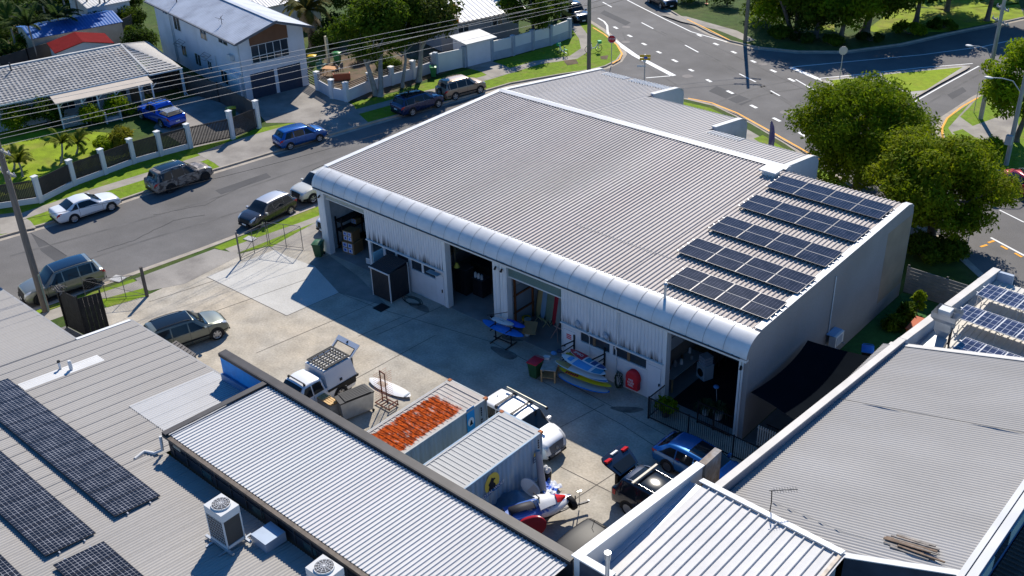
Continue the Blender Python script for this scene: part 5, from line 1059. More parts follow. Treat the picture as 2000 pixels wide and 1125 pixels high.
for i, (px, py, r, h, m_, lab) in enumerate(((1030, 655, .17, .4, mat('bucket_white', (.5, .55, .55), .5), 'white bucket under the cardboard near the blue boards'), (1042, 648, .18, .42, mat('bucket_green', (.34, .5, .42), .5), 'pale green bucket under the cardboard'), (1031, 638, .2, .5, mat('bucket_grey', (.4, .42, .44), .5), 'grey bucket holding the cardboard sheet'))):
    p = G(px, py); b = MB(); b.cyl((p.x, p.y, 0), (p.x, p.y, h), r*.85, r, 14); b.tube([(p.x+r*math.cos(a), p.y+r*math.sin(a), h) for a in [2*PI*k/14 for k in range(15)]], .015, 4); solo('bucket', b, m_, lab, 'bucket', (p.x, p.y, 0))
p = G(1035, 640, .75); b = MB(); b.cbox((p.x, p.y, .74), (.75, .9, .04), .5, 0, .35); solo('cardboard_sheet', b, mat('cardboard_tan', (.30, .20, .10), .85, var=.15), 'brown cardboard sheet lying over the buckets', 'cardboard', (p.x, p.y, .6))
p = G(1028, 625, .3); b = MB(); b.cyl((p.x, p.y, .35), (p.x, p.y, .48), .26, .26, 16); b.cyl((p.x, p.y, .481), (p.x, p.y, .49), .12, .12, 12, mat=1); b.cyl((p.x, p.y, 0), (p.x, p.y, .35), .16, .2, 10, mat=1); solo('cable_reel', b, [LYEL, BLACK], 'yellow and black cable reel beside the cardboard', 'reel', (p.x, p.y, 0))
for i, (a_, b_) in enumerate((((1051, 618), (1067, 629)), ((1066, 614), (1082, 625)))):
    q0 = G(*a_, .35); q1 = G(*b_, .35); b = MB(); b.beam(q0, q1, .09, .06)
    for q in (q0, q1):
        b.beam(q, (q.x-.15, q.y-.15, 0), .04, .03); b.beam(q, (q.x+.15, q.y+.15, 0), .04, .03)
    solo('trestle', b, mat('trestle_wood', (.5, .44, .22), .7, var=.1), ['left', 'right'][i]+' pale timber trestle on the floor of the board bay', 'trestle', (q0.x, q0.y, 0))
p = G(1085, 665); b = MB(); b.beam((p.x-.35, p.y, 0), (p.x+.2, p.y+.1, 1.1), .03, .03); b.beam((p.x+.25, p.y-.1, 0), (p.x-.1, p.y+.2, 1.15), .03, .03); b.beam((p.x-.2, p.y+.1, .85), (p.x+.6, p.y, .9), .05, .05); solo('saw_stand', b, mat('stand_pink', (.42, .25, .2), .6), 'thin folding stand with a red brown bar by the white doorway edge', 'stand', (p.x, p.y, 0))
# right bay
t = thing('kitchen_bench', 'grey timber bench cluttered along the left wall of the right open bay', 'bench', (-4.9, 2.4, 0)); b = MB(); b.box(-5.34, -4.5, 1.0, 4.0, .86, .92); b.build('bench_top', mat('bench_grey', (.26, .29, .30), .6, var=.15), t)
for y in (1.1, 3.9):
    for x in (-5.26, -4.57): b = MB(); b.box(x-.04, x+.04, y-.04, y+.04, 0, .86); b.build('leg', TIMBERL, t)
rr = random.Random(12)
for i in range(7):
    x = -5.2+rr.uniform(0, .45); y = 1.3+i*.38; h = rr.uniform(.12, .34); r = rr.uniform(.06, .12); b = MB(); b.cyl((x, y, .93), (x, y, .93+h), r, r*.85, 10); b.cyl((x, y, .93+h), (x, y, .93+h*1.2), r*.5, r*.4, 8)
    solo('jar', b, [WHITE, mat('jar_brown', (.16, .09, .04), .4), mat('jar_steel', (.4, .42, .44), .3, .6)][i % 3], ['white jar at the front end', 'brown jar second from the front end', 'steel jar third from the front end', 'white jar in the middle', 'brown jar past the middle', 'steel jar near the back', 'white jar at the back end'][i]+' of the bench in the right bay', 'jar', (x, y, .93))
p = G(1376, 738, 0); t = thing('washing_machine', 'white front loading washing machine with dark round door in the right bay', 'washing machine', (p.x, p.y, .03), -.35)
b = MB(); b.box(-.32, .32, -.3, .3, .02, .88); b.build('casing', mat('appliance_white', (.62, .64, .66), .3, var=.03), t, world=False)
b = MB(); b.disc((0, -.315, .42), (0, -1, 0), .21, 24); b.build('door', GLASS, t, world=False); b = MB(); b.tube([(.22*math.cos(2*PI*i/24), -.31, .42+.22*math.sin(2*PI*i/24)) for i in range(25)], .018, 5); b.build('door_ring', BLACK, t, world=False)
b = MB(); b.box(-.3, .3, -.312, -.305, .75, .86); b.build('control_panel', OFFWHITE, t, world=False)
for i in range(3): b = MB(); b.box(-.26, .24, -.24, .26, .9+i*.16, 1.04+i*.16); b.box(-.28, .27, -.26, .29, 1.03+i*.16, 1.055+i*.16); o = b.build('plastic_tub', mat('tub_clear', (.45, .47, .52), .3, var=.1)); o.data.transform(Matrix.Translation((0, 0, -.9))); o.location = (p.x, p.y, .9); o.rotation_euler = (0, 0, -.35); tag(o, ['lowest', 'middle', 'topmost'][i]+' clear plastic tub stacked on the white washing machine', 'tub', 'tubs on the washing machine')
p = G(1357, 700, .9)
t = thing('microwave', 'timber cased microwave with white front on a shelf in the right bay', 'microwave', (-4.9, 4.4, 1.2)); b = MB(); b.box(-5.3, -4.5, 4.2, 4.7, 1.2, 1.65); b.box(-5.3, -4.5, 4.2, 4.7, .03, .9, 0); b.build('casing', mat('casing_wood', (.28, .17, .08), .6), t); b = MB(); b.box(-5.25, -4.7, 4.185, 4.197, 1.25, 1.6); b.build('door', mat('appliance_white', (1, 1, 1)), t)
t = thing('side_table', 'dark steel table with white jars at the back of the right bay', 'table', (-3.3, 4.9, 0)); b = MB(); b.box(-4.0, -2.6, 4.5, 5.3, .86, .9); b.build('table_top', mat('steel_dark', (.12, .15, .16), .4, .5), t)
for x in (-3.95, -2.65):
    for y in (4.55, 5.25): b = MB(); b.box(x-.03, x+.03, y-.03, y+.03, 0, .86); b.build('leg', DKGREY, t)
for i in range(4): b = MB(); x = -3.7+i*.26; b.cyl((x, 4.75, .9), (x, 4.75, 1.12), .1, .09, 10); b.cyl((x, 4.75, 1.12), (x, 4.75, 1.22), .04, .03, 8); solo('jar', b, WHITE, ['leftmost', 'second', 'third', 'rightmost'][i]+' white jar on the dark steel table in the right bay', 'jar', (x, 4.75, .9), 'white jars on the steel table')
b = MB(); b.box(-4.2, -.3, .45, 7.8, .025, .032); solo('floor_mat', b, mat('mat_black', (.016, .016, .018), .9, var=.2), 'black rubber floor mat covering the right bay', 'floor mat', (-2, 3, .025))
# ---- black bar fence with potted plants
t = thing('bar_fence', 'black vertical bar pool fence around the mouth of the right bay', 'fence', (-2, -1.4, 0))
def bar_run(a, c_, h=1.25):
    a = Vector(a); c_ = Vector(c_); L_ = (c_-a).length; b = MB(); n_ = int(L_/.11)
    for k in range(1, n_): q = a.lerp(c_, k/n_); b.box(q.x-.009, q.x+.009, q.y-.009, q.y+.009, .08, h-.02)
    b.beam(a+Vector((0, 0, h)), c_+Vector((0, 0, h)), .04, .045); b.beam(a+Vector((0, 0, .1)), c_+Vector((0, 0, .1)), .04, .04); b.build('bar_panel', BLACK, t)
pts = [(-4.25, -.08, 0), (-4.25, -1.42, 0), (-1.95, -1.42, 0), (.5, -1.42, 0), (2.6, -1.42, 0)]
for i in range(4): bar_run(pts[i], pts[i+1])
bar_run((-2.2, -.2, 0), (-.35, -.2, 0)); bar_run((1.2, .3, 0), (3.1, .3, 0))
for p in pts[1:]+[(-1.3, -.2, 0), (-2.2, -.2, 0)]: b = MB(); b.box(p[0]-.03, p[0]+.03, p[1]-.03, p[1]+.03, 0, 1.32); b.build('post', BLACK, t)
# pots: see the planting section
# ---- heap beside the containers
TARP = mat('tarp_blue', (.10, .17, .24), .55, var=.2, vs=2, col2=(.16, .22, .28), c2s=1.5, bump=.4, bs=6)
p0 = G(985, 985, .3); b = MB(); P = []; rr = random.Random(21)
for i in range(16):
    row = []
    for j in range(16):
        u = i/15-.5; v = j/15-.5; r = math.hypot(u, v)*2
        row.append((p0.x+.35+u*3.1+rr.uniform(-.06, .06), p0.y+v*2.6+rr.uniform(-.06, .06), max(0.02, 1.0*(1-min(r, 1)**1.6)+.16*math.sin(u*13+v*4)+.12*math.sin(v*17-u*6)+rr.uniform(-.07, .07))))
    P.append(row)
b.grid(P); solo('tarpaulin', b, TARP, 'crumpled blue grey tarpaulin heaped against the blue container side', 'tarpaulin', (p0.x, p0.y, 0))
q0 = GX(1052, 915, k2.x+.2); q1 = G(1055, 963, .15)
b = MB(); b.tube([Vector((q0.x+.05, q0.y-.1, 2.0)), Vector((q0.x+.25, q0.y-.2, 1.3)), Vector((q0.x+.5, q0.y-.35, .15))], [.12, .16, .19], 12); solo('rolled_carpet', b, mat('carpet_grey', (.30, .31, .34), .85, var=.1), 'grey rolled carpet leaning on the blue container corner', 'carpet', (q0.x+.5, q0.y-.35, 0))
a0 = G(1019, 935, 1.3); a1 = G(1052, 968, .4)
board('windsurf_board', 'grey pointed board leaning on the heap beside the blue container', 'board', a0, a1, .6, [BG, mat('board_greybrown', (.33, .31, .30), .6)], th=.08, pads=((.5, .85, .7, 1),), up=(.5, -.6, .6))
p = G(1075, 958); b = MB(); rr = random.Random(2); P = []
for i in range(9):
    P.append([(p.x-.45+i*.1+.0, p.y-.5+j*.12, .03+.10*math.sin(i*1.9+j)+.08*math.sin(j*2.7)+.1+rr.uniform(-.03, .03)) for j in range(9)])
b.grid(P); solo('plastic_sheet', b, mat('sheet_bluewhite', (.03, .12, .55), .4, var=.1, col2=(.6, .63, .7), c2s=2.2, c2f=(.47, .53)), 'blue and white plastic sheet lying at the corner of the blue container', 'sheet', (p.x, p.y, 0))
p = G(1068, 935); b = MB(); rr = random.Random(6)
for i in range(7): b.ball((p.x+rr.uniform(-.15, .15), p.y+rr.uniform(-.15, .15), .45+rr.uniform(-.1, .15)), rr.uniform(.08, .15), 8, 5)
b.cyl((p.x, p.y, 0), (p.x, p.y, .42), .2, .24, 10, mat=1); solo('rope_tub', b, [OFFWHITE, BLACK], 'black tub full of white rope and fenders by the container corner', 'tub', (p.x, p.y, 0))
p = G(1072, 966); b = MB(); b.cbox((p.x, p.y, .05), (.75, .5, .05), .3); b.cbox((p.x+.03, p.y, .09), (.55, .4, .03), .5); solo('foam_board', b, OFFWHITE, 'flat white foam piece lying on the concrete beside the heap', 'board', (p.x, p.y, 0))
p = GX(1046, 900, k2.x+.08); text('wall_marking', 'E', .5, mat('mark_blue', (.03, .09, .2), .6), c2, (k2.x+.02, p.y, p.z), (0, 1, 0), (0, 0, 1), .002)
p = GX(1045, 888, k2.x); b = MB(); b.add([(k2.x+.016, p.y+.09*math.cos(2*PI*i/14), p.z+.14*math.sin(2*PI*i/14)) for i in range(14)], [tuple(range(14))]); b.build('sticker', EMY, c2)
# ---- left boundary of the yard: gate posts, wire panels, black screened fence
CHAIN = mat('steel_dull', (.16, .15, .145), .6, .3, var=.15)
def post(px, lab, h=1.9, m_=None, w_=.09, leg=True):
    p = G(*px); b = MB(); b.box(p.x-w_/2, p.x+w_/2, p.y-w_/2, p.y+w_/2, 0, h); b.box(p.x-w_/2-.01, p.x+w_/2+.01, p.y-w_/2-.01, p.y+w_/2+.01, h, h+.03)
    solo('gate_post', b, m_ or mat('post_timber', (.13, .11, .095), .8, var=.2), lab, 'post', (p.x, p.y, 0)); return p
def wire_panel(name, lab, a, c_, h=1.5, diag=True, nv=3):
    t = thing(name, lab, 'fence', ((a[0]+c_[0])/2, (a[1]+c_[1])/2, 0)); a = Vector((*a, 0)); c_ = Vector((*c_, 0))
    b = MB()
    for k in range(nv+1): q = a.lerp(c_, k/nv); b.cyl((q.x, q.y, 0), (q.x, q.y, h), .022, None, 6)
    for z in (.12, h): b.tube([a+Vector((0, 0, z)), c_+Vector((0, 0, z))], .018, 5)
    if diag: b.tube([a+Vector((0, 0, .12)), c_+Vector((0, 0, h))], .016, 5)
    b.build('frame', CHAIN, t)
    b = MB(); L_ = (c_-a).length; n_ = int(L_/.16)
    for k in range(-int(h/.16), n_+1):
        s0 = max(k*.16, 0); z0 = .12+(s0-k*.16); s1 = min(k*.16+h-.12, L_); z1 = .12+(s1-k*.16)
        if s1 > s0 and z0 < h:
            d_ = (c_-a)/L_; b.tube([a+d_*s0+Vector((0, 0, z0)), a+d_*s1+Vector((0, 0, min(z1, h)))], .0028, 3, caps=False); b.tube([a+d_*(L_-s0)+Vector((0, 0, z0)), a+d_*(L_-s1)+Vector((0, 0, min(z1, h)))], .0028, 3, caps=False)
    b.build('wire_mesh', CHAIN, t); return t
pA = post((288, 579), 'dark timber gate post at the left side of the driveway', 2.0, w_=.14); pB = post((470, 508), 'steel gate post at the right side of the driveway', 2.0, mat('post_steel', (.18, .16, .15), .6, .2, var=.15), .08)
wire_panel('wire_fence', 'chain wire fence panel left of the driveway on the grass strip', (pA.x-.1, pA.y-.06), (-37.0, -13.2), 1.5, True, 3)
wire_panel('wire_gate', 'open chain wire gate folded back beside the right gate post', (pB.x, pB.y), (-34.25, -1.8), 1.7, True, 2)
wire_panel('wire_fence', 'chain wire fence panel on the lawn beside the warehouse corner', (-34.2, -1.7), (-32.0, -.7), 1.7, True, 2)
t = thing('screen_fence', 'black screened fence enclosing a bin yard beside the low grey roof', 'fence', (-36, -15, 0)); b = MB()
f0 = G(133, 639); f1 = G(172, 659); f2 = G(216, 646)
for a, c_ in ((f0, f1), (f1, f2)):
    d_ = (c_-a).normalized(); sd = Vector((-d_.y, d_.x, 0)); n_ = int((c_-a).length/.25)
    for k in range(n_): q = a.lerp(c_, k/n_); r_ = a.lerp(c_, (k+.97)/n_); b.beam(q+Vector((0, 0, 1.32)), r_+Vector((0, 0, 1.32)), .03, 2.5)
b.build('panel', mat('screen_black', (.016, .016, .017), .7, var=.3, vs=3), t); b = MB()
for p in (f0, f1, f2): b = MB(); b.cyl((p[0], p[1]-.06, 0), (p[0], p[1]-.06, 2.75), .05, None, 8); b.build('post', BLACK, t)
b = MB(); rr = random.Random(31)
for i in range(9): b.tube([(f0.x+rr.uniform(-.2, .7), f0.y+rr.uniform(-.3, .3), 2.6+rr.uniform(-.1, .25)) for _ in range(5)], .02, 4)
solo('wire_bundle', b, CHAIN, 'tangle of grey wire hung over the corner of the black screened fence', 'wire', (f0.x, f0.y, 2.6))
b = MB(); b.poly([(f0.x-.2, f0.y, .014), (f1.x, f1.y, .014), (f2.x, f2.y, .014), (-28.2, -15.2, .014), (-28.2, -17.9, .014), (f0.x-.6, -17.9, .014)]); struct('service_yard', b, mat('service_concrete', (.16, .155, .15), .9, var=.25))
b = MB(); p = G(230, 545); b.cbox((p.x, p.y, .03), (.9, .7, .04), .3); b.cbox((p.x, p.y, .052), (.8, .6, .01), .3, 1); solo('pit_lid', b, [CONC, mat('lid_concrete', (.4, .4, .4), .8)], 'pale concrete pit lid set in the grass by the left gate post', 'pit lid', (p.x, p.y, 0))
p = G(489, 467); b = MB(); b.cbox((p.x, p.y, .03), (.8, .55, .04), .2); b.cbox((p.x, p.y, .052), (.7, .45, .01), .2, 1); solo('pit_lid', b, [CONC, MATS['lid_concrete']], 'pale concrete pit lid in the lawn beside the right gate post', 'pit lid', (p.x, p.y, 0))
# ---- passage right of the warehouse
t = thing('board_fence', 'grey horizontal board fence closing the passage behind the warehouse', 'fence', (2.4, 18, 0)); b = MB()
for k in range(8): b.box(.2, 4.9, 17.98, 18.02, .05+k*.21, .235+k*.21)
b.build('board', mat('fence_grey', (.20, .195, .19), .8, var=.15, vs=2), t); b = MB()
for x in (.25, 2.5, 4.85): b = MB(); b.box(x-.05, x+.05, 18.03, 18.12, 0, 1.8); b.build('post', DKGREY, t)
b = MB(); b.poly([(.2, 9.5, .010), (4.3, 9.5, .010), (5, 17.9, .010), (.2, 17.9, .010)]); struct('turf', b, mat('turf_green', (.03, .10, .025), .95, var=.2, vs=3, grain=.2, gs=30))
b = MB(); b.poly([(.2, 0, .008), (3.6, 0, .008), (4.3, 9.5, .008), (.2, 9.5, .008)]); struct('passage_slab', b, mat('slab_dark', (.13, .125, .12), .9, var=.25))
p = G(1797, 642, .4); b = MB(); b.cbox((p.x, p.y, .3), (1.0, 1.5, .6), .05); b.cbox((p.x, p.y, .62), (1.08, 1.58, .05), .05); solo('planter_box', b, mat('terracotta', (.42, .10, .04), .7, var=.12), 'orange terracotta planter box on the green turf of the passage', 'planter', (p.x, p.y, 0))
t = thing('white_bar_gate', 'small cream slatted gate under the edge of the shade sail', 'gate', (1.6, -.1, 0)); b = MB()
for k in range(9): b.box(1.0+k*.12, 1.06+k*.12, -.12, -.08, .2, 1.35)
b.build('slat', mat('gate_cream', (.5, .46, .4), .6), t); b = MB(); b.box(.95, 2.1, -.08, -.05, .3, .36); b.box(.95, 2.1, -.08, -.05, 1.15, 1.21); b.build('rail', MATS['gate_cream'], t)
# ================================================================== VEHICLES
def pchip(xs, ys):
    xs = np.array(xs, float); ys = np.array(ys, float); h = np.diff(xs); d = np.diff(ys)/h; m = np.zeros(len(xs))
    for i in range(1, len(xs)-1):
        if d[i-1]*d[i] > 0: w1, w2 = 2*h[i]+h[i-1], h[i]+2*h[i-1]; m[i] = (w1+w2)/(w1/d[i-1]+w2/d[i])
    m[0], m[-1] = d[0], d[-1]
    def f(x):
        i = int(np.clip(np.searchsorted(xs, x)-1, 0, len(xs)-2)); t = (x-xs[i])/h[i]
        return ((1+2*t)*(1-t)**2)*ys[i]+t*(1-t)**2*h[i]*m[i]+t*t*(3-2*t)*ys[i+1]+t*t*(t-1)*h[i]*m[i+1]
    return f
class Body:
    def __init__(s, L, Wd, H, belt, hood, tail, cowl, roof_f, roof_r, deck, roof_drop=.06, nose=.42, clr=.24, tumble=.7, hoodlen=None):
        """x forward, origin mid-length; cowl/roof_f/roof_r/deck are x positions (deck: base of rear window)"""
        hw = Wd/2; f, r = L/2, -L/2; s.L, s.hw, s.H, s.belt = L, hw, H, belt; s.cowl, s.rf, s.rr, s.deck = cowl, roof_f, roof_r, deck
        tl = tail; rm = (roof_f+roof_r)/2
        st = [  # x, zbot, zside(belt), ztop, w_bot, w_belt, w_top
            (r, .46, tl-.30, tl-.27, .80, .78, .66), (r+.07, .34, tl-.10, tl-.06, .90, .88, .76), (r+(.22 if deck-r > .5 else .12), clr+.02, tl-.03, tl+.0, .96, .93, .80)]
        if deck-r > .5: st += [(deck-.06, clr, belt-.01, tl+.035, .99, .95, .80)]
        dz = tl+.04 if deck-r > .5 else max(belt+.03, tl+.02)
        st += [(max(deck, r+.17), clr, belt, dz, .99, .95, .78),
               (roof_r, clr, belt, H-roof_drop, 1., .96, tumble), (rm, clr, belt, H, 1., .96, tumble+.02), (roof_f, clr, belt-.01, H-.05, 1., .96, tumble),
               (cowl, clr, belt-.03, hood+.05, .99, .95, .80), (cowl+.12, clr, hood-.01, hood+.035, .99, .94, .80)]
        st += [((cowl+.12+f-.35)/2, clr, hood-.05, hood+.0, .98, .92, .76), (f-.35, clr+.01, hood-.13, hood-.07, .93, .86, .70), (f-.12, clr+.06, hood-.24, hood-.18, .84, .77, .60), (f-.03, .34, nose+.12, nose+.17, .74, .68, .52), (f, .42, nose, nose+.03, .66, .60, .45)]
        st.sort(); xs = [q[0] for q in st]
        s.fn = [pchip(xs, [q[k] for q in st]) for k in range(1, 7)]
    def sec(s, x):
        zb, zs, zt, wb, ws, wt = [f(x) for f in s.fn]; h = s.hw; wb *= h; ws *= h; wt *= h
        k = min(1, max(0, (zt-zs)/.25)); e = .045*k+.012
        return [(0, zb), (wb*.90, zb), (wb*.985, zb+.10), (wb, zb*.45+zs*.55), (ws+.012, zs-.045), (ws, zs), (wt+(ws-wt)*.12+.01, zt-e-.03*k), (wt-.02, zt-e*.35), (wt*.82, zt), (wt*.4, zt+.012), (0, zt+.016)]
    VB, VR = 5, 6      # belt line and roof edge positions on the section
    def pt(s, x, v):
        """v in 0..10 along the half section (right side mirrored by the caller)"""
        p = s.sec(x); i = int(min(max(v, 0), 9.999)); t = v-i
        return (p[i][0]*(1-t)+p[i+1][0]*t, p[i][1]*(1-t)+p[i+1][1]*t)
    def patch(s, mb, x0, x1, v0, v1, side, nu=8, nv=4, off=.012, mat=0, xt0=None, xt1=None):
        """offset patch over the shell; xt0/xt1 = x limits at v1 (slanted ends)"""
        xt0 = x0 if xt0 is None else xt0; xt1 = x1 if xt1 is None else xt1
        def P(x, v): y, z = s.pt(x, v); return Vector((x, side*y, z))
        rows = []
        for i in range(nu+1):
            row = []
            for j in range(nv+1):
                t = j/nv; v = v0+(v1-v0)*t; xa = x0*(1-t)+xt0*t; xb = x1*(1-t)+xt1*t; x = xa+(xb-xa)*i/nu
                p = P(x, v); n = (P(x+.02, v)-P(x-.02, v)).cross(P(x, min(v+.05, 10))-P(x, max(v-.05, 0)))
                n.normalize()
                if n.z < -.2 or n.y*side < -.3: n = -n
                if abs(n.y) < .01 and n.z < 0: n = -n
                row.append(p+n*off)
            rows.append(row)
        mb.grid(rows, mat, True, side > 0)
    def across(s, mb, xa, xb, xc, v0, off=.012, nu=6, mat=0):
        """full-width patch from v0 over the top: xa/xb at the sides, shifted to xc at centre (windscreens)"""
        vs = [v0+(10-v0)*k/5 for k in range(6)]
        rows = []
        for i in range(nu+1):
            row = []
            for sd, seq in ((-1, vs), (1, vs[-2::-1])):
                for v in seq:
                    t = (v-v0)/(10-v0); x = (xa+(xb-xa)*i/nu)
                    y, z = s.pt(x, v); p = Vector((x, sd*y, z)); y2, z2 = s.pt(x+.02, v); n = Vector((-(z2-z), 0, .02)).normalized(); row.append(p+n*off)
            rows.append(row)
        mb.grid(rows, mat, True, xb > xa)
def wheel(parent, x, y, r, side, rimm=ALLOY, spokes=5, width=.21, rimr=.66):
    b = MB(); P = []
    for (dy, rr_) in ((-width, r*.6), (-width, r*.93), (-width*.75, r), (-.03, r), (.005, r*.95), (.012, r*.80), (.0, rimr*r)):
        P.append([(x+rr_*math.cos(2*PI*k/24), y+side*dy, r+rr_*math.sin(2*PI*k/24)) for k in range(25)])
    b.grid(P, 0, True, side < 0); w_ = b.build('wheel', RUBBER, parent, world=False)
    b = MB(); b.disc((x, y-side*.045, r), (0, side, 0), rimr*r, 24, 1)
    for k in range(spokes):
        a = 2*PI*k/spokes+.3; ca, sa = math.cos(a), math.sin(a); h0, h1 = .045+.1*r, .035+.05*r
        b.add([(x+ca*q-sa*h, y-side*dq, r+sa*q+ca*h) for q, h, dq in ((.08*r, -h0*.7, .0), (.08*r, h0*.7, .0), (rimr*r, h1, .012), (rimr*r, -h1, .012))], [(0, 1, 2, 3)] if side < 0 else [(3, 2, 1, 0)])
    P = [[(x+q*math.cos(2*PI*k/24), y-side*dq, r+q*math.sin(2*PI*k/24)) for k in range(25)] for q, dq in ((rimr*r*1.01, .0), (rimr*r*.9, .008), (rimr*r*.86, .03))]
    b.grid(P, 0, True, side < 0); b.disc((x, y+side*.002, r), (0, side, 0), .09*r+.03, 12); b.build('rim', [rimm, BLACK], w_, world=False); return w_
def car(label, loc, rz, paintm, L=4.5, Wd=1.8, H=1.5, belt=.93, hood=.95, tail=.98, cowl=.95, roof_f=.35, roof_r=-1.45, deck=-1.95, wb=2.65, fo=None, r=.32, rimm=ALLOY, spokes=5, pillars=(0.0, -.95), roofm=None, clad=False, rails=False, sunroof=None, panroof=False, spare=False, tint=GLASS, name='parked_car', cat='car', group=None, tumble=.7, rear_glass=True, plate=True, wipes=True, grille=BLACK, door_x=None, extras=None, gate_open=False):
    t = thing(name, label, cat, tuple(loc), rz, group); B = Body(L, Wd, H, belt, hood, tail, cowl, roof_f, roof_r, deck, tumble=tumble)
    Lb = lambda b, n, m, p=t: b.build(n, m, p, world=False)
    hw = Wd/2; f, rr_ = L/2, -L/2
    xs = sorted(set([round(rr_+L*i/54, 3) for i in range(55)]+[cowl, roof_f, roof_r]))
    rows = []
    vv = [0, .5, 1, 2, 2.5, 3, 3.5, 4, 4.5, 5, 5.5, 6, 6.5, 7, 7.5, 8, 9, 10]
    for x in xs:
        x_ = min(max(x, rr_+.001), f-.001); row = []
        for sd, seq in ((-1, vv), (1, vv[-2::-1])):
            for v in seq: y, z = B.pt(x_, v); row.append((x_, sd*y, z))
        rows.append(row)
    b = MB(); b.grid(rows, 0, True, True); n_ = len(rows[0]); o_ = len(b.v)
    b.f.append(tuple(range(n_))); b.m.append(0); b.sm.append(True); b.f.append(tuple(range(o_-n_, o_))[::-1]); b.m.append(0); b.sm.append(True)
    Lb(b, 'body', paintm)
    if roofm or panroof:
        b = MB(); m_ = roofm or GLASS
        B.across(b, roof_r-.05 if roofm else roof_r+.25, roof_f+.02, 0, 6.6 if roofm else 7.0, .006, 8); Lb(b, 'roof_panel', m_)
    if sunroof: b = MB(); B.across(b, sunroof[0], sunroof[1], 0, 8.0, .008, 3); Lb(b, 'sunroof', GLASS)
    # glass
    b = MB(); B.across(b, cowl-.03, roof_f+.07, 0, 6.9, .01, 6); Lb(b, 'windscreen', tint)
    if rear_glass and not gate_open: b = MB(); B.across(b, roof_r-.10, max(deck, rr_+.17)+.05, 0, 7.0, .01, 5); Lb(b, 'rear_window', tint)
    ends = [cowl-.22]+[p for p in pillars]+[max(deck, rr_+.17)+.18]
    for sd in (-1, 1):
        for k in range(len(ends)-1):
            a0, a1 = ends[k+1]+.035, ends[k]-.035
            ta0, ta1 = a0, a1
            if k == 0: ta1 = min(a1, roof_f-.02)
            if k == len(ends)-2: ta0 = max(a0, roof_r+.10)
            if ta1-ta0 < .12: ta0 = ta1-.12 if k else ta0
            b = MB(); B.patch(b, a0, a1, 5.03, 5.94, sd, 6, 3, .012, 0, ta0, ta1); Lb(b, 'side_window', tint)
        # door seams and handles
        b = MB()
        for q in [cowl-.12]+list(pillars)[:2]: B.patch(b, q-.008, q+.008, 2.1, 5.0, sd, 1, 8, .005)
        B.patch(b, pillars[-1] if len(pillars) > 1 else pillars[0]-1.0, cowl-.12, 2.06, 2.12, sd, 8, 1, .005); Lb(b, 'door_seam', BLACK)
        for q in list(pillars)[:2]: y, z = B.pt(q+.2, 4.55); b = MB(); b.cbox((q+.2, sd*(y+.012), z-.02), (.18, .03, .03)); Lb(b, 'door_handle', paintm)
        y, z = B.pt(cowl-.3, 5.0); b = MB(); b.cbox((cowl-.30, sd*(y+.13), z+.07), (.13, .2, .15)); b.beam((cowl-.3, sd*(y-.02), z+.02), (cowl-.3, sd*(y+.1), z+.05), .05, .05); Lb(b, 'mirror', roofm or paintm)
        # arches: black discs stand in for shaded wheel wells; sills and cladding are trim
        b = MB()
        xf = (fo if fo is not None else f-.86); xr = xf-wb
        for xc in (xf, xr):
            yy = sd*(hw+.004); pts = [(xc+r*1.17*math.cos(PI*k/14), yy, r+r*1.17*math.sin(PI*k/14)) for k in range(15)]; pts += [(xc-r*1.17, yy, .22), (xc+r*1.17, yy, .22)]
            b.add(pts+[(p[0], p[1]-sd*.05, p[2]) for p in pts], [tuple(range(17)) if sd < 0 else tuple(range(16, -1, -1))]+[(i, (i+1) % 17, 17+(i+1) % 17, 17+i) for i in range(17)])
        if clad:
            B.patch(b, xr+r*1.1, xf-r*1.1, 1.3, 2.7, sd, 6, 2, .012); B.patch(b, xf+r*1.1, f-.12, 1.3, 2.6, sd, 4, 2, .01); B.patch(b, rr_+.12, xr-r*1.1, 1.3, 2.6, sd, 4, 2, .01)
        else: B.patch(b, xr+r*1.1, xf-r*1.1, 1.2, 2.05, sd, 6, 2, .008)
        Lb(b, 'arch_shade_trim', BLACK)
        for xc in (xf, xr): wheel(t, xc, sd*(hw+.015), r, sd, rimm, spokes)
        # lamps
        b = MB(); B.patch(b, f-.30, f-.05, 4.1, 6.2, sd, 5, 4, .012, 0, f-.55, f-.12); Lb(b, 'headlight', HEADLAMP)
        if not gate_open:
            b = MB(); B.patch(b, rr_+.012, rr_+.22, 3.6, 4.9, sd, 3, 3, .014); B.patch(b, rr_+.2, rr_+.36, 4.0, 5.0, sd, 2, 2, .012); Lb(b, 'tail_light', REDLAMP)
        if rails:
            q = [(roof_r+.15+(roof_f-.1-roof_r-.15)*k/8) for k in range(9)]; b = MB(); b.tube([(x, sd*(B.pt(x, 7.4)[0]), B.pt(x, 7.4)[1]+.06*(0 < k < 8)) for k, x in enumerate(q)], .02, 5); Lb(b, 'roof_rail', rails)
    b = MB(); y, z = B.pt(f-.03, 5); B.across(b, f-.015, f-.11, 0, 7.2, .012, 3); b.box(f-.02, f+.012, -hw*.5, hw*.5, .36, .46); Lb(b, 'grille', grille)
    b = MB(); b.box(f-.10, f+.02, -hw*.68, hw*.68, .28, .36); Lb(b, 'bumper', BLACK); b = MB(); b.box(rr_-.015, rr_+.08, -hw*.74, hw*.74, .30, .44); Lb(b, 'bumper', BLACK)
    if plate:
        b = MB(); b.box(f+.012, f+.02, -.19, .19, .37, .48); Lb(b, 'number_plate', PLATE)
        b = MB(); b.box(rr_-.025, rr_-.014, -.19, .19, .62, .73); Lb(b, 'number_plate', PLATE)
    b = MB(); b.box(rr_+.35, f-.4, -hw*.86, hw*.86, .2, .42); Lb(b, 'underbody', BLACK)
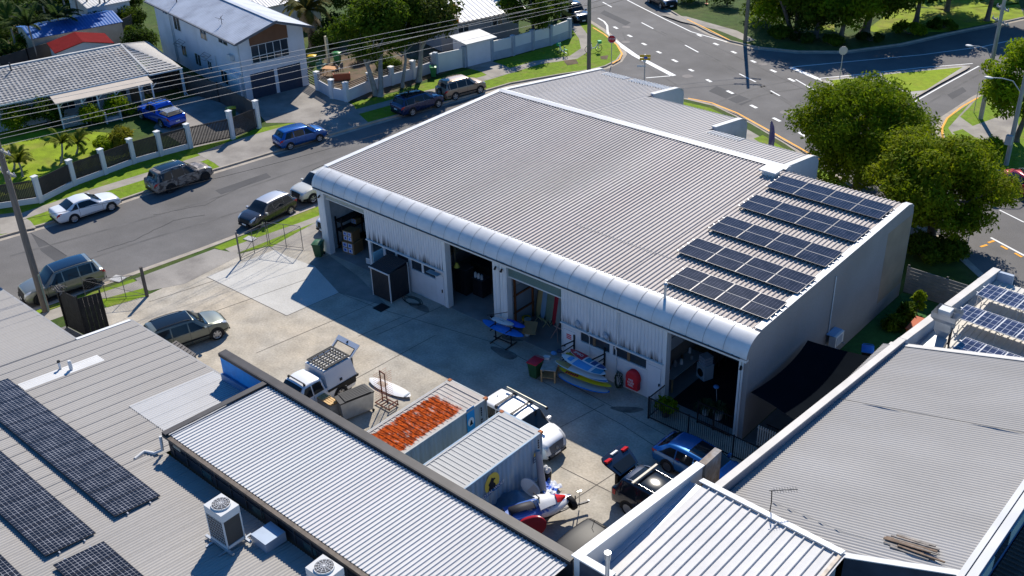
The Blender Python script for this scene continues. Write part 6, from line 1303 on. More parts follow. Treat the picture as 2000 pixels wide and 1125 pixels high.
    if spare: w2 = wheel(t, 0, 0, .34, 1, rimm, 5); w2.rotation_euler = (0, 0, PI/2); w2.location = (rr_-.06, 0, .42)
    t['_'] = 0; del t['_']
    return t, B
def by_wheels(rear, front, side, wb, Wd, xf, zg=ZR):
    """place a car from the ground contact of two near-side wheels: returns (loc, heading)"""
    a = G(*rear, zg); c_ = G(*front, zg); d_ = c_-a; rz = math.atan2(d_.y, d_.x); d_.normalize(); sd = Vector((-d_.y, d_.x, 0))
    mid = (a+c_)/2-sd*(side*Wd/2)-d_*(xf-wb/2)
    return (mid.x, mid.y, zg), rz
SILV = paint('paint_silver', (.50, .50, .51), .45, .3); NAVY = paint('paint_navy', (.008, .02, .075), .3, .2); BLUEP = paint('paint_blue', (.008, .09, .33), .4, .25); SAGE = paint('paint_sage', (.15, .16, .125), .4, .35)
WHITEP = paint('paint_white', (.70, .70, .70), .05, .3); CHAMP = paint('paint_champagne', (.22, .22, .18), .5, .3); TAN = paint('paint_tan', (.30, .23, .17), .5, .35); DGREY = paint('paint_dark_grey', (.045, .045, .05), .5, .25)
BLKP = paint('paint_black', (.008, .009, .011), .2, .15); REDP = paint('paint_red', (.38, .012, .02), .2, .25); MAZ = paint('paint_azure', (.02, .15, .40), .45, .22); ELEC = paint('paint_electric', (.004, .06, .45), .3, .2)
CAMO = mat('paint_camouflage', (.25, .21, .175), .5, 0, var=.3, vs=2, col2=(.06, .05, .045), c2s=2.2, c2f=(.50, .56), coat=.3, stretch=(1, 1, 1.6))
SUV = dict(L=4.72, Wd=1.9, H=1.70, belt=1.02, hood=1.04, tail=1.06, cowl=1.22, roof_f=.38, roof_r=-1.82, deck=-2.2, wb=2.8, r=.36, pillars=(.05, -.92, -1.72))
HATCH = dict(L=4.25, Wd=1.76, H=1.52, belt=.92, hood=.97, tail=.98, cowl=1.16, roof_f=.36, roof_r=-1.52, deck=-1.97, wb=2.6, r=.31, pillars=(.05, -.88))
def put(label, rear, front, side, pm, base, zg=ZR, **kw):
    k = dict(base); k.update(kw); wb = k['wb']; xf = k.get('fo') or k['L']/2-.86
    loc, rz = by_wheels(rear, front, side, wb, k['Wd'], xf, zg)
    # wheelbase is fixed by the model; keep the middle of the two contacts
    return car(label, loc, rz, pm, **k)
gs = 'cars parked along the street kerb'
put('white two door coupe parked at the far kerb, first in the row from the left', (147, 436), (221, 412), -1, WHITEP, dict(L=4.65, Wd=1.82, H=1.40, belt=.90, hood=.90, tail=.98, cowl=1.0, roof_f=.2, roof_r=-.85, deck=-1.6, wb=2.68, r=.33, pillars=(-.75,)), spokes=7, group=gs)
put('brown camouflage wrapped station wagon parked at the far kerb behind the white coupe', (333, 378), (406, 353), -1, CAMO, SUV, rails=CHROME, panroof=True, rimm=BLACK, group=gs, L=4.85)
put('bright blue hatchback parked alone at the far kerb in front of the double garage driveway', (572, 292), (622, 278), -1, BLUEP, HATCH, group=gs)
put('dark navy station wagon parked at the far kerb under the street trees', (809, 226), (855, 211), -1, NAVY, SUV, rails=BLACK, panroof=True, H=1.64, group=gs)
t, B = put('tan off road wagon with spare wheel on its back door, parked at the far kerb', (894, 195), (935, 184), -1, TAN, SUV, L=4.5, wb=2.62, H=1.68, clad=True, rails=BLACK, spare=True, roofm=None, group=gs, deck=-2.1, roof_r=-1.8)
put('champagne luxury wagon with glossy black roof beside the leaning power pole', (186, 562), (75, 599), 1, CHAMP, SUV, L=4.95, Wd=2.0, H=1.76, wb=2.95, r=.38, roofm=BLKP, panroof=True, rimm=BLACK, group=gs, zg=ZR)
put('dark grey hatchback with pale roof parked at the near kerb beside the wire gate', (571, 418), (513, 447), 1, DGREY, HATCH, roofm=paint('paint_pale_roof', (.42, .42, .43), .5, .35), group=gs)
c = G(600, 380, ZR); car('cream off road wagon half hidden behind the left corner of the warehouse', (-38.1, 6.0, ZR), math.radians(-93), paint('paint_cream', (.55, .53, .46), .2, .35), group=gs, rails=BLACK, clad=True, **SUV)
car('white van like car parked in the side driveway against the left warehouse wall', (-32.3, 3.7, 0), math.radians(-97), WHITEP, group=None, **dict(SUV, H=1.72))
p = G(1141, 47, ZR); car('black pickup waiting beyond the power pole at the street corner', (p.x-2.2, p.y+.9, ZR), math.radians(-25), BLKP, **dict(SUV, L=5.1, H=1.82, r=.39))
p = G(1280, 14, ZR); car('black wagon parked at the top edge beside the park trees', (p.x, p.y+1.2, ZR), math.radians(-28), BLKP, **SUV)
p = G(1984, 362, ZR); car('red sedan on the road at the right edge', (G(1972, 352, ZR).x+1.8, G(1972, 352, ZR).y-1.5, ZR), math.radians(-38), REDP, **dict(L=4.6, Wd=1.82, H=1.44, belt=.92, hood=.92, tail=1.0, cowl=.85, roof_f=.2, roof_r=-1.1, deck=-1.6, wb=2.7, r=.33, pillars=(-.1, -1.0)))
# sage green wagon in the yard
loc, rz = by_wheels((327, 698), (434, 661), -1, 2.7, 1.87, 1.5, 0)
car('sage green wagon with black glass roof parked in the sunny yard', loc, rz, SAGE, **dict(SUV, L=4.72, wb=2.7, r=.37, H=1.66), clad=True, rails=BLACK, roofm=None, panroof=True, spokes=6)
# blue hatch by the bar fence
p = G(1297, 922); car('metallic blue hatchback with dark sunroof parked against the black bar fence', (p.x+1.35, p.y+.92, 0), math.radians(-2), MAZ, **dict(HATCH, L=4.46, Wd=1.79, H=1.46, r=.33, roof_r=-1.35, deck=-2.0), sunroof=(-.35, .35), rimm=mat('alloy_dark', (.12, .12, .13), .35, .6), spokes=9)
# navy wagon with raised tailgate
p = G(1228, 1000); rzw = math.radians(-3)
t, B = car('dark navy wagon with its tailgate raised and roof bars on, beside the raking white wall', (.42, -6.85, 0), rzw, paint('paint_midnight', (.01, .017, .035), .4, .2), **dict(SUV, H=1.68, r=.36, wb=2.8), rails=CHROME, panroof=True, spokes=12, gate_open=True)
b = MB(); h0 = Vector((-2.0, 0, 1.60)); d_ = Vector((-1, 0, .62)).normalized(); n_ = Vector((.62, 0, 1)).normalized()
for (a0, a1, w0, w1, mi) in ((0, .72, .62, .78, 0), (.72, 1.18, .78, .70, 0)):
    for k in (0, 1):
        pass
P = [[h0+d_*s_+Vector((0, y*w_, 0))+n_*(-.18*(s_/1.2)**2*(1)+.03*(1-y*y)) for y in (-1, -.6, 0, .6, 1)] for s_, w_ in ((0, .62), (.25, .70), (.5, .76), (.75, .80), (.95, .78), (1.12, .66))]
b.grid(P, 0, True); b.grid([[q-n_*.07 for q in r_] for r_ in P], 0, True, True); g = b.build('tailgate', MATS['paint_midnight'], t, world=False)
b = MB(); b.grid([[h0+d_*s_+Vector((0, y*w_, 0))+n_*(.045-.18*(s_/1.2)**2) for y in (-.8, 0, .8)] for s_, w_ in ((.06, .62), (.3, .68), (.55, .72))], 0); b.build('glass', GLASS, g, world=False)
for sd in (-1, 1): b = MB(); q = h0+d_*.84+Vector((0, sd*.56, 0))+n_*(-.05); b.cbox(q, (.2, .34, .08), 0, 0, 0, -.3); b.build('tail_light', REDLAMP, g, world=False)
b = MB(); q = h0+d_*.98+n_*(-.075); b.cbox(q, (.13, .4, .05), 0, 0, 0, -.3); b.build('number_plate', PLATE, g, world=False)
b = MB(); b.tube([(-1.95, -.72, 1.15), h0+d_*.35+Vector((0, -.66, -.08))], .015, 5); b.tube([(-1.95, .72, 1.15), h0+d_*.35+Vector((0, .66, -.08))], .015, 5); b.build('gas_strut', BLACK, t, world=False)
b = MB(); b.box(-2.30, -2.15, -.62, .62, .8, 1.5); b.build('boot_opening', BLACK, t, world=False)
for x in (-1.15,): b = MB(); b.box(x-.05, x+.05, -.85, .85, 1.80, 1.86); b.build('roof_bar', mat('bar_beige', (.5, .45, .36), .5), t, world=False)
for sd in (-1, 1): b = MB(); B.patch(b, -2.0, -2.16, 3.3, 4.9, sd, 3, 3, .02); b.build('tail_light', REDLAMP, t, world=False)
# old black car in the corner
p = G(1140, 1046, 1.42); FAD = mat('paint_faded_black', (.014, .015, .018), .45, 0, var=.15, vs=1.5, col2=(.12, .085, .06), c2s=1.1, c2f=(.66, .80), spec=.15)
car('old black car with sun-faded roof in the corner between the two walls', (-.72, -11.75, 0), math.radians(-93), FAD, **dict(HATCH, Wd=1.74, H=1.44, r=.30))
t = bpy.data.objects[[o.name for o in bpy.data.objects if o.get('label', '').startswith('old black car')][0]]
b = MB(); b.tube([(-1.15, 0, 1.43), (-1.32, 0, 1.75)], .012, 4); b.build('antenna', BLACK, t, world=False)
# blue pickup in the house driveway
def ute(label, loc, rz, pm, canopy=False):
    t, B = car(label, loc, rz, pm, L=5.3, Wd=1.86, H=1.80, belt=1.12, hood=1.12, tail=1.12, cowl=1.15, roof_f=.55, roof_r=-.75, deck=-1.0, wb=3.15, r=.39, pillars=(.2, -.55), name='pickup', cat='pickup', fo=1.75, tumble=.74)
    return t, B
loc, rz = by_wheels((322, 253), (271, 231), 1, 3.15, 1.86, 1.75, 0)
t, B = ute('electric blue pickup with black roof rack parked in the tiled house driveway', loc, rz, ELEC)
b = MB()
for y in (-.55, .55): b.tube([(-.7, y, 1.92), (.55, y, 1.92)], .03, 5)
for x in (-.6, -.1, .4): b.box(x-.04, x+.04, -.62, .62, 1.88, 1.93)
b.build('roof_rack', BLACK, t, world=False)
b = MB(); b.box(-2.5, -1.05, -.72, .72, 1.17, 1.20); b.build('tray_cover', mat('tray_black', (.03, .03, .033), .6), t, world=False)
b = MB()
for i in range(5): b.box(-2.2+i*.22, -2.12+i*.22, -.6, .6, 1.42, 1.45)
for y in (-.6, .6):
    for x in (-2.2, -1.25): b.box(x-.03, x+.03, y-.03, y+.03, 1.2, 1.45)
b.build('tray_rack', mat('rack_silver', (.5, .55, .62), .4, .4), t, world=False)
# white tray-back pickup with canopy
loc, rz = by_wheels((656, 768), (572, 812), 1, 3.1, 1.9, 1.75, 0)
p = G(654, 764); hd = math.atan2(-.62, -.78)
d_ = Vector((math.cos(hd), math.sin(hd), 0)); sd = Vector((-d_.y, d_.x, 0)); mid = p-sd*.93+d_*1.38
t, B = car('white pickup with boxy canopy, black rack on top and rear hatch raised', (-18.2, -11.38, 0), -PI/2, WHITEP, L=5.1, Wd=1.84, H=1.80, belt=1.12, hood=1.12, tail=.9, cowl=1.25, roof_f=.65, roof_r=-.42, deck=-.62, wb=3.1, r=.38, pillars=(.25,), name='pickup', cat='pickup', fo=1.72, tumble=.74, spokes=6, rear_glass=False)
# canopy box with sloping sides
b = MB(); v = [(x, sy*w_, z) for x, w_, z in ((-.62, .93, .98), (-.62, .74, 1.98), (-2.5, .93, .98), (-2.36, .74, 1.98)) for sy in (-1, 1)]
b.add(v, [(0, 2, 3, 1), (4, 5, 7, 6), (0, 4, 6, 2), (1, 3, 7, 5), (2, 6, 7, 3), (0, 1, 5, 4)]); cn = b.build('canopy', WHITEP, t, world=False)
b = MB(); b.box(-2.6, -.62, -.96, .96, .86, .99); b.box(-2.45, -.7, -.9, .9, .55, .86); b.build('tray', BLACK, t, world=False)
b = MB(); x0, x1 = -2.34, -.74
for y in (-.7, .7): b.box(x0, x1, y-.03, y+.03, 2.07, 2.12)
for x in (x0, x1): b.box(x-.03, x+.03, -.7, .7, 2.07, 2.12)
for k in range(7): y = -.6+k*.2; b.box(x0, x1, y-.045, y+.045, 2.08, 2.115)
for k in range(4): x = x0+.2+k*.4; b.box(x-.03, x+.03, -.7, .7, 2.04, 2.08)
b.build('roof_rack', BLACK, t, world=False)
b = MB(); a = Vector((-2.34, 0, 1.98)); e = Vector((-.62, 0, .46)).normalized(); n_ = Vector((.46, 0, .62)).normalized()
fr = [(0, .74, 0, .14), (.78, .9, .14, .14)]
def hp(u, v): return a+e*u+Vector((0, v, 0))
for (u0, u1, v0, v1) in ((0, .10, -.78, .78), (.52, .80, -.82, .82), (.10, .52, -.8, -.68), (.10, .52, .68, .8)):
    q = [hp(u0, v0), hp(u1, v0), hp(u1, v1), hp(u0, v1)]; b.add(q+[w_-n_*.05 for w_ in q], [(0, 1, 2, 3), (7, 6, 5, 4), (0, 4, 5, 1), (1, 5, 6, 2), (2, 6, 7, 3), (3, 7, 4, 0)])
h_ = b.build('rear_hatch', WHITEP, t, world=False)
b = MB(); 
for (u0, u1, v0, v1) in ((.09, .12, -.7, .7), (.50, .53, -.7, .7), (.12, .5, -.7, -.66), (.12, .5, .66, .7)): q = [hp(u0, v0)+n_*.01, hp(u1, v0)+n_*.01, hp(u1, v1)+n_*.01, hp(u0, v1)+n_*.01]; b.add(q, [(0, 1, 2, 3)]); b.add([w_-n_*.07 for w_ in q], [(3, 2, 1, 0)])
b.build('hatch_seal', BLACK, h_, world=False)
b = MB(); q = hp(.66, 0)+n_*.02; b.cbox(q, (.12, .09, .02), 0, 0, 0, .63); b.build('latch', BLACK, h_, world=False)
b = MB(); b.cbox((-2.55, 0, 1.45), (.04, 1.3, .8)); b.build('canopy_opening', DKGREY, t, world=False)
b = MB(); b.box(.52, .58, -.62, .62, 1.86, 1.90); b.box(.5, .6, -.66, -.58, 1.76, 1.86); b.box(.5, .6, .58, .66, 1.76, 1.86); b.build('roof_bar', BLACK, t, world=False)
b = MB(); b.cbox((-1.5, .905, 1.2), (.14, .03, .14), 0, 0, .19); b.build('latch', DKGREY, cn, world=False)
# white van with pole on the roof
hd = math.radians(-1.5); d_ = Vector((math.cos(hd), math.sin(hd), 0))
t, B = car('white small delivery van with roof bars and a long steel pole, beside the pale container', (-7.92, -6.62, 0), hd, WHITEP, L=4.45, Wd=1.8, H=1.83, belt=1.1, hood=1.13, tail=1.25, cowl=1.12, roof_f=.42, roof_r=-1.95, deck=-2.15, wb=2.68, r=.31, pillars=(.0, -1.0), name='delivery_van', cat='van', tumble=.76, grille=mat('grille_grey', (.10, .11, .13), .4))
b = MB()
for x in (-1.05, -.05): b.box(x-.03, x+.03, -.72, .72, 1.92, 1.96); b.box(x+.05, x+.09, -.72, .72, 1.92, 1.96)
for x in (-1.05, -.05):
    for y in (-.7, .7): b.box(x-.04, x+.1, y-.04, y+.04, 1.78, 1.93)
b.build('roof_bar', DKGREY, t, world=False)
b = MB(); b.cyl((-1.55, .62, 2.02), (1.0, .62, 2.02), .065, None, 10); b.cyl((1.0, .62, 2.02), (1.05, .62, 2.02), .075, None, 10, mat=1); b.build('pole_carrier', [mat('tube_steel', (.33, .32, .27), .35, .5), BLACK], t, world=False)
b = MB(); b.disc((2.215, 0, .72), (1, 0, .35), .1, 16); b.build('badge', CHROME, t, world=False)
b = MB(); b.ball((-1.6, 0, 1.83), (.04, .04, .02), 8, 4); b.build('antenna', BLACK, t, world=False)
# jet ski on its trailer
p = G(1092, 1012); hd = math.radians(62); t = thing('jet_ski', 'red white and blue jet ski resting on a trailer beside the tarpaulin', 'jet ski', (p.x-.5, p.y-.75, .42), hd)
b = MB(); N = 16; rows = []
for i in range(N+1):
    s_ = i/N; x = -1.5+3.0*s_; w_ = .55*(1-max(0, (s_-.55)/.45)**2.2)**.6 if s_ < 1 else .02; w_ = max(w_, .03); kz = .05+.35*max(0, (s_-.6)/.4)**2
    rows.append([(x, y, z) for y, z in ((0, kz), (-w_*.6, kz+.08), (-w_, kz+.25), (-w_*.95, .50+.05*s_), (-w_*.5, .56+.05*s_), (0, .58+.05*s_), (w_*.5, .56+.05*s_), (w_*.95, .50+.05*s_), (w_, kz+.25), (w_*.6, kz+.08), (0, kz))])
b.grid(rows, 0, True, True); b.build('hull', mat('ski_blue', (.07, .15, .45), .3, coat=.5, col2=(.62, .62, .63), c2s=.9, c2f=(.49, .52)), t, world=False)
b = MB(); rows = []
for i in range(9):
    s_ = i/8; x = -.1+1.35*s_; w_ = .44*(1-s_**1.7)+.05; z = .62+.33*math.sin(PI*min(1, .35+.65*s_)); rows.append([(x, y*w_, z-.22*abs(y)**1.5) for y in (-1, -.6, 0, .6, 1)])
b.grid(rows, 0, True, False); b.build('bonnet', BW, t, world=False)
b = MB(); b.grid([[(x, y*w_, z+.012-.22*abs(y)**1.5) for y in (-1, -.6, 0, .6, 1)] for x, w_, z in ((.75, .30, .90), (.95, .22, .82), (1.15, .12, .74), (1.24, .06, .68))], 0, True, False); b.build('nose_panel', mat('ski_red', (.62, .02, .02), .3, coat=.5), t, world=False)
b = MB(); b.grid([[(x, y*.24, z-.1*abs(y)**2) for y in (-1, -.5, 0, .5, 1)] for x, z in ((-1.35, .62), (-1.3, .78), (-.8, .82), (-.3, .8), (-.2, .68))], 0, True); b.build('seat', mat('seat_dark', (.03, .03, .04), .6), t, world=False)
b = MB(); b.tube([(-.1, -.36, .98), (.0, 0, 1.0), (-.1, .36, .98)], .025, 5); b.tube([(.0, 0, .7), (0, 0, 1.0)], .04, 5); b.build('handlebar', BLACK, t, world=False)
tr = thing('boat_trailer', 'dark steel trailer with spare wheel carrying the jet ski', 'trailer', (p.x-.5, p.y-.75, 0), hd)
b = MB(); b.beam((-1.4, 0, .35), (2.3, 0, .40), .08, .08); b.beam((-1.3, -.5, .35), (1.3, -.05, .38), .06, .06); b.beam((-1.3, .5, .35), (1.3, .05, .38), .06, .06); b.beam((-.6, -.7, .32), (-.6, .7, .32), .06, .06); b.cyl((1.7, 0, .38), (1.7, 0, .95), .03, None, 6); b.build('frame', mat('trailer_steel', (.05, .05, .055), .5, .3), tr, world=False)
b = MB(); b.cyl((1.95, .12, .1), (1.95, .12, .95), .025, None, 6); b.cbox((1.95, .12, 1.0), (.2, .05, .05)); b.cyl((2.3, 0, .42), (2.36, 0, .42), .06, None, 8); b.build('jockey_stand', CHROME, tr, world=False)
for sd in (-1, 1): wheel(tr, -.6, sd*.8, .27, sd, GALV, 5, .16)
w_ = wheel(tr, 0, 0, .32, 1, mat('wheel_silver', (.5, .5, .5), .4, .5), 6, .2); w_.location = (1.55, -.25, .55); w_.rotation_euler = (.15, 0, -PI/2+.25)
board('kneeboard', 'dark red and orange board leaning against the jet ski by the dark roof edge', 'board', G(1010, 1035, .6), G(1068, 1020, 1.0), .85, [mat('board_darkred', (.30, .012, .02), .3, var=.1, coat=.5, col2=(.55, .16, .02), c2s=1.5, c2f=(.6, .7)), BWB], th=.1, up=(.45, -.65, .6))
# ================================================================== HOUSES AND FENCES ACROSS THE STREET
TILE = mat('roof_tile_grey', (.36, .35, .34), .8, var=.15, vs=3, col2=(.27, .265, .26), c2s=.6)
HWHITE = mat('house_white', (.63, .63, .66), .7, var=.05, vs=.6, col2=(.55, .55, .57), c2s=.4)
TINB = mat('tin_roof_bluegrey', (.36, .39, .45), .5, var=.1, vs=.8, col2=(.27, .29, .34), c2s=.5, c2f=(.5, .7))
def frame(o, e1):
    rz = math.atan2(e1[1], e1[0]); return (o[0], o[1], 0), rz
def sloped(mb, a, b_, c_, d_, mat_=0, th=.08):
    """roof slab through four corners"""
    n = (Vector(b_)-Vector(a)).cross(Vector(d_)-Vector(a)).normalized(); n = n if n.z > 0 else -n
    up = [Vector(p) for p in (a, b_, c_, d_)]; lo = [p-n*th for p in up]
    mb.add(up+lo, [(0, 1, 2, 3), (7, 6, 5, 4), (0, 4, 5, 1), (1, 5, 6, 2), (2, 6, 7, 3), (3, 7, 4, 0)], mat_)
def courses(mb, a, b_, c_, d_, n, m, h=.05, mat_=0):
    """tiled plane: a-b eave, d-c ridge, n courses, m columns with rolls"""
    a, b_, c_, d_ = [Vector(p) for p in (a, b_, c_, d_)]; nn = (b_-a).cross(d_-a).normalized(); nn = nn if nn.z > 0 else -nn
    for i in range(n):
        v0, v1 = i/n, (i+1.0)/n; row0 = []; row1 = []
        for k in range(2*m+1):
            u = k/(2*m); hh = h*(1 if k % 2 else 0)
            p0 = (a.lerp(b_, u)).lerp(d_.lerp(c_, u), v0); p1 = (a.lerp(b_, u)).lerp(d_.lerp(c_, u), v1)
            row0.append(p0+nn*(hh+.045)); row1.append(p1+nn*hh)
        mb.grid([row0, row1], mat_, False)
def win(par, x0, x1, y, z0, z1, m=GLASS2, fm=WHITE, axis='x', out=-1, bars=1):
    """framed window on a wall facing local -y (axis x) or on a wall at local x=y (axis y)"""
    b = MB(); o = .03*out; w_ = .05
    bx = (lambda u0, u1, d0, d1, zz0, zz1: b.box(u0, u1, min(y+d0, y+d1), max(y+d0, y+d1), zz0, zz1)) if axis == 'x' else (lambda u0, u1, d0, d1, zz0, zz1: b.box(min(y+d0, y+d1), max(y+d0, y+d1), u0, u1, zz0, zz1))
    bx(x0-w_, x1+w_, 0, o*1.6, z0-w_, z0); bx(x0-w_, x1+w_, 0, o*1.6, z1, z1+w_); bx(x0-w_, x0, 0, o*1.6, z0, z1); bx(x1, x1+w_, 0, o*1.6, z0, z1)
    for k in range(1, bars+1): u = x0+(x1-x0)*k/(bars+1); bx(u-.025, u+.025, 0, o*1.5, z0, z1)
    f = b.build('window', fm, par, world=False); b = MB()
    if axis == 'x': b.box(x0, x1, min(y+o*.4, y+o*.8), max(y+o*.4, y+o*.8), z0, z1)
    else: b.box(min(y+o*.4, y+o*.8), max(y+o*.4, y+o*.8), x0, x1, z0, z1)
    b.build('pane', m, f, world=False); return f
# ---- tiled bungalow
lo, rz = frame((-66, 3), (.24, .97)); H1 = thing('bungalow', 'low house with grey tiled roof and a verandah on white posts at the left edge', 'house', lo, rz)
L1 = lambda b, n, m: b.build(n, m, H1, world=False)
b = MB(); courses(b, (-16, .7, 2.6), (6.1, .7, 2.6), (5.4, 5.3, 4.25), (-16, 5.3, 4.25), 15, 62); courses(b, (-16, 10.4, 2.6), (9, 10.4, 2.6), (5.4, 5.3, 4.25), (-16, 5.3, 4.25), 15, 40); b.build('roof', TILE, H1, world=False)
b = MB(); courses(b, (6.1, .7, 2.6), (9, .6, 2.55), (5.45, 5.25, 4.24), (5.4, 5.3, 4.25), 13, 8, .03); courses(b, (9, .6, 2.55), (9.2, 10.3, 2.55), (5.45, 5.35, 4.24), (5.45, 5.25, 4.24), 13, 22, .03); b.build('hip_roof', mat('roof_tile_beige_lit', (.42, .40, .375), .8, var=.12, vs=3), H1, world=False)  # beige-grey tiles, made paler for the stronger light on this plane
b = MB(); b.beam((-16, 5.3, 4.3), (5.4, 5.3, 4.3), .28, .1); b.beam((5.4, 5.3, 4.29), (6.1, .7, 2.68), .18, .08); b.beam((5.45, 5.3, 4.29), (9.1, 10.4, 2.62), .18, .08); b.build('ridge_tile', mat('ridge_pale', (.48, .47, .45), .8, var=.1), H1, world=False)
b = MB(); b.box(-16, 6.1, .55, .68, 2.48, 2.6); b.box(6.1, 9.1, .45, .58, 2.43, 2.55); b.build('gutter', WHITE, H1, world=False)
b = MB(); b.box(-16, 5.6, 1.6, 9.8, 0, 2.5); b.build('wall', mat('house_lilac', (.50, .49, .52), .8, var=.06), H1, world=False)
for x in (-1.5, .6, 3.0): win(H1, x, x+1.1, 1.6, .7, 2.1)
b = MB(); b.box(4.4, 5.2, 1.56, 1.6, .1, 2.1); b.build('door', mat('door_brown', (.16, .10, .06), .6), H1, world=False)
b = MB(); sloped(b, (-2.4, -1.25, 2.28), (5.9, -1.0, 2.28), (5.9, .62, 2.5), (-2.4, .62, 2.5)); b.build('verandah_roof', mat('verandah_beige', (.46, .40, .335), .7, var=.06), H1, world=False)
b = MB()
for x in (-2.2, -.3, 1.0, 2.5, 4.6, 5.7):
    b = MB(); b.box(x-.06, x+.06, -1.15, -1.03, 0, 2.25); b.beam((x, -1.1, 1.85), (x+.4, -1.1, 2.2), .05, .05); b.build('post', WHITE, H1, world=False)
for x in (8.9,): b = MB(); b.box(x-.06, x+.06, .55, .67, 0, 2.5); b.build('post', WHITE, H1, world=False); b = MB(); b.tube([(x+.1, .5, 2.5), (x+.1, .5, .25), (x+.2, .3, .05)], .05, 6); b.build('downpipe', WHITE, H1, world=False)
b = MB()
for (xa, xb) in ((-2.2, -.5), (4.6, 5.7)):
    n_ = int((xb-xa)/.1)
    for k in range(-8, n_+1):
        s0 = max(0, k*.1); z0 = .05+(s0-k*.1); s1 = min(xb-xa, k*.1+.85); z1 = .05+s1-k*.1
        if s1 > s0: b.beam((xa+s0, -1.1, z0), (xa+s1, -1.1, z1), .03, .015); b.beam((xb-s0, -1.08, z0), (xb-s1, -1.08, z1), .03, .015)
    b.box(xa, xb, -1.14, -1.04, .88, .95)
L1(b, 'lattice', WHITE)
b = MB(); b.box(1.05, 2.4, -1.9, -1.1, 0, .35); b.box(1.05, 1.15, -2.3, -1.1, 0, 1.0); b.box(2.3, 2.4, -2.3, -1.1, 0, .9); L1(b, 'steps', mat('steps_lilac', (.45, .45, .48), .8))
b = MB(); b.cyl((-4.2, 4.6, 4.0), (-4.2, 4.6, 4.75), .06, None, 8); L1(b, 'flue', DKGREY)
b = MB(); b.box(6.2, 8.9, 3, 9.5, 0, .02); b.box(6.2, 6.3, 5, 9.8, 0, 2.4); L1(b, 'carport_wall', mat('carport_dark', (.09, .085, .08), .8))
# ---- two storey house
lo, rz = frame((-58.0, 17.4), (.17, .985)); H2 = thing('two_storey_house', 'white two storey house with blue grey metal roof and two dark garage doors', 'house', lo, rz)
L2 = lambda b, n, m: b.build(n, m, H2, world=False)
hw = 3.15
b = MB(); b.box(-hw, hw, 0, 18.6, 0, 5.55); b.sweep([(-hw, 5.55), (hw, 5.55), (.25, 6.45)], 0.001, 18.6, axis='y'); L2(b, 'wall', HWHITE)
b = MB(); cor = .2
for sx, xe in ((-1, -hw-.6), (1, hw+.65)):
    n_ = 60; P0 = []
    for y in (-.85, 19.2): pass
    rows = []
    for (x, z) in ((xe, 5.42), (.25, 6.62)):
        rows.append([(x, -.85+20.05*k/120, z+(.03 if k % 2 else 0)) for k in range(121)])
    b.grid(rows, 0, False)
    sloped(b, (xe, -.85, 5.40), (xe, 19.2, 5.40), (.25, 19.2, 6.60), (.25, -.85, 6.60), 0, .1)
L2(b, 'roof', TINB)
b = MB(); b.beam((-hw-.62, -.88, 5.40), (.25, -.88, 6.58), .06, .2); b.beam((hw+.67, -.88, 5.40), (.25, -.88, 6.58), .06, .2); b.box(-hw-.72, -hw-.6, -.85, 19.2, 5.3, 5.42); b.box(hw+.64, hw+.76, -.85, 19.2, 5.3, 5.42); L2(b, 'gutter', mat('gutter_charcoal', (.12, .125, .14), .5))
b = MB(); b.beam((.25, -.85, 6.66), (.25, 19.2, 6.66), .4, .05); L2(b, 'ridge_cap', mat('ridge_blue', (.40, .42, .46), .5))
b = MB(); b.sweep([(-2.1, 4.75), (1.6, 4.75), (1.6, 5.85), (.25, 6.3), (-2.1, 5.75)], -.06, -.01, axis='y'); L2(b, 'gable_panel', mat('gable_brown', (.16, .075, .04), .7, var=.12))
win(H2, -2.05, 1.5, 0, 3.2, 4.7, GLASS2, WHITE, bars=4)
b = MB(); b.box(-2.05, 1.5, -.075, -.05, 3.72, 3.78); L2(b, 'window_rail', WHITE)
for x0 in (-2.5, .15):
    b = MB()
    for k in range(9): b.box(x0, x0+2.3, -.03-.012*(k % 2), .0, .02+k*.25, .02+(k+1)*.25)
    L2(b, 'garage_door', mat('garage_navy', (.03, .045, .075), .5, var=.08))
for (y0, y1, z0, z1) in ((15.4, 16.4, 4.7, 5.2), (12.6, 14.0, 3.6, 5.0), (6.6, 7.9, 4.0, 4.9), (2.2, 4.0, 4.5, 5.0), (12.2, 13.2, 1.2, 2.2), (9.0, 10.2, 1.0, 2.1), (6.6, 7.4, 1.2, 2.0), (3.4, 4.7, .6, 1.8)):
    win(H2, y0, y1, -hw, z0, z1, GLASS2, WHITE, axis='y', out=-1)
b = MB()
for y0 in (12.1, 6.4):
    for y in (y0, y0+1.4): b.tube([(-hw, y, 2.7), (-hw-.7, y, 2.35), (-hw, y, 2.3)], .02, 4)
    for k in range(4): b.tube([(-hw-.7*k/3, y0, 2.7-.35*k/3), (-hw-.7*k/3, y0+1.4, 2.7-.35*k/3)], .015, 4)
L2(b, 'awning_frame', DKGREY)
b = MB(); b.box(-hw-.35, -hw-.02, .25, 2.4, 0, 2.35); L2(b, 'garage_surround', HWHITE)
b = MB()
for k in range(8): b.box(-hw-.40-.01*(k % 2), -hw-.35, .45, 2.2, .02+k*.25, .02+(k+1)*.25)
L2(b, 'garage_door', WHITE)
b = MB(); b.box(-hw-.4, -hw-.02, 1.2, 1.95, 3.4, 3.9); L2(b, 'wall_unit', OFFWHITE)
b = MB(); b.tube([(-hw-.06, .1, 5.3), (-hw-.06, .1, .1)], .05, 6); b.tube([(-hw-.06, 14.9, 5.3), (-hw-.06, 14.9, .1)], .05, 6); b.tube([(-hw-.06, 14.5, 5.3), (-hw-.06, 14.5, .1)], .04, 6); b.tube([(-hw-.05, 5.4, 2.9), (-hw-.05, 5.4, 1.1)], .04, 6); L2(b, 'downpipe', OFFWHITE)
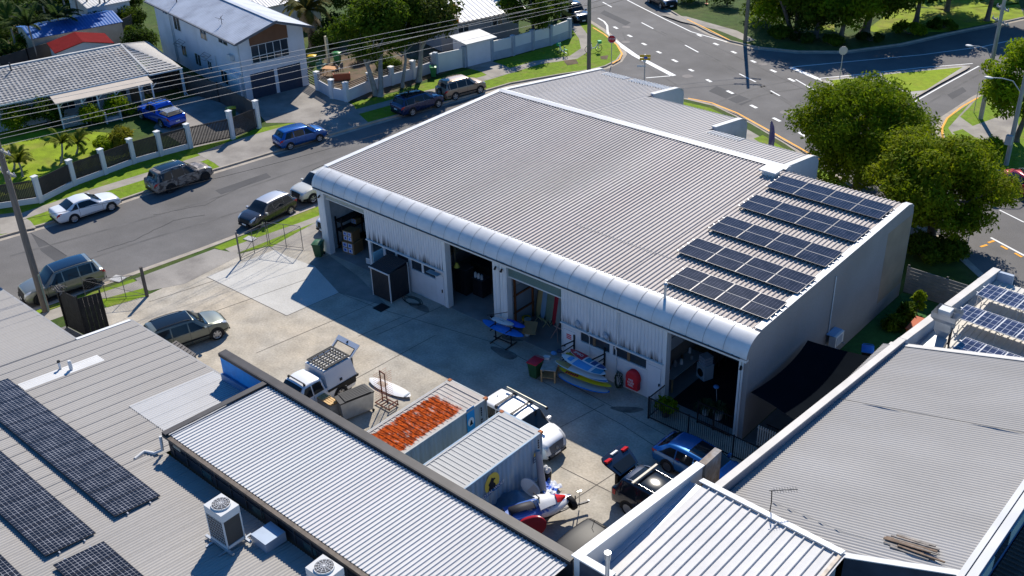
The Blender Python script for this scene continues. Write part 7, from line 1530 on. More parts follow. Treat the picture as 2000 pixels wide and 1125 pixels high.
b = MB(); b.tube([(-2.4, 4.5, 5.7), (-2.4, 4.5, 6.5)], .03, 5); b.tube([(-2.8, 4.2, 6.3), (-2.0, 4.9, 6.5)], .02, 4); b.tube([(-2.9, 4.6, 6.5), (-2.2, 4.4, 6.2)], .02, 4); b.tube([(-2.3, 14.6, 5.8), (-2.3, 14.6, 7.4)], .05, 6); L2(b, 'roof_antenna', DKGREY)
text('house_number', '27', .3, DKGREY, H2, (0, 0, 0), (1, 0, 0), (0, 0, 1)) if False else None
# ---- sheds and farther houses
def shed(name, label, cat, base, w_, d_, h, rise, roofm, wallm, rz, doors=0, group=None):
    t = thing(name, label, cat, (base[0], base[1], 0), rz, group)
    b = MB(); b.box(-w_/2, w_/2, -d_/2, d_/2, 0, h); b.sweep([(-d_/2, h), (d_/2, h), (0, h+rise)], -w_/2+.001, w_/2-.001, axis='x') if rise else None; b.build('wall', wallm, t, world=False)
    b = MB()
    for sy in (-1, 1):
        rows = []
        n_ = int(w_/.15)
        for (y, z) in ((sy*(d_/2+.18), h-.02), (0, h+rise+.05)): rows.append([(-w_/2-.12+(w_+.24)*k/n_, y, z+(.025 if k % 2 else 0)) for k in range(n_+1)])
        b.grid(rows, 0, False)
        sloped(b, (-w_/2-.12, sy*(d_/2+.18), h-.03), (w_/2+.12, sy*(d_/2+.18), h-.03), (w_/2+.12, 0, h+rise+.04), (-w_/2-.12, 0, h+rise+.04), 0, .05)
    b.build('roof', roofm, t, world=False)
    for k in range(doors): b = MB(); x = -w_/2+w_*(k+.5)/doors; b.box(x-w_*.4/doors, x+w_*.4/doors, -d_/2-.03, -d_/2, .02, h*.85); b.build('door', WHITE, t, world=False)
    return t
c = G(140, 95, 1.2); a0 = G(115, 105, 2.2); a1 = G(212, 88, 2.2)
rz_ = math.atan2((a1-a0).y, (a1-a0).x)
RS = shed('garden_shed', 'small shed with dark red metal roof and white walls behind the tiled house', 'shed', ((a0.x+a1.x)/2-2.6*.9, (a0.y+a1.y)/2+.9, 0), 3.9, 5.2, 2.2, .55, mat('roof_red', (.15, .010, .011), .9, var=.1, spec=.05), OFFWHITE, rz_+PI/2)
c = G(145, 50, 2.3); shed('garage', 'cream garage with blue metal roof behind the palms at top left', 'garage', (c.x-1, c.y, 0), 9, 5.5, 2.3, .5, mat('roof_blue', (.025, .10, .32), .45, var=.12), mat('cream_wall', (.42, .37, .30), .8), 1.35)
c = G(232, 20, 2.0); shed('garage', 'white garage behind the two storey house at the top edge', 'garage', (c.x-3, c.y-.5, 0), 4.5, 6, 2.9, .4, mat('roof_palegrey', (.5, .5, .5), .5), OFFWHITE, 1.4, 1)
c = G(480, 8, 3.0); shed('house', 'house with pale metal roof at the top edge behind the two storey house', 'house', (-76, 29.5, 0), 10, 7, 3.2, 1.0, mat('roof_palegrey', (.5, .5, .5), .5), OFFWHITE, 1.4)
# white-roofed house at the top middle
q = [G(860, 45, 3.0), G(985, 22, 3.0), G(900, 4, 3.2), G(880, 55, 2.9)]
H3 = thing('roadside_house', 'grey house with bright white ribbed roof above the white fence', 'house', (-53.5, 40, 0), math.radians(75))
b = MB(); b.box(-5.2, 4.0, -.2, 7.5, 0, 2.75); b.build('wall', mat('house_grey', (.30, .30, .31), .8, var=.05), H3, world=False)
b = MB()
for (y0, z0, y1, z1) in ((-1.0, 2.75, 3.5, 3.9), (8.2, 2.75, 3.5, 3.9)):
    rows = [[(-5.9+10.5*k/84, y, z+(.04 if k % 4 == 0 else 0)) for k in range(85)] for y, z in ((y0, z0), (y1, z1))]; b.grid(rows, 0, False); sloped(b, (-5.9, y0, z0-.02), (4.6, y0, z0-.02), (4.6, y1, z1-.02), (-5.9, y1, z1-.02), 0, .08)
b.build('roof', mat('roof_bright', (.60, .60, .61), .5, var=.05), H3, world=False)
b = MB(); b.box(-5.9, 4.6, -1.1, -1.0, 2.6, 2.75); b.build('gutter', DKGREY, H3, world=False)
for x in (-3.2, .8): win(H3, x, x+1.2, -.2, 1.5, 2.2)
S3 = thing('carport_shed', 'small white shed with flat pale roof just behind the white street fence', 'shed', (-50.1, 34.7, 0), math.radians(78))
b = MB(); b.box(-1.5, 1.5, -1.2, 1.2, 0, 2.2); b.build('wall', HWHITE, S3, world=False); b = MB(); sloped(b, (-1.8, -1.5, 2.3), (1.8, -1.5, 2.3), (1.8, 1.5, 2.45), (-1.8, 1.5, 2.45)); b.build('roof', mat('roof_palegrey', (.5, .5, .5)), S3, world=False)
# ---- front fence of the bungalow
fp = [(-55.8, -14.5), (-54.9, -11.2)]+[tuple(G(*p)[:2]) for p in ((80, 395), (146, 362), (206, 340), (262, 319), (315, 304), (372, 289), (455, 271), (506, 250))]
FENCE = thing('slat_fence', 'white post fence with dark slatted panels in front of the tiled house', 'fence', (*fp[5], 0))
DKSLAT = mat('slat_dark', (.05, .042, .038), .7, var=.2)
for k, p in enumerate(fp):
    h = 2.0 if k < 8 else 2.35
    b = MB(); b.cbox((p[0], p[1], h/2), (.34, .34, h), .1); b.cbox((p[0], p[1], h+.03), (.42, .42, .06), .1); b.build('post', WHITE, FENCE)
for k in range(len(fp)-1):
    a = Vector((*fp[k], 0)); c_ = Vector((*fp[k+1], 0)); d_ = (c_-a).normalized(); a += d_*.17; c_ -= d_*.17; L_ = (c_-a).length
    gate = k >= 7
    if not gate: b = MB(); b.beam(a+Vector((0, 0, .2)), c_+Vector((0, 0, .2)), .2, .4); b.build('base_wall', WHITE, FENCE)
    z0 = .42 if not gate else .1; z1 = 1.75; n_ = int(L_/(.11 if not gate else .12)); b = MB()
    for i in range(n_): q = a.lerp(c_, (i+.5)/n_); b.cbox((q.x, q.y, (z0+z1)/2), (.095 if not gate else .085, .03, z1-z0), math.atan2(d_.y, d_.x))
    for z in (z0+.08, z1-.1): b.beam(a+Vector((0, 0, z)), c_+Vector((0, 0, z)), .05, .05)
    b.build('gate' if gate else 'slat_panel', DKSLAT, FENCE)
# dividing fences
def plain_fence(name, label, pts, h, m, th=.06, cat='fence'):
    t = thing(name, label, cat, (*pts[0], 0)); b = MB()
    for k in range(len(pts)-1):
        a = Vector((*pts[k], h/2)); c_ = Vector((*pts[k+1], h/2)); n_ = max(1, int((c_-a).length/2.4))
        for i in range(n_): b.beam(a.lerp(c_, i/n_), a.lerp(c_, (i+.985)/n_), th, h)
    b.build('panel', m, t); b = MB()
    for k in range(len(pts)-1):
        a = Vector((*pts[k], 0)); c_ = Vector((*pts[k+1], 0)); n_ = max(1, int((c_-a).length/2.4))
        for i in range(n_+1): q = a.lerp(c_, i/n_); b.cbox((q.x, q.y, h/2+.03), (.1, .1, h+.06))
    b.build('post', m, t); return t
plain_fence('boundary_fence', 'dark brown boundary fence between the tiled house driveway and the two storey house', [tuple(G(*p)[:2]) for p in ((510, 245), (430, 200), (355, 178), (300, 140))], 1.8, mat('fence_brown', (.09, .075, .065), .8, var=.15))
plain_fence('boundary_fence', 'dark timber fence at the back of the tiled house under the palms', [tuple(G(*p)[:2]) for p in ((-30, 160), (60, 130), (215, 85), (262, 62))], 1.8, mat('fence_charcoal', (.06, .055, .05), .8, var=.15))
# ---- white masonry fence in front of the sandy garden
wp = [tuple(G(*p)[:2]) for p in ((622, 176), (650, 192), (678, 198), (724, 178), (766, 166), (808, 154), (847, 140))]
WF = thing('masonry_fence', 'white masonry garden fence with dark horizontal rails around the sandy garden', 'fence', (*wp[2], 0))
for k, p in enumerate(wp): b = MB(); b.cbox((p[0], p[1], .85), (.38, .38, 1.7), .15); b.cbox((p[0], p[1], 1.72), (.46, .46, .06), .15); b.build('post', WHITE, WF)
for k in range(len(wp)-1):
    a = Vector((*wp[k], 0)); c_ = Vector((*wp[k+1], 0)); b = MB(); b.beam(a+Vector((0, 0, .5)), c_+Vector((0, 0, .5)), .2, 1.0); b.build('base_wall', mat('fence_white', (.58, .58, .60), .8, var=.07, vs=1.2), WF)
    b = MB()
    for z in (1.1, 1.26, 1.42, 1.56): b.beam(a+Vector((0, 0, z)), c_+Vector((0, 0, z)), .05, .06)
    b.build('rail', mat('rail_brown', (.05, .04, .035), .6), WF)
b = MB(); a, c_ = Vector((*wp[0], 0)), G(604, 166)
for z in (.3, .55, .8, 1.05, 1.3, 1.55): b.beam(a+Vector((0, 0, z)), c_+Vector((0, 0, z)), .05, .1)
b.build('gate', MATS['rail_brown'], WF)
tp = [tuple(G(*p)[:2]) for p in ((852, 143), (907, 131), (960, 118), (1002, 108), (1040, 97), (1075, 88), (1112, 74))]
TF = thing('panel_fence', 'tall white panel fence with grey blue base along the far footpath', 'fence', (*tp[3], 0))
for k, p in enumerate(tp): b = MB(); b.cbox((p[0], p[1], 1.0), (.4, .4, 2.0), .3); b.build('post', mat('post_bluegrey', (.34, .38, .43), .7), TF)
for k in range(len(tp)-1):
    a = Vector((*tp[k], 0)); c_ = Vector((*tp[k+1], 0)); d_ = (c_-a).normalized(); a += d_*.2; c_ -= d_*.2
    if k == 0: b = MB(); b.beam(a+Vector((0, 0, .92)), c_+Vector((0, 0, .92)), .12, 1.8); b.build('gate', WHITE, TF); continue
    b = MB(); b.beam(a+Vector((0, 0, .4)), c_+Vector((0, 0, .4)), .2, .8); b.build('base_wall', MATS['post_bluegrey'], TF)
    b = MB(); b.beam(a+Vector((0, 0, 1.33)), c_+Vector((0, 0, 1.33)), .14, 1.05); b.build('panel', WHITE, TF)
# ---- garden clutter
p = G(645, 133, .7); t = thing('outdoor_table', 'small orange timber outdoor table in the sandy garden', 'table', (p.x, p.y, 0), .4); b = MB(); b.box(-.7, .7, -.45, .45, .70, .75); b.build('table_top', mat('table_orange', (.42, .20, .07), .6), t, world=False)
for sx in (-.6, .6):
    for sy in (-.38, .38): b = MB(); b.box(sx-.03, sx+.03, sy-.03, sy+.03, 0, .7); b.build('leg', TIMBERL, t, world=False)
rr = random.Random(3)
def chair(label, px, rz, m):
    p = G(*px); t = thing('garden_chair', label, 'chair', (p.x, p.y, 0), rz, 'chairs around the garden table')
    b = MB(); b.box(-.26, .26, -.26, .26, .4, .45); b.build('seat', m, t, world=False); b = MB(); b.box(-.26, .26, .22, .28, .45, .95); b.build('backrest', m, t, world=False)
    for sx in (-.22, .22):
        for sy in (-.22, .22): b = MB(); b.box(sx-.02, sx+.02, sy-.02, sy+.02, 0, .4); b.build('leg', m, t, world=False)
GT = mat('chair_teal', (.03, .12, .11), .5); GK = mat('chair_grey', (.12, .12, .12), .5)
chair('green plastic chair on the side of the garden table nearest the house', (626, 142), 1.2, GT); chair('second green plastic chair behind the garden table', (632, 134), 2.0, GT); chair('grey chair on the street side of the garden table', (664, 142), -1.2, GK); chair('grey chair at the street end of the garden table', (655, 147), -.3, GK)
p = G(668, 155); b = MB(); b.cbox((p.x, p.y, .3), (1.6, .5, .6), .9); b.cbox((p.x, p.y, .61), (1.4, .36, .03), .9, 1); solo('planter_box', b, [mat('terracotta2', (.30, .09, .05), .7), DIRT], 'rust red planter box inside the masonry fence', 'planter', (p.x, p.y, 0))
p = G(642, 122); b = MB(); b.box(p.x-.12, p.x+.12, p.y-.12, p.y+.12, 0, 2.6); solo('garden_post', b, mat('post_cream', (.5, .45, .33), .7), 'pale cream square post standing in the sandy garden', 'post', (p.x, p.y, 0))
# ================================================================== TREES, PLANTS
def leafmat(name, c, c2, trans=.45):
    return mat(name, c, .75, var=.3, vs=.9, col2=c2, c2s=.55, c2f=(.42, .62), grain=.18, gs=5, trans=trans, spec=.12)
LF_A = leafmat('leaf_mid', (.12, .18, .005), (.18, .23, .006)); LF_D = leafmat('leaf_dark', (.06, .105, .006), (.095, .14, .008)); LF_B = leafmat('leaf_bright', (.17, .25, .005), (.23, .29, .008)); LF_P = leafmat('leaf_palm', (.05, .085, .012), (.085, .12, .016)); LF_X = leafmat('leaf_deep', (.032, .062, .008), (.055, .09, .01)); LF_O = leafmat('leaf_orange', (.30, .10, .012), (.22, .13, .012))
BARK = mat('bark', (.13, .105, .085), .9, var=.3, vs=3, bump=.4, bs=12); BARKP = mat('bark_pale', (.30, .27, .23), .85, var=.25, vs=2.5, bump=.2, bs=9)
def leaves(centers, radii, n, size, rng, up=.35, flat=.8):
    """leaf quads spread over and through clumps; returns verts, faces"""
    centers = np.array(centers, float); radii = np.array(radii, float); w_ = radii**2; w_ = w_/w_.sum()
    idx = rng.choice(len(centers), n, p=w_); d = rng.normal(size=(n, 3)); d /= np.linalg.norm(d, axis=1)[:, None]
    rad = radii[idx]*(rng.random(n)**.33)*(.75+.35*rng.random(n))
    c = centers[idx]+d*rad[:, None]*np.array([1, 1, flat])
    nrm = d*.75+rng.normal(size=(n, 3))*.55+np.array([0, 0, up]); nrm /= np.linalg.norm(nrm, axis=1)[:, None]
    t = np.cross(nrm, rng.normal(size=(n, 3))); t /= np.linalg.norm(t, axis=1)[:, None]; b_ = np.cross(nrm, t)
    s = size*(.6+.8*rng.random(n))[:, None]
    v = np.stack([c-t*s, c-b_*s*.42-t*s*.1+nrm*s*.12, c+t*s, c+b_*s*.42+t*s*.1+nrm*s*.12], 1).reshape(-1, 3)
    return v, np.arange(4*n).reshape(-1, 4)
def mesh_np(name, v, f, m, parent, base):
    me = bpy.data.meshes.new(name); v = v-np.array(base); me.from_pydata(v.tolist(), [], f.tolist()); me.materials.append(m); me.update()
    o = bpy.data.objects.new(name, me); COL.objects.link(o); o.parent = parent; return o
def tree(name, label, base, h, crown, trunk_r, n, size, lm, bark=BARK, clumps=26, group=None, zc=None, trunks=1, cat='tree', lean=(0, 0), seed=1, limbs=True, flat=.75, csize=(.26, .42)):
    """crown = (rx, ry, rz) half-sizes; zc crown centre height"""
    rng = np.random.default_rng(seed); base = Vector(base); t = thing(name, label, cat, tuple(base), 0, group)
    rx, ry, rz = crown; zc = zc if zc is not None else h-rz; cc = np.array([base.x+lean[0], base.y+lean[1], base.z+zc])
    d = rng.normal(size=(clumps, 3)); d /= np.linalg.norm(d, axis=1)[:, None]; r_ = .40+.55*rng.random(clumps)**.6
    cen = cc+d*r_[:, None]*np.array([rx, ry, rz]); rad = (csize[0]+(csize[1]-csize[0])*rng.random(clumps))*min(rx, ry, rz*1.3)
    v, f = leaves(cen, rad, n, size, rng, flat=flat); mesh_np('crown', v, f, lm, t, base)
    b = MB(); 
    for k in range(trunks):
        o = Vector((base.x+(k-(trunks-1)/2)*.5, base.y+(rng.random()-.5)*.4, base.z)); tp = Vector(cc)+Vector((rng.normal()*.3*rx*(trunks > 1), rng.normal()*.3*ry*(trunks > 1), -rz*.35))
        b.tube([o-Vector((0, 0, .1)), o.lerp(tp, .08)+Vector((.0, 0, .0)), o.lerp(tp, .45)+Vector((rng.normal()*.12, rng.normal()*.12, 0)), tp], [trunk_r*1.5, trunk_r*1.05, trunk_r*.8, trunk_r*.5], 8)
        if limbs:
            for q in rng.choice(clumps, min(9, clumps), replace=False):
                e = Vector(cen[q]); s_ = o.lerp(tp, .5+.5*rng.random()); m_ = s_.lerp(e, .5)+Vector((0, 0, -.12*(e-s_).length)); b.tube([s_, m_, e], [trunk_r*.42, trunk_r*.26, trunk_r*.08], 5)
    b.build('trunk', bark, t); return t
def bush(name, label, base, r, n, size, lm, seed=1, group=None, cat='shrub', h=None, clumps=12):
    rng = np.random.default_rng(seed); base = Vector(base); t = thing(name, label, cat, tuple(base), 0, group); h = h or r[2]
    d = rng.normal(size=(clumps, 3)); d[:, 2] = np.abs(d[:, 2])*.9; d /= np.linalg.norm(d, axis=1)[:, None]
    cen = np.array(base)+np.array([0, 0, r[2]*.35])+d*np.array(r)*.55; rad = (.42+.2*rng.random(clumps))*min(r)
    v, f = leaves(cen, rad, n, size, rng); v[:, 2] = np.maximum(v[:, 2], base.z+.02); mesh_np('foliage', v, f, lm, t, base)
    b = MB()
    for q in range(5): e = Vector(cen[q]); b.tube([base, base.lerp(e, .6)+Vector((0, 0, .05)), e], [.04, .03, .01], 5)
    b.build('stem', BARK, t); return t
def palm(name, label, base, h, fl, nf, lm=LF_P, tr=.12, seed=1, droop=.9, group=None, bark=BARKP, leaf=.34, skirt=0, fw=.045):
    rng = np.random.default_rng(seed); base = Vector(base); t = thing(name, label, 'palm', tuple(base), 0, group)
    top = base+Vector((rng.normal()*.15, rng.normal()*.15, h)); b = MB(); b.tube([base, base.lerp(top, .1), base.lerp(top, .5)+Vector((.06, .03, 0)), top], [tr*1.35, tr, tr*.9, tr*.8], 8); b.build('trunk', bark, t)
    V = []; Fs = []; o = 0; V2 = []; F2 = []; o2 = 0
    for k in range(nf+skirt):
        dead = k >= nf
        az = 2*PI*k/nf*1.618*1.0+rng.random()*.5; el = (.15+1.1*rng.random()) if not dead else -.5-.5*rng.random(); L_ = fl*(.8+.35*rng.random())*(1 if not dead else .75); dirh = np.array([math.cos(az), math.sin(az), 0]); p = np.array(top); d = dirh*math.cos(el)+np.array([0, 0, math.sin(el)]); N = 14
        for i in range(N):
            d2 = d-np.array([0, 0, droop*(i/N)**1.2*.22]); d2 /= np.linalg.norm(d2); q = p+d2*L_/N; side = np.cross(d2, [0, 0, 1]); side /= max(np.linalg.norm(side), 1e-6); upv = np.cross(side, d2)
            ll = leaf*fl/2.2*(math.sin(PI*min(1, .12+.88*i/N))**.6)
            for sd in (-1, 1):
                for j in (0, .5):
                    a = p+(q-p)*j; e = a+side*sd*ll+d2*ll*.55-upv*ll*.28*(1+rng.random()); wv = d2*fw*fl/2.2*1.4
                    if dead: V2 += [a-wv, a+wv, e+wv*.2, e-wv*.2]; F2.append([o2, o2+1, o2+2, o2+3]); o2 += 4
                    else: V += [a-wv, a+wv, e+wv*.2, e-wv*.2]; Fs.append([o, o+1, o+2, o+3]); o += 4
            if not dead: w2 = side*.025; V += [p-w2, p+w2, q+w2*.6, q-w2*.6]; Fs.append([o, o+1, o+2, o+3]); o += 4
            p = q; d = d2
    mesh_np('fronds', np.array(V), np.array(Fs), lm, t, base)
    if skirt: mesh_np('dead_fronds', np.array(V2), np.array(F2), mat('frond_dead', (.22, .17, .10), .8, var=.2), t, base)
    return t
# the two street trees behind the warehouse
tree('street_tree', 'large round green tree behind the warehouse at the road corner', G(1672, 368), 7.8, (4.5, 4.3, 3.4), .3, 46000, .135, LF_A, clumps=85, zc=4.4, seed=3, csize=(.16, .40))
tree('street_tree', 'lower broad tree beside the back right corner of the warehouse', (-1.2, 25.1, 0), 6.7, (4.3, 3.9, 3.1), .3, 44000, .135, leafmat('leaf_olive', (.145, .195, .005), (.21, .245, .008)), clumps=80, zc=4.0, seed=8, csize=(.16, .42))
for i, (px, r, lab) in enumerate((((1800, 505), (1.6, 1.3, 1.4), 'dark bush under the lower street tree next to the warehouse wall'), ((1850, 500), (1.5, 1.2, 1.2), 'dark bush in the middle of the strip behind the passage'), ((1655, 348), (.5, .5, 1.6), 'thin sapling beside the trunk of the large round tree'))):
    bush('bush', lab, G(*px), r, 2200 if i < 2 else 500, .13, LF_D, seed=20+i)
p = G(1770, 505); 
# right edge trees
tree('street_tree', 'bright green leafy tree around the power poles at the right edge', G(1985, 275), 8.2, (3.4, 3.2, 3.1), .22, 9000, .2, LF_B, clumps=44, zc=5.3, seed=5)
bush('bush', 'low bright shrub on the corner verge below the right hand pole', G(1935, 300), (1.4, 1.2, 1.1), 1500, .13, LF_B, seed=41)
# park trees at the top right
for i, (px, h, cr, zc_, lm, n, lab) in enumerate((((1552, 62), 9, (4.2, 4, 3.4), 6.0, LF_X, 7000, 'dark forked park tree nearest the road corner'), ((1592, 74), 8, (3.4, 3.2, 2.8), 5.6, LF_D, 6000, 'slim park tree just right of the dark forked one'), ((1642, 78), 8.6, (3.6, 3.4, 3.0), 6.2, LF_A, 6000, 'park tree with a thin straight trunk in the middle of the row'), ((1690, 62), 9.5, (4.4, 4.2, 3.0), 7.0, LF_D, 7500, 'park tree with thick leaning dark trunk over the bright lawn'), ((1790, 42), 9, (3.8, 3.6, 2.8), 6.8, LF_X, 6500, 'park tree with thin trunk in front of the dirt patch'), ((1848, 22), 10, (3.6, 3.6, 3), 7.6, LF_D, 6000, 'park tree with pale grey trunk at the top edge'), ((1928, 40), 8.5, (3.2, 3.2, 2.6), 6.6, LF_D, 5500, 'park tree by the curved path at the top right'))):
    tree('park_tree', lab, G(*px), h, (cr[0]*1.15, cr[1]*1.15, cr[2]*1.15), .26 if i != 3 else .42, n*2, .22, lm, clumps=60, zc=zc_-1.2, seed=60+i, group='park trees across the junction', lean=(.8 if i == 3 else 0, .6), trunks=2 if i == 0 else 1)
for i, (px, r, lm, lab) in enumerate((((1500, 55), (2.4, 2.2, 2.6), LF_B, 'bright leafy bush at the left end of the park trees'), ((1480, 40), (1.8, 1.8, 3.0), LF_D, 'tall dark bush beside the timber pole at the park'), ((1525, 72), (1.6, 1.4, 1.0), LF_D, 'low dark bush under the forked park tree'), ((1570, 82), (1.8, 1.2, .8), LF_X, 'low dark undergrowth at the kerb below the slim park tree'), ((1625, 85), (1.8, 1.2, .7), LF_D, 'low undergrowth at the kerb under the middle park tree'), ((1700, 80), (2.2, 1.2, .7), LF_X, 'low undergrowth at the kerb under the leaning park tree'), ((1775, 66), (2.2, 1.4, 1.0), LF_A, 'low green bush at the kerb beside the dirt patch'), ((1840, 55), (2.0, 1.3, .9), LF_D, 'low dark bush near the right end of the park kerb'), ((1420, 10), (2.2, 2.0, 2.2), LF_X, 'dark bush at the top edge left of the timber pole'), ((1350, 4), (2.0, 2.0, 1.6), LF_D, 'dark bush at the top edge above the black wagon'))):
    bush('bush', lab, G(*px), r, 1700, .17, lm, seed=80+i, group='bushes of the park')
for i in range(14):
    px = [(8, 60), (50, 62), (90, 40), (130, 20), (180, 15), (225, 30), (255, 55), (275, 100), (20, 128), (60, 8), (0, 90), (195, 75), (60, 100), (240, 8)][i]
    bush('bush', ['first', 'second', 'third', 'fourth', 'fifth', 'sixth', 'seventh', 'eighth', 'ninth', 'tenth', 'eleventh', 'twelfth', 'thirteenth', 'fourteenth'][i]+' dark shrub of the thicket under the palms, counted along its rows from the left', G(*px), (1.9, 1.9, 2.0+.5*(i % 2)), 1700, .17, LF_X if i % 3 else LF_D, seed=400+i, group='thicket under the palms')
for i in range(7):
    tree('park_tree', ['first', 'second', 'third', 'fourth', 'fifth', 'sixth', 'seventh'][i]+' tree from the left of the far row beyond the park lawn', (-46+i*6.2, 88+3*(i % 3), 0), 8, (4.2, 4, 3), .25, 3500, .3, [LF_D, LF_X, LF_A][i % 3], clumps=24, zc=5.2, seed=120+i, group='far row of park trees')
# street trees on the far footpath
for i, (px, h, cr, zc_, ln, lab) in enumerate((((742, 186), 8.2, (3.6, 3.4, 2.6), 6.2, (-.6, .4), 'pale trunked street tree nearest the corner of the masonry fence'), ((785, 171), 8.0, (2.6, 2.6, 2.3), 6.1, (-.3, .8), 'slender pale street tree between its two thicker neighbours'), ((821, 158), 8.2, (3.4, 3.2, 2.6), 6.2, (.2, .6), 'thick pale trunked street tree beside the bin on the grass'))):
    tree('street_tree', lab, G(*px), h, cr, .24 if i != 1 else .15, 8000, .2, LF_D if i != 2 else leafmat('leaf_dark2', (.05, .075, .012), (.08, .10, .012)), BARKP, clumps=40, zc=zc_, seed=30+i, lean=ln, trunks=2 if i == 0 else 1)
tree('street_tree', 'dark leafy tree leaning over the tall panel fence', G(1040, 85), 6.4, (3.6, 3.2, 2.3), .2, 7500, .2, LF_D, clumps=36, zc=4.3, seed=36)
tree('garden_tree', 'garden tree with orange tinted leaves beside the white roofed house', G(862, 95), 6.0, (1.8, 1.8, 1.5), .15, 2600, .18, LF_O, clumps=16, zc=3.4, seed=37)
tree('garden_tree', 'dark green garden tree behind the pale shed at the top', G(975, 40), 6.5, (3.2, 3.0, 2.4), .2, 5500, .2, LF_X, clumps=30, zc=4.4, seed=38)
tree('garden_tree', 'dark tree at the top edge beside the street corner fence', G(1085, 40), 6.5, (2.8, 2.6, 2.4), .2, 5000, .2, LF_D, clumps=30, zc=3.8, seed=39)
tree('garden_tree', 'dense dark tree behind the sandy garden', G(700, 55), 7.0, (3.6, 3.2, 2.8), .22, 6500, .2, LF_X, clumps=34, zc=4.2, seed=43)
tree('garden_tree', 'dark tree at the top edge left of the white roofed house', G(800, 25), 7.5, (3.6, 3.6, 3.0), .22, 6000, .2, LF_D, clumps=30, zc=4.6, seed=44)
bush('bush', 'dark bush behind the right corner of the two storey house', G(635, 100), (1.6, 1.6, 1.8), 1800, .15, LF_X, seed=441, group='garden bushes across the street'); bush('bush', 'dark bush at the foot of the shaggy date palm', G(655, 75), (2.4, 2.0, 2.2), 2400, .16, LF_X, seed=442, group='garden bushes across the street'); bush('bush', 'low dark bush beside the brown masonry fence rails under the street trees', G(760, 135), (1.6, 1.2, 1.1), 1500, .13, LF_D, seed=443, group='garden bushes across the street')
[bush('bush', q[1], G(*q[0]), (1.5, 1.3, 1.8), 1500, .15, LF_X, seed=460+q[0][0], group='garden bushes across the street') for q in (((264, 25), 'dark bush at the top beside the far side wall of the two storey house'), ((272, 55), 'dark bush halfway along the side wall of the two storey house'), ((288, 92), 'dark bush between the tiled roof hip and the two storey house'))]
palm('date_palm', 'shaggy date palm with brown hanging fronds behind the two storey house', G(610, 92), 3.8, 3.0, 34, tr=.34, seed=4, droop=1.6, lm=leafmat('leaf_date', (.10, .10, .02), (.15, .12, .02)), bark=BARK, skirt=26)
# palms at the top left
for i, (px, h, lab) in enumerate((((75, 125), 3.9, 'dark palm leftmost in the palm clump'), ((35, 110), 3.6, 'tall dark palm at the left edge of the clump'), ((126, 92), 3.2, 'palm in front of the blue roof at its left end'), ((140, 66), 4.4, 'palm in front of the middle of the blue roof'), ((160, 62), 6.4, 'palm in front of the right part of the blue roof'), ((180, 60), 6.6, 'palm beside the right end of the blue roof'), ((206, 60), 7.0, 'bare trunked palm left of the white garage'), ((217, 58), 7.2, 'second bare trunked palm beside the white garage'), ((226, 55), 7.0, 'bare trunked palm nearest the white garage'), ((5, 150), 3.8, 'short palm at the very left edge'), ((100, 70), 3.6, 'palm at the back of the clump by the top edge'))):
    palm('palm_tree', lab, G(*px), h, 2.5, 19, LF_P if i % 2 else leafmat('leaf_palm_dark', (.03, .055, .015), (.05, .08, .018)), .11, seed=200+i, group='palms behind the tiled house')
for i, (px, h, lab) in enumerate((((45, 345), 1.2, 'young bright palm on the lawn at the left edge'), ((120, 318), 1.5, 'young bright palm on the lawn behind the fence'), ((28, 330), .8, 'small palm half hidden by the leaning pole'), ((150, 300), .9, 'small low palm right of the taller lawn palm'))):
    palm('young_palm', lab, G(*px), h, 1.7, 14, leafmat('leaf_lime', (.13, .17, .012), (.19, .20, .02)), .09, seed=230+i, group='young palms on the bungalow lawn', droop=1.5)
for i, (px, r, lm, lab) in enumerate((((181, 243), (1.25, 1.25, 1.5), LF_B, 'clipped round bush in front of the verandah, left one'), ((238, 228), (1.45, 1.35, 2.0), LF_B, 'larger clipped bush at the right end of the verandah'), ((35, 255), (1.7, 1.6, 2.2), LF_A, 'bright garden bush in front of the tiled roof at the left'), ((95, 245), (1.9, 1.5, 2.3), LF_D, 'dark garden bush next to the lattice of the verandah'), ((245, 283), (1.9, 1.3, 1.2), leafmat('leaf_yellow', (.20, .20, .012), (.24, .21, .02)), 'yellow green shrub on the lawn behind the fence'), ((205, 292), (1.2, .9, .9), LF_B, 'low shrub at the left of the yellow green one'), ((900, 118), (1.0, .8, 1.1), LF_D, 'dark shrub behind the white gate'), ((725, 115), (1.0, .9, 1.0), LF_D, 'dark shrub in the sandy garden'), ((155, 58), (1.2, 1.0, 1.2), LF_D, 'dark shrub at the base of the blue roofed garage'), ((245, 50), (1.2, 1.0, 1.2), LF_B, 'bright shrub beside the white garage'), ((258, 80), (.9, .7, 1.6), LF_A, 'shrub against the side of the two storey house'), ((30, 25), (3.4, 3, 3.2), LF_X, 'dark mass of shrubs at the top left corner'), ((100, 10), (3.0, 3, 3), LF_B, 'bright shrubs at the top edge above the palms'), ((560, 30), (3.0, 2.6, 3), LF_X, 'dark shrubs behind the ridge of the two storey house'), ((230, -15), (3, 3, 3), LF_D, 'dark shrubs at the top edge behind the white garage'))):
    bush('bush', lab, G(*px), r, 2200 if max(r) > 1.6 else 1500, .13, lm, seed=250+i, group='garden bushes across the street')
p = G(704, 122); t = thing('grass_tree', 'spiky tufted grass tree in the sandy garden', 'plant', tuple(p)); b = MB(); b.cyl(p, p+Vector((0, 0, .55)), .35, .3, 10); b.build('trunk', BARK, t)
rng = np.random.default_rng(5); V = []; Fq = []
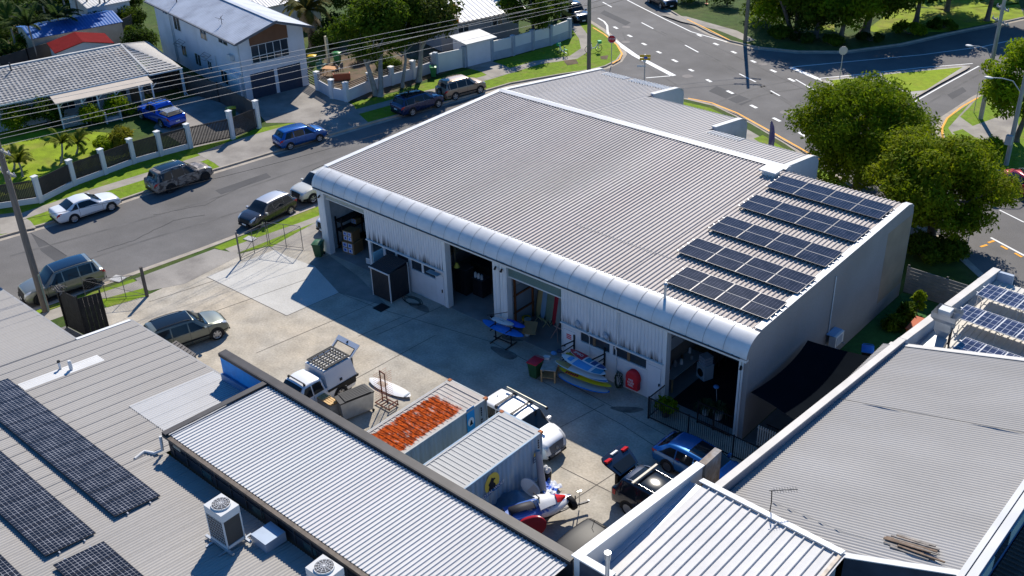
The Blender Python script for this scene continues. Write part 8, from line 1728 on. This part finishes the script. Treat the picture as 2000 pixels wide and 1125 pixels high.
for k in range(420):
    az = rng.random()*2*PI; el = rng.random()*1.5; d = np.array([math.cos(az)*math.cos(el), math.sin(az)*math.cos(el), math.sin(el)]); s_ = np.cross(d, [0, 0, 1]); s_ = s_/max(np.linalg.norm(s_), .01)*.02; a = np.array(p)+np.array([0, 0, .55]); m_ = a+d*.65; e = a+d*1.15-np.array([0, 0, .3*math.cos(el)]); o = len(V); V += [a-s_, a+s_, m_+s_, m_-s_, e]; Fq.append((o, o+1, o+2, o+3)); Fq.append((o+3, o+2, o+4, o+4))
me = bpy.data.meshes.new('leaves'); me.from_pydata([tuple(np.array(v)-np.array(p)) for v in V], [], [f if f[2] != f[3] else f[:3] for f in Fq]); me.materials.append(leafmat('leaf_grass', (.12, .15, .03), (.17, .17, .05))); o = bpy.data.objects.new('leaves', me); COL.objects.link(o); o.parent = t
# pots inside the bar fence and plants in the passage
def pot(label, p, r, h, m, plant):
    t = thing('potted_plant', label, 'potted plant', tuple(p)); b = MB(); b.cyl(p, p+Vector((0, 0, h)), r*.72, r, 16); b.cyl(p+Vector((0, 0, h)), p+Vector((0, 0, h+.05)), r*1.1, r*1.1, 16); b.build('pot', m, t)
    rng = np.random.default_rng(int(r*1000)); c_ = np.array(p)+np.array([0, 0, h])
    if plant == 'leafy':
        v, f = leaves([c_+np.array([0, 0, .35]), c_+np.array([.25, .1, .25]), c_+np.array([-.25, -.05, .3])], [.5, .4, .4], 420, .13, rng, .5); mesh_np('foliage', v, f, LF_B, t, p)
    else:
        V = []; Fq = []
        for k in range(90): az = rng.random()*2*PI; L_ = .5+.35*rng.random(); d = np.array([math.cos(az), math.sin(az), 0]); s_ = np.array([-d[1], d[0], 0])*.018; a = c_; m_ = a+d*L_*.45+np.array([0, 0, .45]); e = a+d*L_+np.array([0, 0, .1]); o = len(V); V += [a-s_, a+s_, m_+s_, m_-s_, e+s_*.2, e-s_*.2]; Fq += [[o, o+1, o+2, o+3], [o+3, o+2, o+4, o+5]]
        mesh_np('foliage', np.array(V), np.array(Fq), leafmat('leaf_strap', (.05, .09, .03), (.09, .12, .05)), t, p)
    return t
pot('potted palm with feathery green leaves at the left corner of the bar fence', G(1300, 812), .26, .35, mat('pot_dark', (.05, .05, .05), .6), 'leafy')
pot('white pot with arching grassy plant inside the bar fence', G(1402, 818), .26, .42, mat('pot_white', (.60, .60, .60), .5), 'grass')
pot('small white tub with wispy plant beside the arching grassy pot', G(1378, 810), .2, .35, mat('pot_white', (.60, .60, .60), .5), 'grass')
b = MB(); p = G(1400, 800, .1); b.cyl(p, p+Vector((-.15, .05, 1.25)), .012, None, 5); b.ball(p+Vector((-.16, .05, 1.28)), (.15, .15, .08), 10, 6, 1); solo('garden_light', b, [OFFWHITE, mat('lamp_blue', (.10, .25, .5), .4)], 'thin white pole topped by a blue dome beside the white pot', 'lamp', tuple(p))
for i, (px, r, lm, lab) in enumerate((((1745, 640), (.7, .9, .7), LF_D, 'dark plants against the grey wall in the passage'), ((1772, 625), (.6, .7, 1.1), LF_D, 'leafy plants by the board fence in the passage'), ((1790, 612), (.4, .4, 1.5), LF_B, 'tall bright leafed plant by the board fence'))):
    bush('bush', lab, G(*px), r, 700, .14, lm, seed=300+i, cat='plant', group='plants in the side passage')
# ================================================================== POLES, WIRES, SIGNS
def pole(label, base, h, r=.16, arms=(), m=TIMBER):
    base = Vector(base); t = thing('power_pole', label, 'power pole', tuple(base)); b = MB(); b.tube([base, base+Vector((0, 0, h*.5)), base+Vector((0, 0, h))], [r*1.15, r, r*.8], 12); b.build('post', m, t)
    for (z, L_, az) in arms:
        d_ = Vector((math.cos(az), math.sin(az), 0)); c_ = base+Vector((0, 0, z)); b = MB(); b.beam(c_-d_*L_/2, c_+d_*L_/2, .1, .12); b.beam(c_-d_*L_*.35, c_-Vector((0, 0, .6)), .03, .03); b.beam(c_+d_*L_*.35, c_-Vector((0, 0, .6)), .03, .03); b.build('cross_arm', mat('arm_timber', (.30, .28, .25), .8, var=.15), t)
        b = MB()
        for k in (-.46, -.2, .2, .46): q = c_+d_*L_*k; b.cyl(q+Vector((0, 0, .06)), q+Vector((0, 0, .2)), .05, .03, 8)
        b.build('insulator', mat('insulator_grey', (.4, .4, .42), .3), t)
    return t
P1_ = G(90, 607); P2_ = G(1150, 142); P3_ = G(1455, 82); P4_ = G(1965, 322); P5_ = G(1915, 232)
sdir = math.atan2(P2_.y-P1_.y, P2_.x-P1_.x)
h1 = 11.0
T1 = pole('tall timber power pole rising beside the champagne luxury wagon', P1_, h1, .19, [(9.0, 2.2, sdir+PI/2), (10.3, 2.4, sdir+PI/2)])
b = MB(); b.tube([tuple(Vector(P1_)+Vector((.22, .05, z))) for z in (0, 2.5)], .05, 6); b.build('cable_guard', mat('guard_green', (.20, .26, .22), .7, var=.15), T1)
T2 = pole('timber power pole at the street corner beside the green hire bikes', P2_, 11.0, .17, [(9.4, 2.2, sdir+PI/2), (10.5, 2.2, sdir+PI/2)], mat('pole_brown', (.21, .17, .12), .85, var=.2, vs=3, stretch=(6, 6, .4)))
T3 = pole('timber power pole standing at the park kerb across the junction', P3_, 11.5, .17, [(9.2, 2.4, .5), (10.6, 2.4, .5)], MATS['pole_brown'])
T4 = pole('pale timber power pole with small lamp bracket at the right edge', P4_, 9.2, .15, [(9.0, 1.5, 2.3)], mat('pole_pale', (.36, .33, .29), .85, var=.2, vs=3, stretch=(6, 6, .4)))
T5 = pole('pale timber power pole with double cross arms behind the right hand tree', P5_, 9.6, .16, [(7.9, 2.2, 2.45), (8.9, 1.6, 2.45)], MATS['pole_pale'])
def lamp_arm(t, base, z, d_, L_):
    c_ = Vector(base)+Vector((0, 0, z)); d_ = Vector(d_).normalized(); b = MB(); b.tube([c_-Vector((0, 0, .8)), c_+d_*L_*.35+Vector((0, 0, .1)), c_+d_*L_*.7+Vector((0, 0, .25)), c_+d_*L_+Vector((0, 0, .25))], .035, 6); b.build('lamp_arm', GALV, t)
    b = MB(); b.ball(c_+d_*(L_+.25)+Vector((0, 0, .25)), (.32, .2, .08), 10, 6); b.build('lamp_head', OFFWHITE, t)
lamp_arm(T5, P5_, 5.6, (-.8, -.3, 0), 1.6); lamp_arm(T4, P4_, 6.2, (-.85, -.4, 0), 2.1)
b = MB(); q = Vector(P4_)+Vector((-.1, -.25, 2.0)); b.cbox(q, (.45, .35, .7)); b.build('junction_box', mat('box_grey', (.4, .41, .42), .5), T4)
WIRE = mat('wire_pale', (.42, .39, .36), .6, var=0); WIREK = mat('wire_dark', (.02, .02, .02), .6, var=0)
wires = []
def wire(label, a, c_, sag, m, r=.014, cat='wire', grp='power lines along the street'):
    a = Vector(a); c_ = Vector(c_); b = MB(); b.tube([a.lerp(c_, k/14)-Vector((0, 0, sag*4*(k/14)*(1-k/14))) for k in range(15)], r, 5); mid = a.lerp(c_, .5); solo('power_line', b, m, label, cat, tuple(mid), grp)
pl = P1_.x+.5*(P2_.x-P1_.x)
def wire_px(label, a, c_, xa, sag=.0, m=WIRE, r=.014):
    """a wire in the vertical plane of the pole line, through two sight lines, run out to both poles"""
    d_ = (P2_-P1_); n_ = Vector((-d_.y, d_.x, 0)).normalized()
    def hit(px): v = Vector(_ray(*px)); o = Vector(CAMP); s_ = (Vector(P1_)+n_*xa-o).dot(n_)/v.dot(n_); return o+v*s_
    p, q = hit(a), hit(c_); dr = q-p; t0 = (P1_.y-4-p.y)/dr.y; t1 = (P2_.y+2-p.y)/dr.y
    wire(label, p+dr*t0, p+dr*t1, sag, m, r)
for i, (a, c_, xa, r) in enumerate((((0, 214), (500, 115), -.9, .013), ((0, 224), (500, 125), -.3, .013), ((0, 234), (500, 134), .6, .014), ((0, 263), (1000, 28), -.8, .012), ((0, 271), (1000, 42), .0, .012), ((0, 285), (1000, 58), .8, .013))):
    wire_px(['uppermost', 'second from the top', 'third from the top', 'third from the bottom', 'second from the bottom', 'lowest'][i]+' pale power line running along the street between the timber poles', a, c_, xa, 0, WIRE, r)
wire('thin dark service wire crossing low over the street from the leaning pole', Vector(P1_)+Vector((0, 0, 6.0)), (-31, 12, 5.8), .5, WIREK, .012, grp=None)
wire('dark wire from the corner pole over the junction, upper one', Vector(P2_)+Vector((0, 0, 6.4)), Vector(P3_)+Vector((0, 0, 10.4)), .5, WIREK, .016, grp=None)
wire('dark wire from the corner pole over the junction, lower one', Vector(P2_)+Vector((0, 0, 5.9)), Vector(P3_)+Vector((0, 0, 9.1)), .5, WIREK, .016, grp=None)
wire('pair of dark wires sagging from the corner pole towards the white fence', Vector(P2_)+Vector((0, 0, 6.3)), (-50.5, 24, 5.6), .4, WIREK, .014, grp=None)
# signs
def sign_post(label, base, h, r=.035): 
    base = Vector(base); t = thing('road_sign', label, 'road sign', tuple(base)); b = MB(); b.cyl(base, base+Vector((0, 0, h)), r, None, 8); b.build('post', GALV, t); return t
p = G(1194, 126); t = sign_post('red octagonal stop sign on a thin post at the street corner', p, 2.75); n_ = Vector((.62, -.78, 0)); u = Vector((.78, .62, 0)); c_ = p+Vector((0, 0, 2.45))+n_*.05
def octa(c_, r): return [c_+u*(r*math.cos(PI/8+PI/4*k))+Vector((0, 0, r*math.sin(PI/8+PI/4*k))) for k in range(8)]
b = MB(); a = octa(c_, .40); b.add(a+[q-n_*.02 for q in a], [tuple(range(8)), tuple(range(15, 7, -1))]+[(i, (i+1) % 8, 8+(i+1) % 8, 8+i) for i in range(8)]); b.build('sign_border', WHITE, t); b = MB(); b.add(octa(c_+n_*.004, .36), [tuple(range(8))]); b.build('sign_face', mat('sign_face_red', (.5, .02, .03), .5), t)
text('lettering', 'STOP', .26, WHITE, t, tuple(c_+n_*.01), tuple(u), (0, 0, 1), .002)
p = G(1640, 152); t = sign_post('grey back of an octagonal sign on the grass traffic island', p, 2.75, .04); c_ = p+Vector((0, 0, 2.5)); b = MB(); a = octa(c_+n_*.05, .40); b.add(a+[q-n_*.02 for q in a], [tuple(range(8)), tuple(range(15, 7, -1))]+[(i, (i+1) % 8, 8+(i+1) % 8, 8+i) for i in range(8)]); b.build('sign_back', mat('sign_back', (.45, .44, .43), .5, .3), t)
p = G(1258, 168); t = sign_post('yellow community sign boards and white street blades on a brown post behind the back roof', p, 2.9, .05); u2 = Vector((.8, .6, 0)); n2 = Vector((.6, -.8, 0))
SY = mat('sign_yellow', (.62, .38, .02), .5, var=.04); SB = mat('sign_blue', (.03, .10, .4), .5, var=0)
def blade(t, c_, w_, h, m, nm, off=.04): 
    b = MB(); q = [c_+n2*off+u2*(sx*w_/2)+Vector((0, 0, sz*h/2)) for sx, sz in ((-1, -1), (1, -1), (1, 1), (-1, 1))]; b.add(q+[w-n2*.02 for w in q], [(0, 1, 2, 3), (7, 6, 5, 4), (0, 4, 5, 1), (1, 5, 6, 2), (2, 6, 7, 3), (3, 7, 4, 0)]); return b.build(nm, m, t)
blade(t, p+Vector((0, 0, 2.75)), .95, .22, SY, 'yellow_blade'); blade(t, p+Vector((0, 0, 2.48)), .95, .22, SY, 'yellow_blade'); blade(t, p+Vector((0, 0, 2.6))+u2*.05, .3, .2, SB, 'blue_blade', .06); blade(t, p+Vector((0, 0, 1.85))-u2*.3, .75, .17, WHITE, 'white_blade'); blade(t, p+Vector((0, 0, 2.30))-u2*.05, .28, .15, WHITE, 'white_blade', .07)
p = G(1499, 300); t = thing('feather_flag', 'purple and grey feather flag standing on the verge behind the back roof', 'flag', tuple(p)); b = MB(); b.tube([p, p+Vector((0, 0, 2.6))], .02, 5); b.build('pole', GALV, t)
fl = [(0, .5), (.0, 2.65), (.12, 2.6), (.3, 2.2), (.42, 1.6), (.45, 1.0), (.42, .5)]; ud = Vector((.75, .66, 0)); nd = Vector((.66, -.75, 0))
b = MB(); q = [p+ud*x+Vector((0, 0, z))+nd*(.05*math.sin(z*3)) for x, z in fl]; b.add(q+[w-nd*.01 for w in q], [tuple(range(7)), tuple(range(13, 6, -1))]); b.build('cloth', mat('flag_purple', (.12, .10, .30), .7, var=.3, vs=1.5, col2=(.25, .24, .3), c2s=1.2), t)
p = G(1902, 220); sign_post('thin dark empty sign post on the corner verge', p, 2.3, .03); p = G(1887, 490, 0); sign_post('thin grey sign post beside the right hand road', p, 1.6, .03)
# hire bikes
BGRN = mat('bike_green', (.02, .38, .14), .4, var=.05)
def bike(label, p, rz, tilt):
    t = thing('bicycle', label, 'bicycle', tuple(p), rz); L = lambda b, n, m: b.build(n, m, t, world=False); t.rotation_euler = (tilt, 0, rz)
    for x in (-.55, .55):
        b = MB(); b.tube([(x+.33*math.cos(2*PI*k/20), 0, .35+.33*math.sin(2*PI*k/20)) for k in range(21)], .025, 6); w_ = L(b, 'wheel', RUBBER); b = MB()
        for k in range(8): b.tube([(x, 0, .35), (x+.32*math.cos(2*PI*k/8), 0, .35+.32*math.sin(2*PI*k/8))], .005, 4)
        b.cyl((x, -.05, .35), (x, .05, .35), .05, None, 8); b.build('hub', GALV, w_, world=False)
    b = MB(); b.tube([(.5, 0, .85), (.2, 0, .45), (-.15, 0, .4), (-.55, 0, .35)], .05, 6); b.tube([(-.15, 0, .4), (-.28, 0, .85)], .035, 6); b.tube([(.55, 0, .35), (.45, 0, 1.0)], .03, 6); L(b, 'frame', WHITE)
    b = MB(); b.cbox((.62, 0, .95), (.32, .36, .26)); L(b, 'basket', BGRN); b = MB(); b.cbox((-.5, 0, .68), (.4, .12, .05)); L(b, 'mudguard', BGRN)
    b = MB(); b.ball((-.3, 0, .9), (.14, .09, .05), 8, 5); L(b, 'saddle', BLACK); b = MB(); b.tube([(.38, -.3, 1.05), (.45, 0, 1.02), (.38, .3, 1.05)], .018, 5); L(b, 'handlebar', BLACK)
bike('white and green hire bike standing on the shaded footpath near the white fence', G(1099, 108), 2.9, 0); bike('white and green hire bike parked on the grass right of the corner pole', G(1159, 102), 1.0, 0)
p = G(1380, 8); b = MB(); b.cyl(p, p+Vector((0, 0, .7)), .02, .16, 10); b.cyl(p, p+Vector((0, 0, .06)), .22, .2, 10); solo('traffic_cone', b, mat('cone_orange', (.6, .15, .03), .5), 'orange traffic cone on the park verge at the top edge', 'cone', tuple(p))
